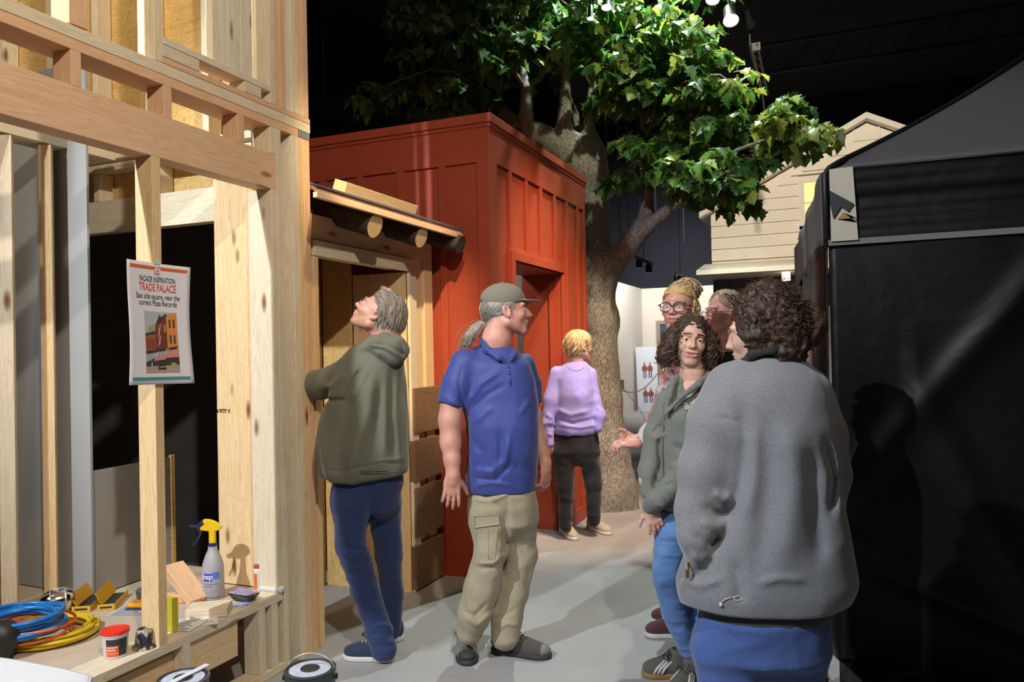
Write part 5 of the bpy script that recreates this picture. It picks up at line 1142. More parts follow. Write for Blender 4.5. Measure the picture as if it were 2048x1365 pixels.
# ---- woman in the lilac sweatshirt by the red doorway
f = Fig(6.05, 'person in lilac sweatshirt and black trousers with short blond hair by the tree trunk', G(1165, 1075))
LILAC = cloth('lilac_sweatshirt', (.33, .29, .68), nz=.04); BLKP = cloth('black_trousers', (.012, .012, .016), nz=.2, wr=2)
R = frame((.9, .436, -.03)); f.hd = Head(f, f.J(1160, 693), R, .95, SK_FAIR, (.3, .22, .15), neck=[f.J(1152, 724), f.J(1146, 745)], neckr=(.052, .060), smile=.1, jaw=.95)
lo, hi = f.hd.bbox(); lo[2] -= .08
hnd = hand_field(f.J(1098, 880, -.05), -CU, CF-CR*.4, -1, .5, .1, .92); hn2 = hand_field(f.J(1194, 858, -.01), -CU-CR*.9, -CF, 1, .3, .05, .7)
f.o = nmesh('body', [surfnet(f.hd.full, lo, hi, .0035), surfnet(f.torso([(860, 1110, 1190, 0, .08), (745, 1110, 1180, 0, .07)]), *f.box(1100, 740, 1200, 870, -.15, .15), .02), surfnet(U(.01, hnd, f.limb([(1100, 850, -.05, 7), (1098, 880, -.05, 7)])), *f.box(1080, 840, 1118, 935, -.12, .05), .005), surfnet(U(.01, hn2, f.limb([(1200, 835, -.07, 7), (1197, 856, -.05, 7), (1194, 862, -.01, 6)])), *f.box(1160, 820, 1215, 900, -.12, .06), .005)], f.hd.mats, f.t, f.hd.matfn)
tor = f.torso([(870, 1111, 1190, 0, .12), (862, 1108, 1194, 0, .135), (820, 1110, 1192, 0, .14), (790, 1112, 1190, -.01, .15), (755, 1108, 1188, 0, .13), (735, 1118, 1182, 0, .10), (724, 1134, 1170, 0, .075)], 2.3)
a1 = f.limb([(1114, 748, -.02, 15), (1103, 800, -.04, 15), (1095, 845, -.05, 12), (1099, 886, -.05, 9.5)], .03); a2 = f.limb([(1182, 748, -.02, 12), (1190, 800, -.05, 11), (1200, 832, -.08, 11), (1197, 856, -.09, 8.5)], .03)
sf = creases(U(.02, tor, a1, a2), f, [([(1115, 820), (1140, 830), (1180, 822)], 5, .012), ([(1115, 838), (1145, 848), (1190, 838)], 4, -.010), ([(1118, 850), (1160, 856), (1195, 850)], 3, .008), ([(1092, 828), (1104, 838)], 4, .012), ([(1092, 850), (1106, 856)], 4, -.010), ([(1096, 868), (1106, 872)], 3, .010), ([(1195, 815), (1206, 826)], 3, .01)]); sf = wrinkle(sf, .004, (9, 9, 12), 21); sf = sub(sf, f.limb([(1115, 765, -.12, 2), (1113, 812, -.14, 3), (1112, 868, -.12, 2)]), .012)
f.mesh('sweatshirt', sf, (1075, 715, 1215, 895, -.25, .22), .0075, LILAC); m = MB(); m.tube([hit(sf, x, y, 5., -.003) for x, y in ((1134, 732), (1139, 737), (1146, 741), (1154, 742), (1161, 740), (1167, 734))], .007, 6); m.build('neckband', LILAC, f.t, smooth=True)
tf = legs_of(f, [(905, 1108, 1198, 0, .11), (866, 1114, 1196, 0, .115)], [(1127, 905, 0, 21), (1131, 970, 0, 17), (1131, 1052, 0, 13)], [(1177, 905, .05, 22), (1187, 970, .05, 17), (1188, 1040, .05, 13)]); f.mesh('trousers', wrinkle(tf, .006, (8, 8, 14), 3), (1095, 860, 1215, 1062, -.2, .25), .009, BLKP)
BEIGE = cloth('light_grey_mesh', (.40, .37, .31)); a, b = G(1124, 1062), G(1150, 1083); shoe(f, a, b, upper=BEIGE, sole=WHITE_RUB, lace=PALE_LACE, w=.045, solh=.03, label='light grey sneaker pointing forward'); a, b = G(1177, 1056), G(1220, 1072); shoe(f, a, b, upper=BEIGE, sole=WHITE_RUB, lace=PALE_LACE, w=.045, solh=.03, label='light grey sneaker pointing right')
f.hd.glasses(DARKMETAL, w=.025, h=.016, t=.0018)
BL1, BL2, BL3 = hairmat('golden_blond', (.50, .30, .09), (.66, .44, .18)), hairmat('pale_blond', (.66, .52, .32), (.78, .66, .45)), hairmat('dark_blond', (.25, .16, .07), (.36, .24, .12))
hc = hair_cap(f.hd, .016, [BL1], cut_short, amp=.004, freq=(50, 25, 40)); strands('hair_strands', f.hd, [BL1, BL2, BL2, BL3], 900, region_short(), lambda p, r: (p[0]*2, .35 if p[1] > .0 else -.5, -.8+max(0, p[2]-.06)*8), .05, 6, .0022, (1.14, 1.22), seed=5, parent=hc, jit=.2)

# ---- tall woman with bun and glasses (pink crochet sleeve)
f = Fig(3.95, 'person with blond bun and dark glasses, pink crochet sleeves, hands clasped', G(1350, 1270))
R = frame((-.5, -.866, .02), (.06, 0, 1)); f.hd = Head(f, f.J(1357, 617), R, 1.0, SK_PINK, (.42, .27, .14), (.10, .15, .18), gaze=(.0, 1, -.05), neck=[f.J(1368, 675), f.J(1374, 720)], neckr=(.054, .062), smile=.45, open_=.55, nose=.95, lips=(.50, .18, .16))
lo, hi = f.hd.bbox(); lo[2] -= .1
CROC = None
m_, nt, b_ = newmat('pink_floral_crochet'); mp = mapping(nt); vv = N(nt, 'ShaderNodeTexVoronoi'); vv.inputs['Scale'].default_value = 52; nt.links.new(mp.outputs[0], vv.inputs['Vector']); v2 = noise(nt, mp, 9, 2)
c1 = ramp(nt, vv.outputs['Color'], [(.0, (.66, .10, .12)), (.35, (.70, .22, .22)), (.5, (.16, .13, .09)), (.62, (.60, .55, .50)), (.8, (.62, .16, .18)), (1, (.42, .33, .12))]); 
nt.links.new(mix(nt, ramp(nt, v2.outputs[0], [(.57, (0, 0, 0)), (.62, (1, 1, 1))]).outputs[0], c1.outputs[0], (.66, .62, .60)), b_.inputs['Base Color']); b_.inputs['Roughness'].default_value = .9; bump(nt, b_, vv.outputs['Distance'], .8, .012); CROC = m_
CREAM = cloth('cream_ribbed_knit', (.62, .58, .53), scale=120, bmp=.6, wr=1)
h1 = hand_field(f.J(1272, 888, -.02), -CR+CU*.05, CF*.3-CU, -1, .75, .05, .92, .6); h2 = hand_field(f.J(1277, 880, .07), -CR*.9-CU*.15-CF*.5, -CF*.6+CU*.6, 1, .8, .05, .9, .5)
armf = U(.01, f.limb([(1298, 872, -.0, 13), (1272, 888, -.02, 10)]), f.limb([(1310, 855, .1, 13), (1277, 880, .07, 10)]))
f.o = nmesh('body', [surfnet(f.hd.full, lo, hi, .0028), surfnet(U(.012, armf, h1, h2), *f.box(1220, 835, 1315, 935, -.12, .18), .004), surfnet(f.torso([(1000, 1325, 1420, 0, .1), (760, 1340, 1420, 0, .09), (715, 1355, 1400, 0, .06)]), *f.box(1310, 700, 1440, 1010, -.2, .2), .02)], f.hd.mats, f.t, f.hd.matfn)
cf = U(.02, f.torso([(1010, 1315, 1430, 0, .14), (860, 1318, 1430, 0, .15), (780, 1328, 1430, 0, .14), (740, 1338, 1420, 0, .12), (715, 1355, 1400, 0, .07)]), f.limb([(1342, 755, -.05, 22), (1322, 830, -.06, 22), (1305, 868, -.03, 21)], .02))
cf2 = clip(cf, f.J(1290, 885)-f.J(1322, 830), f.J(1306, 868)); f.mesh('crochet_cardigan', wrinkle(cf2, .006, (22, 22, 22), 2), (1285, 705, 1445, 1020, -.25, .22), .0075, CROC)
cu_ = f.limb([(1318, 842, -.05, 18), (1300, 868, -.03, 21), (1284, 888, -.02, 17)], .01); hm = clip(U(.015, cu_, f.limb([(1305, 885, -.03, 16), (1308, 900, -.03, 10)])), f.J(1260, 896)-f.J(1300, 868), f.J(1283, 886)); f.mesh('knit_cuff', wrinkle(hm, .003, (50, 50, 20), 2), (1270, 830, 1335, 925, -.15, .1), .005, CREAM)
tf = legs_of(f, [(1040, 1318, 1428, 0, .12), (1000, 1318, 1428, 0, .13)], [(1345, 1040, -.02, 28), (1340, 1140, -.02, 22), (1345, 1240, -.02, 15)], [(1395, 1040, .06, 28), (1375, 1140, .1, 22), (1368, 1225, .15, 15)]); f.mesh('trousers', wrinkle(tf, .005, (8, 8, 12), 5), (1305, 995, 1440, 1255, -.25, .3), .01, cloth('dark_navy_trousers', (.02, .025, .05)))
MAR = cloth('maroon_suede', (.085, .030, .032), nz=.2); a, b = G(1368, 1275), G(1290, 1272); shoe(f, a, b, upper=MAR, sole=WHITE_RUB, lace=MAR, w=.044, label='maroon suede sneaker, nearer'); 
a, b = G(1375, 1250), G(1302, 1243); shoe(f, a, b, upper=MAR, sole=WHITE_RUB, lace=MAR, w=.042, label='maroon suede sneaker, farther')
f.hd.glasses(plain('dark_tortoise', (.05, .02, .012), .2), w=.029, h=.023, t=.0026, label='thick dark-framed glasses')
hc = hair_cap(f.hd, .009, [BL1], lambda P: np.maximum(np.maximum(P[:, 1]-.066-.15*(P[:, 2]-.06), -.07-P[:, 2]), np.minimum(P[:, 1]-.0, .045+.35*np.maximum(P[:, 1], 0)-P[:, 2])))
strands('hair_strands', f.hd, [BL1, BL2, BL3], 1000, lambda p: (p[1] < .062 or p[2] > .1) and not (p[1] > 0 and p[2] < .045+.4*p[1]) and p[2] > -.06, lambda p, r: np.array([-.0, -.085, .11])-p, .10, 7, .0013, (1.06, 1.14), seed=6, parent=hc, jit=.08)
bc = f.hd.W((-.018, -.072, .098)); m = MB()
for k in range(95):
    a0 = RNG.uniform(0, 2*PI); tl = RNG.normal(size=3); tl /= np.linalg.norm(tl); e1 = np.cross(tl, [0.3, .2, 1]); e1 /= np.linalg.norm(e1); e2 = np.cross(tl, e1); rr = RNG.uniform(.030, .062); of = RNG.normal(size=3)*.012; n_ = 16; sp = RNG.uniform(1.2, 2.4)*PI
    m.mi = k % 3; m.tube([bc+of+(e1*math.cos(a0+t)+e2*math.sin(a0+t)*.8)*rr*(1+.25*t/sp) for t in np.linspace(0, sp, n_)], [.0045*(1-.5*i/n_) for i in range(n_)], 5)
o = m.build('hair_bun', [BL1, BL2, BL3], f.t, smooth=True); o['label'] = 'messy golden blond bun'
m = MB()
for k in range(26):
    s_ = f.hd.W((RNG.uniform(-.085, -.06), RNG.uniform(-.07, .0), RNG.uniform(.0, .06))); m.tube([s_, s_+CR*.015-CU*.02, s_+CR*(.01+.02*RNG.random())-CU*.05, s_+CR*.03*RNG.random()-CU*.075], [.002, .002, .0015, .0006], 4)
m.build('loose_hair', [BL1], o, smooth=True)

# ---- man with glasses behind
f = Fig(4.35, 'person with thin glasses and reddish grey hair in black shirt behind the others', G(1450, 1215))
R = frame((-.96, -.26, .0)); f.hd = Head(f, f.J(1447, 627), R, 1.02, SK_PINK, (.3, .2, .15), neck=[f.J(1455, 680), f.J(1462, 720)], neckr=(.06, .068), smile=.1, nose=1.1, fat=.004, jaw=1.1)
lo, hi = f.hd.bbox(); lo[2] -= .1
f.o = nmesh('body', [surfnet(f.hd.full, lo, hi, .0032), surfnet(U(.02, f.torso([(1000, 1400, 1520, 0, .1), (740, 1410, 1520, 0, .09), (710, 1435, 1490, 0, .06)]), f.limb([(1400, 760, -.03, 15), (1390, 860, -.03, 13), (1400, 950, -.08, 10)]), f.limb([(1525, 760, .03, 15), (1535, 860, .03, 13), (1520, 950, -.05, 10)]), hand_field(f.J(1400, 950, -.08), -CU, CF, -1, .5), hand_field(f.J(1520, 950, -.05), -CU, CF, 1, .5)), *f.box(1370, 700, 1555, 1020, -.2, .2), .007)], f.hd.mats, f.t, f.hd.matfn)
f.mesh('black_shirt', wrinkle(U(.02, f.torso([(1010, 1395, 1525, 0, .15), (860, 1395, 1530, 0, .15), (760, 1400, 1528, 0, .14), (715, 1425, 1500, 0, .09), (700, 1440, 1485, 0, .07)]), clip(f.limb([(1408, 745, -.02, 20), (1396, 850, -.03, 18)]), CU*-1, f.J(1396, 835)), clip(f.limb([(1518, 745, .02, 20), (1530, 850, .03, 18)]), CU*-1, f.J(1530, 835))), .006, (7, 7, 7), 2), (1370, 695, 1560, 1020, -.25, .25), .009, cloth('black_cotton', (.012, .012, .013)))
tf = legs_of(f, [(1040, 1400, 1520, 0, .12), (1000, 1400, 1520, 0, .13)], [(1430, 1040, -.02, 27), (1430, 1200, -.02, 17)], [(1490, 1040, .02, 27), (1490, 1200, .02, 17)]); f.mesh('trousers', tf, (1390, 995, 1530, 1215, -.2, .2), .012, DENIM_D)
for x in (1430, 1490): a, b = G(x+12, 1206), G(x-28, 1232); shoe(f, a, b, upper=BLACK_RUB, sole=BLACK_RUB, w=.045)
f.hd.glasses(plain('dark_thin_frame', (.03, .03, .03), .3, .5), w=.026, h=.014, t=.0016)
RH1, RH2 = hairmat('reddish_grey', (.30, .18, .11), (.42, .28, .18)), hairmat('light_reddish', (.42, .28, .2), (.52, .38, .28))
hc = hair_cap(f.hd, .010, [RH1], lambda P: np.maximum(cut_short(P), np.where(P[:, 2] > .03, P[:, 1]-.055+(np.maximum(0, .05-np.abs(P[:, 0])))*.5, -1))); strands('hair_strands', f.hd, [RH1, RH2, GH2], 700, region_short(), lambda p, r: (p[0], -.9, -.5), .06, 6, .0014, (1.08, 1.16), seed=8, parent=hc, jit=.15)

# ---- curly brown haired woman in the grey-green jacket
f = Fig(3.45, 'person with curly brown hair, grey-green zip fleece and light jeans smiling at the camera side', G(1370, 1352))
R = frame((-.10, -1, -.03), (.13, 0, 1)); f.hd = Head(f, f.J(1381.5, 681), R, .95, SK_FAIR, (.06, .04, .03), (.035, .02, .012), gaze=(.0, 1, -.02), neck=[f.J(1384, 745), f.J(1386, 790)], neckr=(.046, .056), smile=.62, open_=.55, mw=1.12, eye=.0036, nose=.88, lips=(.54, .25, .21), jaw=.80, wide=.95)
lo, hi = f.hd.bbox(); lo[2] -= .1
h1 = hand_field(f.J(1300, 1012, -.10), -CU*.9+CR*.25, CF, -1, .35, .08, .85, .3); h2 = hand_field(f.J(1293, 985, -.02), -CU*.8+CR*.3, CF*.5+CR*.4, 1, .6, .08, .85, .3)
f.o = nmesh('body', [surfnet(f.hd.full, lo, hi, .0026), surfnet(U(.01, h1, f.limb([(1315, 990, -.10, 13), (1300, 1012, -.10, 11)])), *f.box(1275, 975, 1345, 1075, -.2, .02), .004), surfnet(U(.01, h2, f.limb([(1290, 960, -.02, 13), (1293, 985, -.02, 11)])), *f.box(1265, 945, 1335, 1060, -.12, .1), .004), surfnet(f.torso([(1000, 1330, 1430, 0, .08), (810, 1342, 1430, 0, .108), (780, 1348, 1430, 0, .095), (760, 1358, 1420, 0, .06)]), *f.box(1300, 750, 1450, 1010, -.2, .2), .012)], f.hd.mats, f.t, f.hd.matfn)
SAGE = cloth('sage_grey_fleece', (.155, .165, .145), kind='heather', nz=.06)
tor = f.torso([(1018, 1318, 1440, 0, .13), (985, 1312, 1445, 0, .14), (930, 1310, 1450, 0, .14), (880, 1312, 1450, -.01, .145), (830, 1316, 1455, -.02, .15), (790, 1326, 1462, 0, .13), (765, 1340, 1450, .02, .11), (748, 1358, 1425, .03, .075)], 2.3)
aL = f.limb([(1334, 800, .0, 22), (1312, 870, .0, 23), (1299, 940, -.01, 21), (1296, 985, -.03, 16)], .02); aR = f.limb([(1450, 800, -.05, 25), (1430, 890, -.12, 25), (1370, 950, -.17, 24), (1312, 1002, -.13, 20), (1302, 1012, -.11, 17)], .02)
jf = U(.015, tor, aL, aR); jf = sub(jf, f.limb([(1386, 735, -.05, 30), (1370, 775, -.13, 23), (1350, 805, -.16, 13), (1333, 832, -.17, 4)], .01), .008); jf = creases(jf, f, [([(1322, 850), (1305, 868)], 4, -.01), ([(1330, 868), (1310, 880)], 4, .010), ([(1345, 890), (1375, 905), (1400, 895)], 7, -.008), ([(1318, 870), (1318, 930), (1306, 975)], 4, -.016), ([(1315, 915), (1312, 945), (1318, 965)], 2, .006), ([(1340, 935), (1365, 925), (1385, 905)], 5, .009), ([(1330, 975), (1345, 965)], 5, -.008), ([(1400, 790), (1380, 830), (1385, 860)], 7, -.010), ([(1300, 992), (1312, 1010), (1330, 1015)], 4, .007)]); jf = wrinkle(jf, .0035, (12, 12, 12), 31)
f.jk = f.mesh('fleece_jacket', jf, (1270, 738, 1480, 1030, -.35, .25), .006, SAGE)
co = U(.008, f.limb([(1330, 828, -.135, 3), (1338, 795, -.13, 6), (1346, 765, -.06, 7), (1362, 748, .05, 7)], .01), f.limb([(1331, 829, -.14, 3), (1362, 795, -.155, 5), (1398, 768, -.13, 7), (1420, 752, -.04, 8), (1405, 742, .07, 8)], .01)); f.mesh('collar', co, (1320, 735, 1445, 845, -.22, .15), .004, SAGE)
f.mesh('cream_top', f.torso([(850, 1345, 1400, -.03, .11), (800, 1348, 1412, -.02, .115), (782, 1352, 1410, .0, .105)]), (1335, 755, 1425, 845, -.2, .12), .007, cloth('cream_patterned_top', (.55, .52, .42), nz=.3))
m = MB(); m.tube([hit(jf, x, y, 2.6, .001) for x, y in ((1330, 834), (1328, 860), (1326, 900), (1327, 950), (1330, 1000))], .0022, 6); m.build('zip', plain('dark_zip', (.04, .04, .04), .4), f.jk, smooth=True)

def text_obj(body, size, align='CENTER', bold=0, shear=0, xs=1.):
    cu = bpy.data.curves.new('lettering', 'FONT'); cu.body = body; cu.size = size; cu.align_x = align; cu.align_y = 'CENTER'; cu.resolution_u = 3; cu.offset = bold; cu.shear = shear
    o = bpy.data.objects.new('lettering', cu); COL.objects.link(o); dg = bpy.context.evaluated_depsgraph_get(); me = bpy.data.meshes.new_from_object(o.evaluated_get(dg)); COL.objects.unlink(o); bpy.data.objects.remove(o)
    V = [(v.co.x*xs, v.co.y) for v in me.vertices]; Fc = [tuple(p.vertices) for p in me.polygons]; return V, Fc
WHT_T = plain('white_stitching', (.7, .7, .7), .6)
m = MB()
def put_text(m, body, size, org, ux, uy, off, align='CENTER', bold=0, xs=1.):
    V, Fc = text_obj(body, size, align, bold, 0, xs); m.add([org+ux*u+uy*v+off for u, v in V], Fc)
for k, ln in enumerate(('THE', 'NORTH', 'FACE')): put_text(m, ln, .0115, hit(jf, 1368+1.0*k, 808+4.6*k, 2.6, .008), (CR+CU*-.15+CF*.1)*.9, CU, np.zeros(3), 'LEFT', .0006)
for r_ in (.010, .014, .018): m.tube([hit(jf, 1380, 814, 2.6, .007)+CR*r_*math.sin(t)+CU*r_*math.cos(t) for t in np.linspace(0, PI/2, 8)], .0012, 4)
m.build('chest_embroidery', WHT_T, f.jk)
tf = legs_of(f, [(1060, 1318, 1430, .0, .12), (1010, 1325, 1430, .0, .13)], [(1345, 1060, -.03, 35), (1334, 1150, -.06, 29), (1348, 1220, -.02, 25), (1375, 1300, .0, 19)], [(1405, 1060, .05, 33), (1400, 1170, .05, 27), (1392, 1310, .03, 19)]); f.mesh('jeans', wrinkle(wrinkle(tf, .005, (8, 8, 16), 7), .003, (14, 14, 40), 8), (1295, 1000, 1450, 1325, -.3, .25), .006, DENIM_L)
SPE = cloth('olive_grey_suede', (.11, .10, .08)); a, b = G(1375, 1355), G(1284, 1352); shoe(f, a, b, upper=SPE, sole=GUM, lace=DARK_LACE, w=.043, stripes=WHITE_RUB, label='grey suede sneaker with three white stripes and gum sole'); a, b = G(1392, 1372), G(1345, 1400); shoe(f, a, b, upper=SPE, sole=GUM, lace=DARK_LACE, w=.043, stripes=WHITE_RUB)
BR1, BR2, BR3 = hairmat('dark_brown', (.030, .014, .008), (.055, .028, .015)), hairmat('chestnut', (.075, .036, .018), (.12, .06, .03)), hairmat('warm_brown', (.12, .065, .035), (.17, .10, .06))
def curly_cut(P):
    x, y, z = P[:, 0], P[:, 1], P[:, 2]; return np.maximum(y-.060+.6*np.maximum(0, .10-z)*0-.4*np.maximum(0, np.abs(x)-.055), np.where(np.abs(x) < .058+.10*np.maximum(0, -z), y-.045, -1)*(z < .075))
def hairmass(hd, fld, lo, hi, mats, res=.005, name='hair', amp=.009, fr=55):
    def g(P): d = fld(P); return d-amp*np.abs(vnoise(P*fr+1.7))+amp*.4-amp*.5*vnoise(P*fr*2.2)
    l_, h_ = hd.bbox(lo, hi); return nmesh(name, [surfnet(local(g, hd.c, hd.R, hd.sc), l_, h_, res)], mats, hd.fig.t)
mass = U(.03, ell((0, -.022, .036), (.092, .103, .088)), ell((.092, -.005, -.035), (.045, .065, .085)), ell((-.092, -.005, -.030), (.042, .065, .085)), ell((0, -.07, -.05), (.095, .05, .09)), ell((.115, .005, -.085), (.035, .045, .045)), ell((-.11, .0, -.08), (.035, .045, .045)))
mass = sub(mass, ell((0.004, .105, -.03), (.061, .095, .105)), .012)
hc = hairmass(f.hd, mass, (-.19, -.16, -.17), (.19, .13, .17), [BR1])
rgc = np.random.default_rng(9); m = MB()
def curls(hd, m, n, src, L, rad, w, seed, grav=1., nseg=34):
    rg = np.random.default_rng(seed)
    for k in range(n):
        p = np.array(src(rg)); d = np.array([p[0]*4*rg.uniform(.3, 1.1), p[1]*2+rg.normal()*.2, -grav]); d /= np.linalg.norm(d); a = np.cross(d, [0, 1, .2]); a /= np.linalg.norm(a); b = np.cross(d, a); ph = rg.uniform(0, 6.3); l = L*rg.uniform(.5, 1.1); fr = rg.uniform(2.2, 3.6)*(l/.12); rr = rad*rg.uniform(.6, 1.3); cv = rg.normal(size=3)*.01
        m.mi = int(rg.integers(0, 3)); m.tube([hd.W(p+d*l*t+cv*math.sin(t*3)+(a*math.cos(ph+t*fr*2*PI)+b*math.sin(ph+t*fr*2*PI))*rr*min(1, t*4+.2)) for t in np.linspace(0, 1, nseg)], [w*hd.sc*(1-.6*(i/nseg)**2) for i in range(nseg)], 4)
def src_curly(rg):
    while True:
        u = rg.normal(size=3); u /= np.linalg.norm(u); p = np.array([0, -.02, .034])+u*np.array([.090, .102, .088])
        if p[1] < .045 or (abs(p[0]) > .060 and p[1] < .075) or p[2] > .098:
            if p[2] > -.03: return p
curls(f.hd, m, 420, src_curly, .15, .0085, .0020, 10); curls(f.hd, m, 160, lambda rg: (rg.choice([-1, 1])*rg.uniform(.066, .13), rg.uniform(-.03, .05), rg.uniform(-.09, .03)), .07, .009, .0020, 12); m.build('hair_strands', [BR1, BR2, BR3], hc, smooth=True)

# ---- nearest woman in grey fleece, back to the camera
f = Fig(2.45, 'person in bulky grey fleece jacket and blue jeans seen from behind, short dark curly hair', G(1545, 1640))
FLE = cloth('grey_fleece', (.175, .178, .19), kind='heather', nz=.08, scale=330, bmp=.28, sheen=.4)
R = frame((-.82, .52, -.20), (-.16, .10, .98)); f.hd = Head(f, f.J(1521, 663), R, .98, SK_FAIR, (.08, .05, .04), (.1, .08, .05), neck=[f.J(1536, 735), f.J(1545, 775)], neckr=(.056, .07), smile=.05, eye=.0022, nose=1.0, jaw=1.05, fat=.006)
lo, hi = f.hd.bbox(); lo[2] -= .08
f.o = nmesh('body', [surfnet(f.hd.full, lo, hi, .0028), surfnet(f.torso([(1200, 1440, 1620, 0, .09), (900, 1455, 1620, 0, .09), (780, 1470, 1600, 0, .08), (745, 1500, 1590, 0, .07)]), *f.box(1400, 730, 1660, 1210, -.3, .3), .02), surfnet(U(.02, f.limb([(1450, 1250, 0, 50), (1450, 1640, 0, 28)]), f.limb([(1580, 1250, 0, 50), (1580, 1640, 0, 28)])), *f.box(1380, 1240, 1650, 1640, -.3, .3), .02)], f.hd.mats, f.t, f.hd.matfn)
tor = f.torso([(1200, 1362, 1690, 0, .19), (1165, 1352, 1706, 0, .20), (1080, 1385, 1690, 0, .19), (1000, 1420, 1676, 0, .185), (920, 1430, 1672, 0, .18), (850, 1425, 1664, 0, .18), (790, 1422, 1648, 0, .17), (755, 1436, 1628, 0, .15), (728, 1464, 1606, .01, .12), (706, 1490, 1596, .02, .10), (692, 1506, 1586, .02, .085)], 2.3, .015)
aL = f.limb([(1462, 775, -.02, 50), (1428, 850, -.04, 50), (1405, 940, -.05, 48), (1392, 1020, -.06, 42), (1395, 1070, -.09, 38), (1400, 1110, -.08, 28)], .03); aR = f.limb([(1618, 785, .0, 42), (1645, 870, .0, 42), (1660, 950, .0, 36), (1645, 1030, .04, 30)], .03)
jf = U(.045, tor, aL, aR)
jf = creases(jf, f, [([(1478, 800), (1492, 880), (1484, 970), (1462, 1030), (1420, 1110), (1395, 1150)], 12, -.017), ([(1500, 850), (1505, 950), (1490, 1040)], 16, .012), ([(1425, 985), (1450, 1000), (1462, 990)], 9, .015), ([(1405, 1010), (1440, 1032), (1462, 1022)], 8, -.012), ([(1400, 1040), (1435, 1058), (1455, 1045)], 9, .015), ([(1385, 1065), (1425, 1092), (1440, 1075)], 9, -.013), ([(1380, 1110), (1400, 1125), (1425, 1105)], 9, .016), ([(1530, 830), (1540, 930), (1530, 1040), (1510, 1150)], 20, -.012), ([(1580, 860), (1590, 980), (1570, 1130)], 26, .018), ([(1625, 900), (1632, 1020), (1640, 1130)], 16, -.018), ([(1650, 880), (1668, 960), (1662, 1030)], 8, -.020), ([(1440, 1160), (1400, 1172), (1362, 1160)], 8, .014), ([(1520, 1168), (1560, 1158), (1610, 1162)], 7, .012), ([(1470, 1120), (1480, 1180), (1478, 1205)], 12, -.014), ([(1428, 838), (1450, 836), (1482, 846)], 2.5, -.005)])
jf = wrinkle(jf, .006, (5, 5, 3.2), 41)
f.jf = jf; f.jk = f.mesh('fleece_jacket', jf, (1335, 680, 1720, 1240, -.4, .35), .008, FLE)
f.mesh('collar', f.limb([(1480, 728, -.02, 7), (1502, 712, -.07, 7), (1545, 700, -.10, 7), (1590, 702, -.04, 7)], .02), (1450, 685, 1610, 745, -.25, .1), .005, cloth('black_collar_lining', (.02, .02, .02)))
f.mesh('under_shirt', f.torso([(1232, 1400, 1655, .0, .17), (1170, 1400, 1668, .0, .17)]), (1385, 1160, 1690, 1240, -.3, .3), .01, cloth('charcoal_shirt', (.045, .045, .045)))
tf = legs_of(f, [(1300, 1392, 1648, 0, .17), (1200, 1400, 1648, 0, .165)], [(1455, 1300, -.02, 66), (1450, 1450, -.02, 55), (1450, 1600, 0, 40)], [(1583, 1300, .0, 64), (1575, 1450, .0, 54), (1575, 1600, 0, 40)]); tf = sub(tf, f.limb([(1530, 1260, -.2, 3), (1520, 1400, -.2, 12)]), .03)
f.mesh('jeans', wrinkle(wrinkle(tf, .010, (6, 6, 6), 51), .003, (14, 14, 18), 52), (1360, 1195, 1670, 1610, -.3, .3), .009, DENIM_M)
for x in (1450, 1575): a, b = f.J(x, 1660), f.J(x-10, 1600, .25); shoe(f, a, b, upper=BLACK_RUB, sole=BLACK_RUB, w=.048)
m = MB(); a = hit(jf, 1376, 1126, 1.8, .004); m.tube([a, a-CU*.02+CR*.002], .003, 6); m.box(a-CU*.034-CR*.002-CF*.002, (.010, .004, .026)); m.build('zip_pull', plain('brass_zip', (.5, .3, .1), .3, .9), f.jk)
m = MB(); H_ = lambda x, y: hit(jf, x, y, 1.8, .003); m.tube([H_(1465, 1196), H_(1452, 1199), H_(1444, 1205)], .0016, 5); m.tube([H_(1466, 1196), H_(1474, 1204), H_(1486, 1200), H_(1478, 1192), H_(1466, 1196)], .0014, 5); m.lathe(H_(1442, 1210), [(.0001, -.007), (.005, -.005), (.006, 0), (.005, .005), (.0001, .007)], 10); m.build('drawcord', plain('pale_cord', (.55, .5, .45), .6), f.jk, smooth=True)
for s_ in (1,):
    continue; m = MB(); m.tube([f.J(1428, 838, -.02), f.J(1440, 835, -.13), f.J(1462, 838, -.17), f.J(1480, 850, -.185)], .0018, 5); m.build('shoulder_seam', FLE, f.jk, smooth=True)
mass = U(.03, ell((0, -.035, .048), (.102, .112, .108)), ell((0, -.075, -.01), (.098, .075, .085)), ell((0, -.07, -.06), (.075, .06, .05)))
mass = U(.03, mass, ell((0, -.070, -.085), (.080, .055, .045)), ell((-.072, .0, -.01), (.030, .05, .06)), ell((.072, .0, -.01), (.030, .05, .06))); mass = sub(mass, ell((0, .116, -.05), (.13, .094, .115)), .012)
hc = hairmass(f.hd, mass, (-.17, -.20, -.16), (.17, .12, .20), [BR1], .0045, amp=.012, fr=42)
m = MB()
def src_back(rg):
    while True:
        u = rg.normal(size=3); u /= np.linalg.norm(u); p = np.array([0, -.04, .035])+u*np.array([.100, .112, .112])
        if p[1] < .02 or p[2] > .10:
            if p[2] > -.07: return p
rg = np.random.default_rng(77)
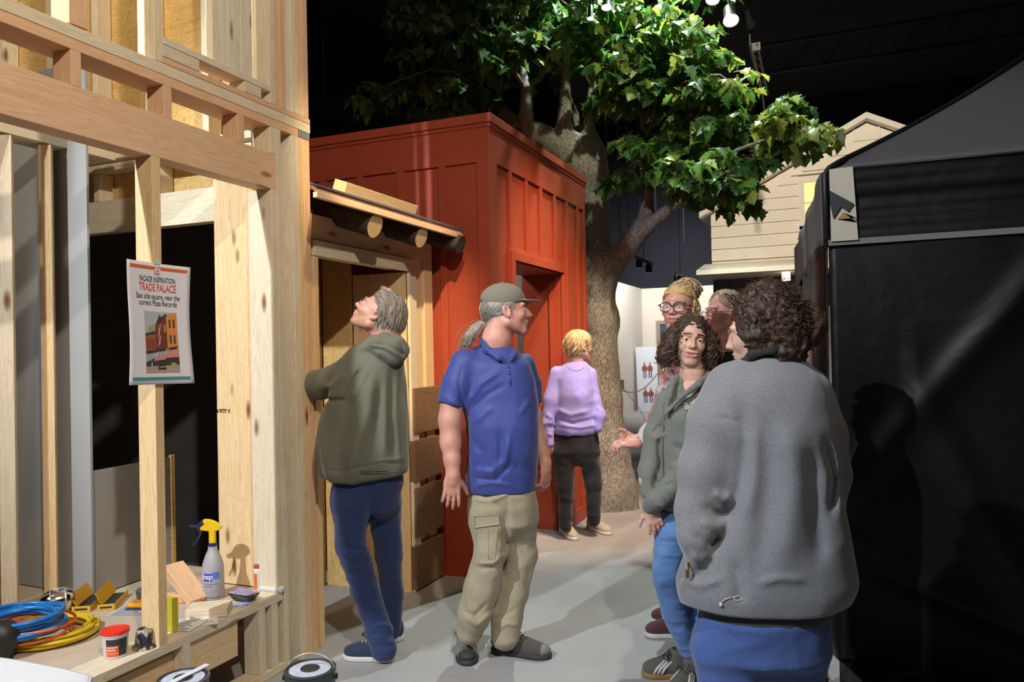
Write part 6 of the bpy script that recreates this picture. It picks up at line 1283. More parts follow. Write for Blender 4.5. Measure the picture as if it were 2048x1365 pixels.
for k in range(1700):
    p = src_back(rg); nrm = (p-np.array([0, -.04, .035])); nrm /= np.linalg.norm(nrm); d = nrm*.55+np.array([0, -.3, -.5])+rg.normal(size=3)*.45; d /= np.linalg.norm(d); a = np.cross(d, nrm+.01); a /= np.linalg.norm(a)+1e-9; b = np.cross(d, a); ph = rg.uniform(0, 6); l = rg.uniform(.025, .055); rr = .006*rg.uniform(.5, 1.3)
    m.mi = int(rg.integers(0, 5))//2; m.tube([f.hd.W(p-nrm*.012+d*l*t+(a*math.cos(ph+t*7)+b*math.sin(ph+t*7))*rr*min(1, 3*t)) for t in np.linspace(0, 1, 10)], [.0018*(1-.6*(i/9)**2) for i in range(10)], 3)
m.build('hair_strands', [BR1, BR1, BR2], hc, smooth=True)
m = MB()
for s_ in (-1, 1):
    m.tube([f.hd.W((s_*.034+.028*math.cos(t), .060+.012*math.sin(t), .118+.024*math.sin(t))) for t in np.linspace(0, 2*PI, 20)[:-1]], .0018, 5, closed=True); m.tube([f.hd.W((s_*.062, .062, .125)), f.hd.W((s_*.090, .0, .085)), f.hd.W((s_*.098, -.04, .06))], .002, 5)
m.tube([f.hd.W((-.008, .066, .125)), f.hd.W((.008, .066, .125))], .002, 5); m.build('glasses', plain('thin_dark_metal', (.08, .06, .05), .3, .8), f.t, smooth=True)['label'] = 'thin glasses pushed up on the hair'

# ---- person mostly hidden at the tent corner
f = Fig(3.1, 'person in blue top almost hidden behind the grey fleece jacket beside the tent', G(1598, 1428))
R = frame((-.9, .3, .0)); f.hd = Head(f, f.J(1586, 668), R, .97, SK_WARM, (.2, .14, .1), neck=[f.J(1596, 720), f.J(1600, 755)], neckr=(.052, .06))
lo, hi = f.hd.bbox(); lo[2] -= .09
f.o = nmesh('body', [surfnet(f.hd.full, lo, hi, .004), surfnet(U(.02, f.torso([(1100, 1560, 1650, 0, .08), (800, 1560, 1640, 0, .08), (745, 1580, 1620, 0, .06)]), f.limb([(1635, 800, 0, 20), (1640, 1000, 0, 14)]), f.limb([(1555, 800, 0, 20), (1550, 1000, 0, 14)]), hand_field(f.J(1640, 1000), -CU, CF, 1, .5), hand_field(f.J(1550, 1000), -CU, CF, -1, .5)), *f.box(1525, 740, 1665, 1110, -.2, .2), .008)], f.hd.mats, f.t, f.hd.matfn)
f.mesh('blue_top', U(.02, f.torso([(1110, 1540, 1655, 0, .12), (800, 1545, 1645, 0, .12), (752, 1560, 1632, 0, .10), (722, 1580, 1618, 0, .07)]), f.limb([(1625, 775, 0, 26), (1640, 970, 0, 20)]), f.limb([(1562, 775, 0, 26), (1555, 970, 0, 20)])), (1525, 715, 1668, 1120, -.2, .2), .009, cloth('royal_blue_cotton', (.04, .07, .36)))
f.mesh('jeans', legs_of(f, [(1150, 1545, 1652, 0, .12), (1100, 1545, 1652, 0, .12)], [(1572, 1150, 0, 30), (1575, 1400, 0, 18)], [(1628, 1150, 0, 30), (1628, 1380, 0, 18)]), (1530, 1095, 1668, 1410, -.2, .2), .011, DENIM_D)
BW = plain('black_suede', (.015, .015, .018), .8); a, b = G(1622, 1392), G(1650, 1405); a, b = f.J(1620, 1410), f.J(1655, 1395, -.12)
shoe(f, G(1632, 1375), G(1652, 1438), upper=BW, sole=WHITE_RUB, lace=PALE_LACE, w=.042); shoe(f, G(1578, 1400), G(1560, 1450), upper=BW, sole=WHITE_RUB, w=.042)
hc = hair_cap(f.hd, .018, [BR3], cut_short, amp=.005, freq=(40, 30, 40))
# ------------------------------------------------------------------ sign on the middle stud
SXP = XF+.006
sg = thing('facade_sign', 'white paper sign reading FACADE INSPIRATION TRADE PALACE taped to the middle stud', 'sign', (SXP, 2.26, 1.6))
SY0, SY1, SZ0, SZ1 = 2.112, 2.408, 1.382, 1.850
def sp(u, v, off=0.):     # u, v in 0..1 from lower left
    bow = .016*(abs(u-.5)*2)**2*(1 if u > .5 else .8)+.006*math.sin(v*5+u*2)+.012*(1-v)**3*(u-.2)
    return np.array([SXP+off+bow, SY0+(SY1-SY0)*u-.006*(1-v)*0, SZ0+(SZ1-SZ0)*v-.006*u])
PAPER = plain('white_paper', (.88, .86, .88), .6)
n1, n2 = 16, 22; vs = [sp(i/n1, j/n2) for j in range(n2+1) for i in range(n1+1)]; fs = [(j*(n1+1)+i, j*(n1+1)+i+1, (j+1)*(n1+1)+i+1, (j+1)*(n1+1)+i) for j in range(n2) for i in range(n1)]
o = pyd('paper_sheet', vs, fs, PAPER, sg, True); sm = o.modifiers.new('s', 'SOLIDIFY'); sm.thickness = .0008; sm.offset = -1
INKS = {k: plain('ink_'+k, c, .6) for k, c in dict(orange=(.80, .16, .035), red=(.72, .10, .04), teal=(.08, .33, .33), black=(.03, .03, .035), brick=(.42, .12, .05), amber=(.78, .30, .07), sky=(.50, .55, .55), dark=(.06, .05, .045), pink=(.72, .30, .26), grey=(.42, .44, .44), olive=(.42, .38, .14), road=(.50, .38, .26), maroon=(.20, .05, .035)).items()}
ink_names = list(INKS); pic = MB(); txt = MB()
def poly(mb, pts, ink, off=.0012, sub_=6):
    """flat printed patch: 4-point polygons are gridded so they follow the bowed sheet"""
    mb.mi = ink_names.index(ink)
    if len(pts) == 4:
        a, b, c, d = [np.array(p) for p in pts]; g = [[tuple((a*(1-i/sub_)+b*i/sub_)*(1-j/sub_)+(d*(1-i/sub_)+c*i/sub_)*j/sub_) for i in range(sub_+1)] for j in range(sub_+1)]
        V = [sp(*g[j][i], off) for j in range(sub_+1) for i in range(sub_+1)]; mb.add(V, [(j*(sub_+1)+i, j*(sub_+1)+i+1, (j+1)*(sub_+1)+i+1, (j+1)*(sub_+1)+i) for j in range(sub_) for i in range(sub_)])
    else: mb.add([sp(*p, off) for p in pts], [tuple(range(len(pts)))])
def rect(mb, x0, x1, y0, y1, ink, off=.0012): poly(mb, [(x0, y0), (x1, y0), (x1, y1), (x0, y1)], ink, off)
rect(txt, .05, .95, .945, .972, 'orange'); rect(txt, .05, .95, .033, .060, 'teal')
def stext(body, size, cx, cy, ink, xs=.86, bold=0.):
    tx = MB(); V, Fc = text_obj(body, size, 'CENTER', bold, 0, xs); tx.add([sp(cx+u/(SY1-SY0), cy+v/(SZ1-SZ0), .0014) for u, v in V], Fc); tx.build('printed_text_line', INKS[ink], sg)
stext('FACADE INSPIRATION:', .030, .5, .862, 'black', .56, .0004); stext('TRADE PALACE', .042, .5, .795, 'red', .60, .0008); stext('East side square, near the', .030, .5, .722, 'black', .67, .0003); stext('current Pizza Records', .030, .5, .668, 'black', .685, .0003)
# round emblem on the top bar
txt.mi = ink_names.index('orange'); ring = lambda r0, r1, off: txt.add([sp(.5+rr*math.cos(2*PI*k/28)/(SY1-SY0), .935+rr*math.sin(2*PI*k/28)/(SZ1-SZ0), off) for rr in (r0, r1) for k in range(28)], [(k, (k+1) % 28, 28+(k+1) % 28, 28+k) for k in range(28)])
emb = MB(); emb.add([sp(.5, .935, .0016)]+[sp(.5+.017*math.cos(2*PI*k/28)/(SY1-SY0), .935+.017*math.sin(2*PI*k/28)/(SZ1-SZ0), .0016) for k in range(28)], [(0, 1+k, 1+(k+1) % 28) for k in range(28)]); emb.build('emblem_ground', PAPER, sg)
txt.mi = ink_names.index('red'); txt.add([sp(.5+rr*math.cos(.6+5.0*k/24)/(SY1-SY0), .935+rr*math.sin(.6+5.0*k/24)/(SZ1-SZ0), .002) for rr in (.0125, .0155) for k in range(25)], [(k, k+1, 26+k, 25+k) for k in range(24)])
for a in ([(.475, .93), (.515, .95), (.52, .945), (.48, .922)], [(.49, .945), (.53, .940), (.53, .932), (.495, .935)], [(.48, .92), (.53, .925), (.53, .918), (.485, .912)]): poly(txt, a, 'red', .002, 2)
txt.build('printed_bars', [INKS[k] for k in ink_names], sg)
# street picture
X0, X1, Yb, Yt = .265, .80, .095, .600
def pp(x, y): return (X0+(X1-X0)*x, Yb+(Yt-Yb)*y)
def q4(a, b, c, d, ink, off): poly(pic, [pp(*a), pp(*b), pp(*c), pp(*d)], ink, off, 3)
rect(pic, X0, X1, Yb, Yt, 'sky')
q4((0, 0), (1, 0), (1, .13), (0, .10), 'road', .0015); q4((.0, .10), (1, .13), (1, .30), (0, .20), 'dark', .0015)
q4((0, .30), (.33, .34), (.33, .63), (0, .60), 'brick', .0016); q4((0, .60), (.33, .63), (.33, .68), (0, .635), 'dark', .0017); q4((.10, .655), (.32, .68), (.30, .80), (.10, .74), 'olive', .0017)
q4((.33, .34), (.68, .40), (.68, .92), (.33, .78), 'maroon', .0016); q4((.36, .80), (.50, .96), (.54, .90), (.48, .80), 'dark', .0017); q4((.48, .84), (.70, .93), (.70, .98), (.50, .90), 'dark', .0017); q4((.42, .70), (.56, .74), (.56, .82), (.42, .78), 'brick', .0018)
q4((.68, .40), (1, .42), (1, 1), (.68, .96), 'amber', .0016)
for x in (.76, .88):
    for y0, y1 in ((.74, .88), (.48, .62)): q4((x, y0), (x+.05, y0), (x+.05, y1), (x, y1), 'dark', .0019)
for k in range(4): q4((.04+.075*k, .38), (.075+.075*k, .385), (.075+.075*k, .56), (.04+.075*k, .555), 'maroon', .0018)
for k, y in enumerate((.66, .52)): q4((.38, y-.10), (.46, y-.04), (.50, y+.10), (.44, y+.06), 'pink', .0019)
q4((.42, .60), (.46, .61), (.46, .72), (.42, .71), 'olive', .0019); q4((.60, .66), (.65, .68), (.65, .80), (.60, .78), 'olive', .0019)
q4((0, .30), (1, .40), (1, .44), (0, .345), 'dark', .002); q4((.36, .345), (1, .40), (1, .425), (.36, .375), 'olive', .0021)
q4((.0, .17), (.28, .24), (.24, .32), (.0, .28), 'grey', .0022); q4((.22, .19), (.60, .22), (.56, .31), (.34, .27), 'pink', .0023); q4((.52, .24), (1, .26), (1, .40), (.66, .36), 'pink', .0024); q4((.36, .28), (.60, .30), (.60, .37), (.38, .35), 'grey', .0022)
q4((.36, .05), (.60, .05), (.58, .12), (.38, .12), 'black', .0025); q4((.14, .08), (.20, .08), (.19, .18), (.16, .18), 'grey', .0025); q4((.74, .09), (.92, .09), (.90, .16), (.76, .17), 'olive', .0025); q4((.02, .07), (1, .10), (1, .12), (.02, .09), 'road', .0023)
pic.build('street_picture', [INKS[k] for k in ink_names], sg)
m = MB(); 
for u in (.47,): m.quad(sp(.44, .99, .002), sp(.54, .99, .002), sp(.54, 1.0, .002)+np.array([0, 0, .02]), sp(.44, 1.0, .002)+np.array([0, 0, .02]))
m.build('tape', plain('clear_tape', (.7, .66, .55), .2), sg)
# lumber stamp on the jamb board
m = MB()
for x0, x1, z0, z1 in ((.00, .008, 0, .018), (.016, .022, 0, .02), (.024, .030, .004, .02), (.032, .044, .012, .02), (.034, .040, 0, .008), (.046, .058, .010, .02), (.046, .054, 0, .007), (.066, .080, .012, .018), (.068, .080, .002, .008)): m.bx(-2.806+x0, -2.806+x1, YB-.0112, YB-.0104, PY(440, 826, YB)[2]+z0, PY(440, 826, YB)[2]+z1)
m.build('lumber_stamp', plain('stamp_ink', (.07, .05, .02), .7), bk)

# ------------------------------------------------------------------ things on the display platform
ZT = .3645; ZS = .3715
def coil(px, py, rx, n, tr, mat, name, label, squash=1.0, h=.05, ph=0., z0=ZT, gap=0, seed=0):
    c = G(px, py, z0); R_ = rx*dep_of(c)/FPX; rg = np.random.default_rng(seed); m = MB(); pts = []
    for k in range(n):
        rr = R_*(1-.26*rg.random()); zz_ = z0+tr+.0045+(h-2*tr)*(k/(max(1, n-1))); ox, oy = rg.normal(size=2)*R_*.05
        for t in range(28):
            a = 2*PI*t/28+ph; w_ = (t/28); pts.append(np.array([c[0]+ox*(1-w_)+rr*math.cos(a)*(1+.03*math.sin(3*a+k)), c[1]+oy*(1-w_)+rr*squash*math.sin(a), zz_+.004*math.sin(2*a+k)+tr*.6*rg.random()*.1]))
    q = [pts[0]]
    for i in range(1, len(pts)-1): q.append((pts[i-1]+pts[i]*2+pts[i+1])/4)
    m.tube(q, tr, 8); return tag(m.build(name, mat, smooth=True), label, name.split('_')[-1] if 0 else 'cable')
YCAB = plain('yellow_rubber_cable', (.62, .42, .012), .45); BCAB = plain('blue_air_hose', (.01, .16, .48), .3); OCAB = plain('orange_cable', (.70, .12, .03), .45)
coil(100, 1275, 92, 8, .0072, YCAB, 'coiled_extension_cord', 'coiled yellow extension cord lying on the platform around the blue hose', .95, .045, 1.0, seed=1)
coil(68, 1268, 80, 4, .0055, OCAB, 'coiled_orange_cord', 'coiled thin orange cord between the blue hose and the yellow cord', .95, .045, .4, seed=2, z0=ZT+.040)
coil(42, 1262, 84, 8, .0085, BCAB, 'coiled_air_hose', 'coiled bright blue air hose on top of the other cords', .95, .07, 2.0, seed=3, z0=ZT+.062)
# work lamp with polished guard
c = G(118, 1226, ZT); ax_ = G(150, 1222, ZT)-G(82, 1234, ZT); L_ = np.linalg.norm(ax_); ax_ /= L_; r_ = 24*dep_of(c)/FPX; c = c+np.array([0, 0, r_*.98]); CHROME = plain('polished_aluminium', (.72, .70, .66), .12, 1, bmp=.2, bscale=40)
wl = thing('caged_work_lamp', 'polished metal caged work lamp lying behind the coiled hoses', 'work lamp', (c[0], c[1], ZT)); Rq = np.array(Vector((0, 0, 1)).rotation_difference(Vector(ax_.tolist())).to_matrix())
m = MB(); m.lathe(c-ax_*L_*.5, [(r_*.30, -.028), (r_*.34, -.01), (r_*.62, .0), (r_*.92, .025), (r_*1.0, .05), (r_*1.0, L_*.68), (r_*.93, L_*.82), (r_*.70, L_*.94), (r_*.3, L_), (.0005, L_*1.01)], 32, Rq); m.build('reflector', CHROME, wl, smooth=True)
m = MB(); 
for z in (.03, .09, L_*.68): m.tube([c-ax_*L_*.5+Rq @ np.array([r_*1.03*math.cos(t), r_*1.03*math.sin(t), z]) for t in np.linspace(0, 2*PI, 25)[:-1]], .0025, 5, closed=True)
m.tube([c-ax_*L_*.5+np.array([0, 0, r_*1.02])+ax_*.03, c+ax_*L_*.2+np.array([0, 0, r_*1.04])], .003, 5); m.build('wire_guard', STEEL, wl, smooth=True)
m = MB(); a = c-ax_*(L_*.5+.02); m.tube([a, a-ax_*.03, a-ax_*.12-np.array([0, 0, .012])], [.016, .019, .017], 12); m.build('handle', plain('red_rubber_handle', (.55, .06, .03), .5), wl, smooth=True)
# black and orange tool at the left edge
c = G(8, 1320, ZT)+np.array([0, 0, .085]); tl = thing('cord_reel_knob', 'black rounded plastic tool head with an orange body at the left edge', 'tool', (c[0], c[1], ZT))
m = MB(); m.lathe(c, [(.001, .062), (.03, .055), (.05, .035), (.058, .0), (.052, -.03), (.035, -.055), (.03, -.085)], 24); m.build('tool_head', plain('matte_black_plastic', (.015, .015, .015), .5), tl, smooth=True)
m = MB(); m.box(c+np.array([-.045, -.035, -.045]), (.06, .06, .08)); m.build('tool_body', plain('orange_plastic', (.75, .25, .02), .4), tl, bevel=.008)
# opened yellow blade boxes
YB_ = plain('yellow_card', (.66, .38, .02), .5); DK = plain('dark_card_inside', (.02, .02, .022), .7)
def bladebox(px, py, px2, py2, w_, label, name='open_blade_box'):
    a = G(px, py, ZT); b = G(px2, py2, ZT); d = b-a; L = np.linalg.norm(d); d /= L; R = np.stack([np.array([d[1], -d[0], 0]), d, np.array([0, 0, 1.])], 1); t_ = thing(name, label, 'box', (*((a+b)/2)[:2], ZT)); M_ = (a+b)/2
    m = MB(); h = .028
    m.box(M_+R @ np.array([0, 0, .0015]), (w_, L, .002), R); m.box(M_+R @ np.array([w_/2, 0, h*.5+.001]), (.0015, L, h-.002), R); m.box(M_+R @ np.array([-w_/2, 0, h*.5+.001]), (.0015, L, h-.002), R); m.box(M_+R @ np.array([0, -L/2, h*.5+.001]), (w_, .0015, h-.002), R); m.build('tray', YB_, t_)
    m = MB(); m.box(M_+R @ np.array([0, 0, .010]), (w_*.9, L*.94, .012), R); m.build('contents', DK, t_)
    m = MB(); m.box(M_+R @ np.array([-w_*.45, L*.02, h+.022]), (.002, L, .06), R @ roty(-.5)); m.build('lid_flap', YB_, t_)
    m = MB(); m.box(M_+R @ np.array([0, -L/2-.0015, h*.5]), (w_*.7, .001, .008), R); m.build('dark_print_band', DK, t_)
bladebox(162, 1226, 196, 1196, .075, 'open yellow card box with black inside, left of two'); bladebox(212, 1222, 240, 1192, .07, 'open yellow card box with black band, right of two')
# papers and yellow sander
def sheet_on(px, py, w_, d_, rot, z, mats, name, label, cat, lines=0, th=.0012):
    c = G(px, py, z); R = rotz(rot); t_ = thing(name, label, cat, (c[0], c[1], z)); m = MB(); m.box(c+np.array([0, 0, th/2]), (w_, d_, th), R); m.build('sheet', mats, t_)
    if lines:
        m = MB(); rg = np.random.default_rng(int(px))
        for k in range(lines):
            y = -d_*.42+d_*.84*k/(lines-1); x = rg.uniform(.25, .44)*w_; m.box(c+R @ np.array([-w_*.44+x, y, th+.0004]), (2*x, d_*.35/lines, .0004), R)
        m.build('printed_lines', plain('grey_print', (.12, .12, .13), .7), t_)
    return t_
GP = plain('grey_paper', (.50, .52, .54), .6); tp_ = sheet_on(275, 1222, .20, .15, .35, ZT+.0005, GP, 'instruction_leaflet', 'grey printed leaflet under the yellow sander behind the middle stud', 'paper', 7)
c = G(283, 1216, ZT); sd_ = thing('yellow_hand_sander', 'yellow hand tool with grey pad sitting on a printed leaflet', 'tool', (c[0], c[1], ZT+.002))
m = MB(); m.box(c+np.array([0, 0, .018]), (.10, .085, .026), rotz(.3)); m.build('tool_shell', plain('glossy_yellow_plastic', (.75, .32, .02), .25), sd_, bevel=.010); m = MB(); m.box(c+np.array([-.01, .02, .055]), (.055, .03, .05), rotz(.3)@rotx(.3)); m.build('grey_pad', plain('grey_foam', (.10, .10, .10), .8), sd_, bevel=.004); m = MB(); m.box(c+np.array([0, 0, .0055]), (.105, .09, .006), rotz(.3)); m.build('base_plate', plain('dark_blue_base', (.02, .05, .12), .5), sd_, bevel=.002)
# tub with red lid
c = G(231, 1312, ZS-.001); s = dep_of(c)/FPX; r = 25.5*s; tb = thing('paint_tub', 'small white tub with bright red lid and dark printed label on the sill', 'tub', (c[0], c[1], ZS)); c = np.array([c[0], c[1], ZS])
m = MB(); m.lathe(c, [(r*.84, 0), (r*.86, .002), (r*.96, 50*s*.86), (r*1.02, 50*s*.88), (r*1.02, 50*s*.97)], 36); m.build('tub_body', plain('white_plastic', (.66, .64, .66), .35), tb, auto=.6)
m = MB(); m.lathe(c+np.array([0, 0, 50*s*.975]), [(r*1.05, -.004), (r*1.06, .0), (r*1.04, .007), (r*.93, .0075), (r*.91, .005), (.0005, .005)], 36); m.build('lid', plain('bright_red_plastic', (.80, .035, .02), .35), tb, auto=.6)
va = math.atan2(-c[1], -c[0])
def wrap(c, r0, r1, z0, z1, a0, a1, mat, name, par, n=14, off=.0008):
    m = MB(); V = []; 
    for j in range(2):
        rr = (r0, r1)[j]+off; z = (z0, z1)[j]
        for i in range(n+1): a = va+a0+(a1-a0)*i/n; V.append(c+np.array([rr*math.cos(a), rr*math.sin(a), z]))
    m.add(V, [(i, i+1, n+2+i, n+1+i) for i in range(n)]); return m.build(name, mat, par)
h_ = 50*s; f_ = lambda t: r*(.86+.10*t/.86)
wrap(c, f_(.10), f_(.78), h_*.10, h_*.78, -.75, 1.0, INKS['black'], 'label_ground', tb); wrap(c, f_(.10), f_(.52), h_*.10, h_*.52, -.75, .25, INKS['red'], 'label_red_panel', tb, off=.0012); wrap(c, f_(.20), f_(.25), h_*.20, h_*.25, -.75, .25, INKS['amber'], 'label_yellow_band', tb, off=.0016)
for k, (z0, z1) in enumerate(((.44, .49), (.33, .39))):
    for j in range(6 if k == 0 else 5): wrap(c, f_(z0), f_(z1), h_*z0, h_*z1, -.65+.14*j, -.57+.14*j, PAPER, 'label_lettering', tb, 3, .0020)
# upside-down dark cup
c = G(289, 1295, ZS); s = dep_of(c)/FPX; r = 23*s; c = np.array([c[0], c[1], ZS]); cup = thing('upturned_paint_cup', 'dark paint-stained plastic cup upside down beside the red lidded tub', 'cup', c)
m = MB(); m.lathe(c, [(r, 0), (r, .006), (r*.82, .008), (r*.66, 38*s*.9), (r*.60, 38*s*.97), (r*.58, 38*s*.97), (r*.56, 38*s*.9), (.0005, 38*s*.9)], 28)
mc, nt, b_ = newmat('paint_stained_plastic'); mp = mapping(nt); nt.links.new(ramp(nt, noise(nt, mp, 28, 3, .6, .5).outputs[0], [(.40, (.03, .03, .05)), (.52, (.05, .05, .07)), (.56, (.45, .33, .05)), (.62, (.45, .45, .55))]).outputs[0], b_.inputs['Base Color']); b_.inputs['Roughness'].default_value = .25; m.build('cup_body', mc, cup, auto=.6)
# tall yellow tin behind the stud
q = G(347, 1266, ZS); m = MB(); m.box((q[0]-.03, q[1]+.012, ZS+.068), (.07, .02, .135), rotz(.0)); t_ = m.build('yellow_card_box', plain('acid_yellow_card', (.52, .46, .02), .5), bevel=.001); tag(t_, 'narrow acid-yellow box standing against the middle stud', 'box')
sheet_on(392, 1245, .17, .12, .75, ZT+.0075, PAPER, 'crumpled_receipt', 'white printed papers lying on the sill right of the middle stud', 'paper', 8); sheet_on(370, 1252, .12, .12, .2, ZT+.0092, PAPER, 'printed_note', 'small printed sheet on top of the papers by the middle stud', 'paper', 7)
# wood offcuts
def block(name, px, py, dims, R, label, mat=PINE, lift=0):
    c = G(px, py, ZT); t_ = thing(name, label, 'wood block', (c[0], c[1], ZT)); o = board('block', (c[0], c[1], ZT+lift), dims, mat, t_, R=R); return t_
block('wood_offcut', 419, 1232, (.17, .115, .038), rotz(.55), 'square pale pine offcut lying flat on the sill edge', PINE_P, .027)
block('wood_offcut', 372, 1200, (.235, .10, .038), rotz(-.15) @ roty(.62), 'slanted dark pine offcut propped beside the spray bottle', PINE_O, .075)
block('wood_offcut', 350, 1205, (.10, .08, .036), rotz(.9), 'small pine offcut under the slanted one', PINE_O, .019)
# spray bottle
c = G(427, 1196, ZT); s = dep_of(c)/FPX; r = 21.5*s; c = np.array([c[0], c[1], ZT]); sb_ = thing('spray_bottle', 'translucent spray bottle with yellow and navy trigger head and blue zep label', 'spray bottle', c); u_ = s
CLOUD = plain('cloudy_plastic', (.50, .49, .52), .35, trans=.25)
m = MB(); m.lathe(c, [(r*.9, 0), (r, 3*u_), (r*.98, 30*u_), (r*.97, 62*u_), (r*.88, 72*u_), (r*.62, 88*u_), (r*.42, 96*u_), (r*.40, 103*u_)], 32); m.build('bottle', CLOUD, sb_, auto=.9)
m = MB(); m.lathe(c+np.array([0, 0, 102*u_]), [(r*.38, 0), (r*.38, 7*u_), (r*.30, 8*u_)], 24); m.build('collar_ring', plain('navy_plastic', (.015, .02, .15), .35), sb_, auto=.6)
YP = plain('yellow_trigger_plastic', (.80, .50, .01), .35); NP = plain('navy_trigger_plastic', (.02, .02, .09), .4)
hx = CR.copy(); hx[2] = 0; hx /= np.linalg.norm(hx); hy = np.array([-hx[1], hx[0], 0])
def ext(mb, pts, w_): 
    b = c; n = len(pts); V = [b+hx*x*u_+np.array([0, 0, z*u_])+hy*sg_*w_/2 for sg_ in (-1, 1) for x, z in pts]; mb.add(V, [tuple(range(n-1, -1, -1)), tuple(range(n, 2*n))]+[(i, (i+1) % n, n+(i+1) % n, n+i) for i in range(n)])
m = MB(); ext(m, [(-6, 108), (6, 108), (6, 133), (13, 134), (20, 138), (18, 143), (8, 151), (-4, 156), (-17, 157), (-18, 150), (-14, 147), (-19, 144), (-24, 140), (-22, 135), (-6, 133)], .022); m.build('trigger_head', YP, sb_, bevel=.003)
m = MB(); ext(m, [(-17, 157), (-24, 153), (-31, 146), (-45, 145), (-45, 142), (-31, 140), (-28, 133), (-22, 128), (-24, 135), (-24, 141), (-19, 146), (-18, 150)], .018); ext(m, [(-26, 130), (-31, 118), (-42, 104), (-37, 104), (-27, 117), (-21, 130)], .010); m.build('trigger', NP, sb_, bevel=.002)
va = math.atan2(-c[1], -c[0]); BLU_L = plain('blue_label_ink', (.03, .06, .38), .5); MIDB = plain('mid_blue_label', (.10, .20, .55), .5)
wrap(c, r*.98, r*.98, 38*u_, 53*u_, -.95, -.10, BLU_L, 'label_blue_panel', sb_); wrap(c, r*.98, r*.98, 42*u_, 55*u_, -.10, .55, MIDB, 'label_light_panel', sb_)
wrap(c, r*.99, r*.99, 5*u_, 6.5*u_, -.9, .7, BLU_L, 'label_base_line', sb_)
def wtext(body, size, a0, z, mat, name, rr, par, xs=1., bold=0):
    V, Fc = text_obj(body, size, 'CENTER', bold, 0, xs); m = MB(); m.add([c+np.array([rr*math.cos(va+a0+u/rr), rr*math.sin(va+a0+u/rr), z+v]) for u, v in V], Fc); return m.build(name, mat, par)
wtext('zep', 15*u_, -.55, 47*u_, PAPER, 'label_word', r*.98+.0018, sb_, 1.1, .0004); wtext('PROFESSIONAL', 4.2*u_, -.25, 32*u_, BLU_L, 'label_small_text', r*.98+.0012, sb_); wtext('SPRAYER', 4.2*u_, -.5, 27*u_, BLU_L, 'label_small_text', r*.98+.0012, sb_)
for z in (20, 16, 12): wrap(c, r*.985, r*.985, z*u_, (z+1)*u_, -.8, .35-.05*(20-z), plain('faint_text', (.3, .3, .36), .6), 'label_fine_print', sb_, 8, .001)
# black plastic sachet stack
c = G(489, 1198, ZT); c = np.array([c[0], c[1], ZS]); sc_ = thing('sandpaper_sachet', 'black plastic packet with a pale purple top face on the sill', 'packet', c)
def quad_on(px4, z): return [G(px, py, z) for px, py in px4]
T4 = quad_on([(453, 1187), (480, 1175), (522, 1186), (496, 1194)], ZS+.040); B4 = quad_on([(468, 1203), (486, 1196), (512, 1197), (497, 1206)], ZS+.0005)
m = MB(); m.add(B4+T4, [(3, 2, 1, 0), (0, 1, 5, 4), (1, 2, 6, 5), (2, 3, 7, 6), (3, 0, 4, 7), (4, 5, 6, 7)]); m.build('packet_body', plain('black_film', (.015, .015, .018), .25), sc_, bevel=.004)
cc = sum(T4)/4; m = MB(); m.add([cc+(q-cc)*.97+np.array([0, 0, .001]) for q in T4], [(0, 1, 2, 3)]); mm_, nt, b_ = newmat('purple_print'); mp = mapping(nt); nt.links.new(ramp(nt, noise(nt, mp, 22, 4).outputs[0], [(.35, (.16, .12, .38)), (.6, (.42, .42, .60))]).outputs[0], b_.inputs['Base Color']); b_.inputs['Roughness'].default_value = .3; m.build('printed_face', mm_, sc_)
sheet_on(478, 1210, .08, .05, .7, ZS+.0004, plain('pale_blue_card', (.40, .42, .70), .5), 'blue_card', 'small pale blue card under the black packet', 'card')
# glue bottles
ORG = plain('orange_label', (.70, .16, .03), .5); WPL = plain('white_glue_bottle', (.68, .67, .66), .3)
c = G(516, 1184, ZT); c = np.array([c[0], c[1], ZS]); s = dep_of(c)/FPX; gb_ = thing('glue_bottle', 'upright white glue bottle with orange label and cap near the corner post', 'glue bottle', c); r = 8.3*s; va = math.atan2(-c[1], -c[0])
m = MB(); m.lathe(c, [(r*.95, 0), (r, .004), (r, 38*s), (r*.9, 42*s), (r*.6, 45*s)], 20); m.build('bottle', WPL, gb_, auto=.8); m = MB(); m.lathe(c+np.array([0, 0, 45*s]), [(r*.85, 0), (r*.9, 2*s), (r*.85, 7*s), (r*.5, 8*s)], 20); m.build('cap_ring', plain('rust_orange_cap', (.48, .09, .03), .4), gb_, auto=.6); m = MB(); m.lathe(c+np.array([0, 0, 53*s]), [(r*.55, 0), (r*.45, 8*s), (r*.30, 10*s), (r*.28, 16*s), (.0005, 17*s)], 16); m.build('nozzle', plain('frosted_nozzle', (.5, .5, .52), .3), gb_, auto=.6); wrap(c, r, r, 3*s, 35*s, -1.0, -.15, ORG, 'label', gb_)
a = G(520, 1180, ZS); b = G(566, 1186, ZS); d = b-a; L = np.linalg.norm(d); d /= L; r = .021; Rq = np.array(Vector((0, 0, 1)).rotation_difference(Vector(d.tolist())).to_matrix()); a = a+np.array([0, 0, r*.75])
gb2 = thing('glue_bottle', 'white glue bottle with orange label lying on its side at the sill end', 'glue bottle', (*((a+b)/2)[:2], ZS)); m = MB(); m.lathe(a, [(r*.3, -.035), (r*.45, -.01), (r*.9, .004), (r, .02), (r, L*.85), (r*.9, L*.97), (r*.6, L)], 22, Rq @ np.diag([1, 1, 1.])); o = m.build('bottle', WPL, gb2, auto=.9)
for v in o.data.vertices: v.co.z = ZS+(v.co.z-ZS)*.78 if v.co.z > ZS else ZS+.0005
m = MB()
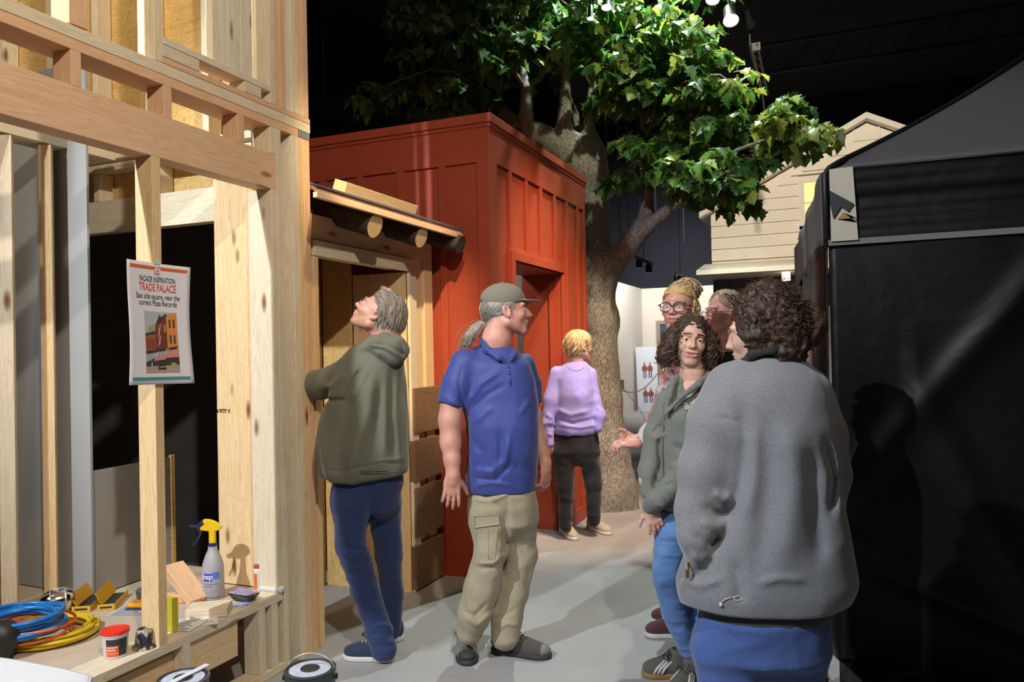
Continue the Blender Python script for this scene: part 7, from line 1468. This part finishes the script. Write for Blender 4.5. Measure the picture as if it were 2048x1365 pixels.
for (l0, l1, mt) in ((.25, .55, 0), (.62, .85, 1)):
    m.mi = mt; V = []
    for l in (l0, l1):
        for k in range(7): an = PI*.30+k*PI*.4/6; p = a+d*L*l+np.array([d[1], -d[0], 0])*r*1.02*math.cos(an)+np.array([0, 0, 1.])*r*1.02*math.sin(an); p[2] = ZS+(p[2]-ZS)*.78+.0008; V.append(p)
    m.add(V, [(k, k+1, 8+k, 7+k) for k in range(6)])
m.build('label', [INKS['amber'], ORG], gb2)
# roller tray at the lower left
c = D(70, 1372, 2.35); TRW = plain('white_paint_tray', (.62, .61, .60), .35, nz=.04, nscale=5); tz = float(D(180, 1340, 2.42)[2])
k_ = [D(196, 1352, 2.38), D(30, 1312, 2.62), D(-90, 1335, 2.55), D(60, 1400, 2.2)]
zt = .47; P4 = [G(196, 1351, zt), G(-30, 1308, zt), G(-220, 1370, zt), G(120, 1480, zt)]
trt = thing('paint_roller_tray', 'white plastic paint tray with a raised rim at the bottom left', 'paint tray', (*(sum(P4)/4)[:2], .372)); cc = sum(P4)/4; m = MB(); rings = []
for sc__, z in ((1.0, zt-.012), (1.0, zt), (.95, zt+.002), (.92, zt-.004), (.84, zt-.055), (.5, zt-.070), (.01, zt-.072)):
    ring_ = []
    for i in range(4):
        A, B = P4[i], P4[(i+1) % 4]
        for t in np.linspace(0, 1, 9)[:-1]:
            p = A+(B-A)*t; v = p-cc; rr = 1-.06*abs(math.cos(PI*t))**6; q = cc+v*sc__*rr; q[2] = z; ring_.append(q)
    rings.append(ring_)
for r_ in rings: m.v += [tuple(map(float, q)) for q in r_]
n = 32; m.f = [(i*n+k, i*n+(k+1) % n, (i+1)*n+(k+1) % n, (i+1)*n+k) for i in range(len(rings)-1) for k in range(n)]; m.m = [0]*len(m.f); o = m.build('tray', TRW, trt, auto=.8); sm = o.modifiers.new('s', 'SOLIDIFY'); sm.thickness = .003
m = MB()
for q in P4: p = cc+(q-cc)*.75; m.bx(p[0]-.012, p[0]+.012, p[1]-.012, p[1]+.012, .372, zt-.058)
m.build('tray_feet', TRW, trt)
# paint cans on the floor
def can(px, py, z, name, label, bodymat, handle=True, stick=False, rpx=51, below=True):
    c = G(px, py, z); s = dep_of(c)/FPX; r = rpx*s; h = .185; CAN = plain('dark_tin', (.30, .30, .31), .3, .9)
    def one(zb, nm, lb):
        t_ = thing(nm, lb, 'paint can', (c[0], c[1], zb)); b = np.array([c[0], c[1], zb])
        m = MB(); m.lathe(b, [(r*.96, 0), (r*.98, .003), (r*.96, .006), (r*.96, h-.008), (r, h-.005), (r*1.0, h), (r*.95, h+.001)], 40, capt=False); m.build('can_body', bodymat, t_, auto=.6)
        m = MB(); m.lathe(b+np.array([0, 0, h-.012]), [(r*.955, .013), (r*.93, .014), (r*.90, .005), (r*.86, .003), (r*.83, .009), (.0005, .009)], 40, capb=False); m.build('lid', CAN, t_, auto=.5)
        return t_, b
    if below: one(0.001, name, label[0])
    t_, b = one(z-h, name, label[1])
    m = MB(); n = 40; m.add([b+np.array([rr*math.cos(2*PI*k/n), rr*math.sin(2*PI*k/n), h-.0022]) for rr in (r*.36, r*.80) for k in range(n)], [(k, (k+1) % n, n+(k+1) % n, n+k) for k in range(n)])
    ml, nt, b_ = newmat('can_lid_label'); mp = mapping(nt); nt.links.new(ramp(nt, noise(nt, mp, 60, 3).outputs[0], [(.35, (.46, .48, .58)), (.6, (.56, .62, .74))]).outputs[0], b_.inputs['Base Color']); b_.inputs['Roughness'].default_value = .35; m.build('lid_label', ml, t_)
    m = MB(); m.lathe(b+np.array([0, 0, h-.003]), [(r*.36, 0), (r*.37, .004), (r*.34, .006), (r*.30, .003), (.0005, .003)], 28); m.build('spout_cap', plain('black_cap', (.03, .03, .03), .4), t_, auto=.5)
    if handle:
        ex = hx; m = MB(); m.tube([b+ex*r*1.05*math.cos(a)+np.array([0, 0, h-.03+.078*math.sin(a)])+hy*.01*math.sin(a) for a in np.linspace(0, PI, 25)], .0017, 6); m.build('wire_handle', STEEL, t_, smooth=True)
        m = MB(); [m.lathe(b+ex*r*1.0*sg_+np.array([0, 0, h-.03]), [(.010, 0), (.010, .006), (.004, .007)], 12, np.stack([hy*sg_, np.array([0, 0, 1.]), ex*sg_], 1)) for sg_ in (1, -1)]; m.build('handle_lug', DARKMETAL, t_)
    if stick:
        d = G(418, 1338, z+.006)-G(335, 1380, z+.006); L = np.linalg.norm(d); d /= L; st = thing('stir_stick', 'white wooden paint stirrer lying across the left paint can lid', 'stir stick', (b[0], b[1], z+.003)); R = np.stack([d, np.array([-d[1], d[0], 0]), np.array([0, 0, 1.])], 1)
        m = MB(); q = (G(405, 1334, z+.006)+G(340, 1368, z+.006))/2; m.box((q[0], q[1], z+.0055), (L*1.05, .021, .005), R); m.build('stick', plain('white_painted_wood', (.70, .72, .78), .5), st, bevel=.001)
GT = plain('dark_green_label', (.035, .055, .045), .4, nz=.5, nscale=14); PT = plain('dusty_purple_label', (.10, .08, .11), .4, nz=.3, nscale=14)
can(620, 1337, .385, 'paint_can', ('dark green paint can under the one with the wire handle', 'dark green labelled paint can with raised wire handle by the corner post'), GT)
can(366, 1356, .385, 'paint_can', ('dusty purple paint can under the one with the stir stick', 'paint can with a white stir stick across its lid below the sill'), PT, False, True)

# ------------------------------------------------------------------ group phrases for repeats
GR = dict(glue_bottle='glue bottles at the sill end', wood_offcut='pine offcuts on the platform', open_blade_box='open yellow boxes on the platform', stage_spotlight='spotlights hanging around the tree', track_light_bar='track light bars under the dark ceiling', paint_can='paint cans on the floor', roof_truss='roof trusses in the dark')
for o in list(COL.objects):
    if o.parent is None and o.name.split('.')[0] in GR: o['group'] = GR[o.name.split('.')[0]]
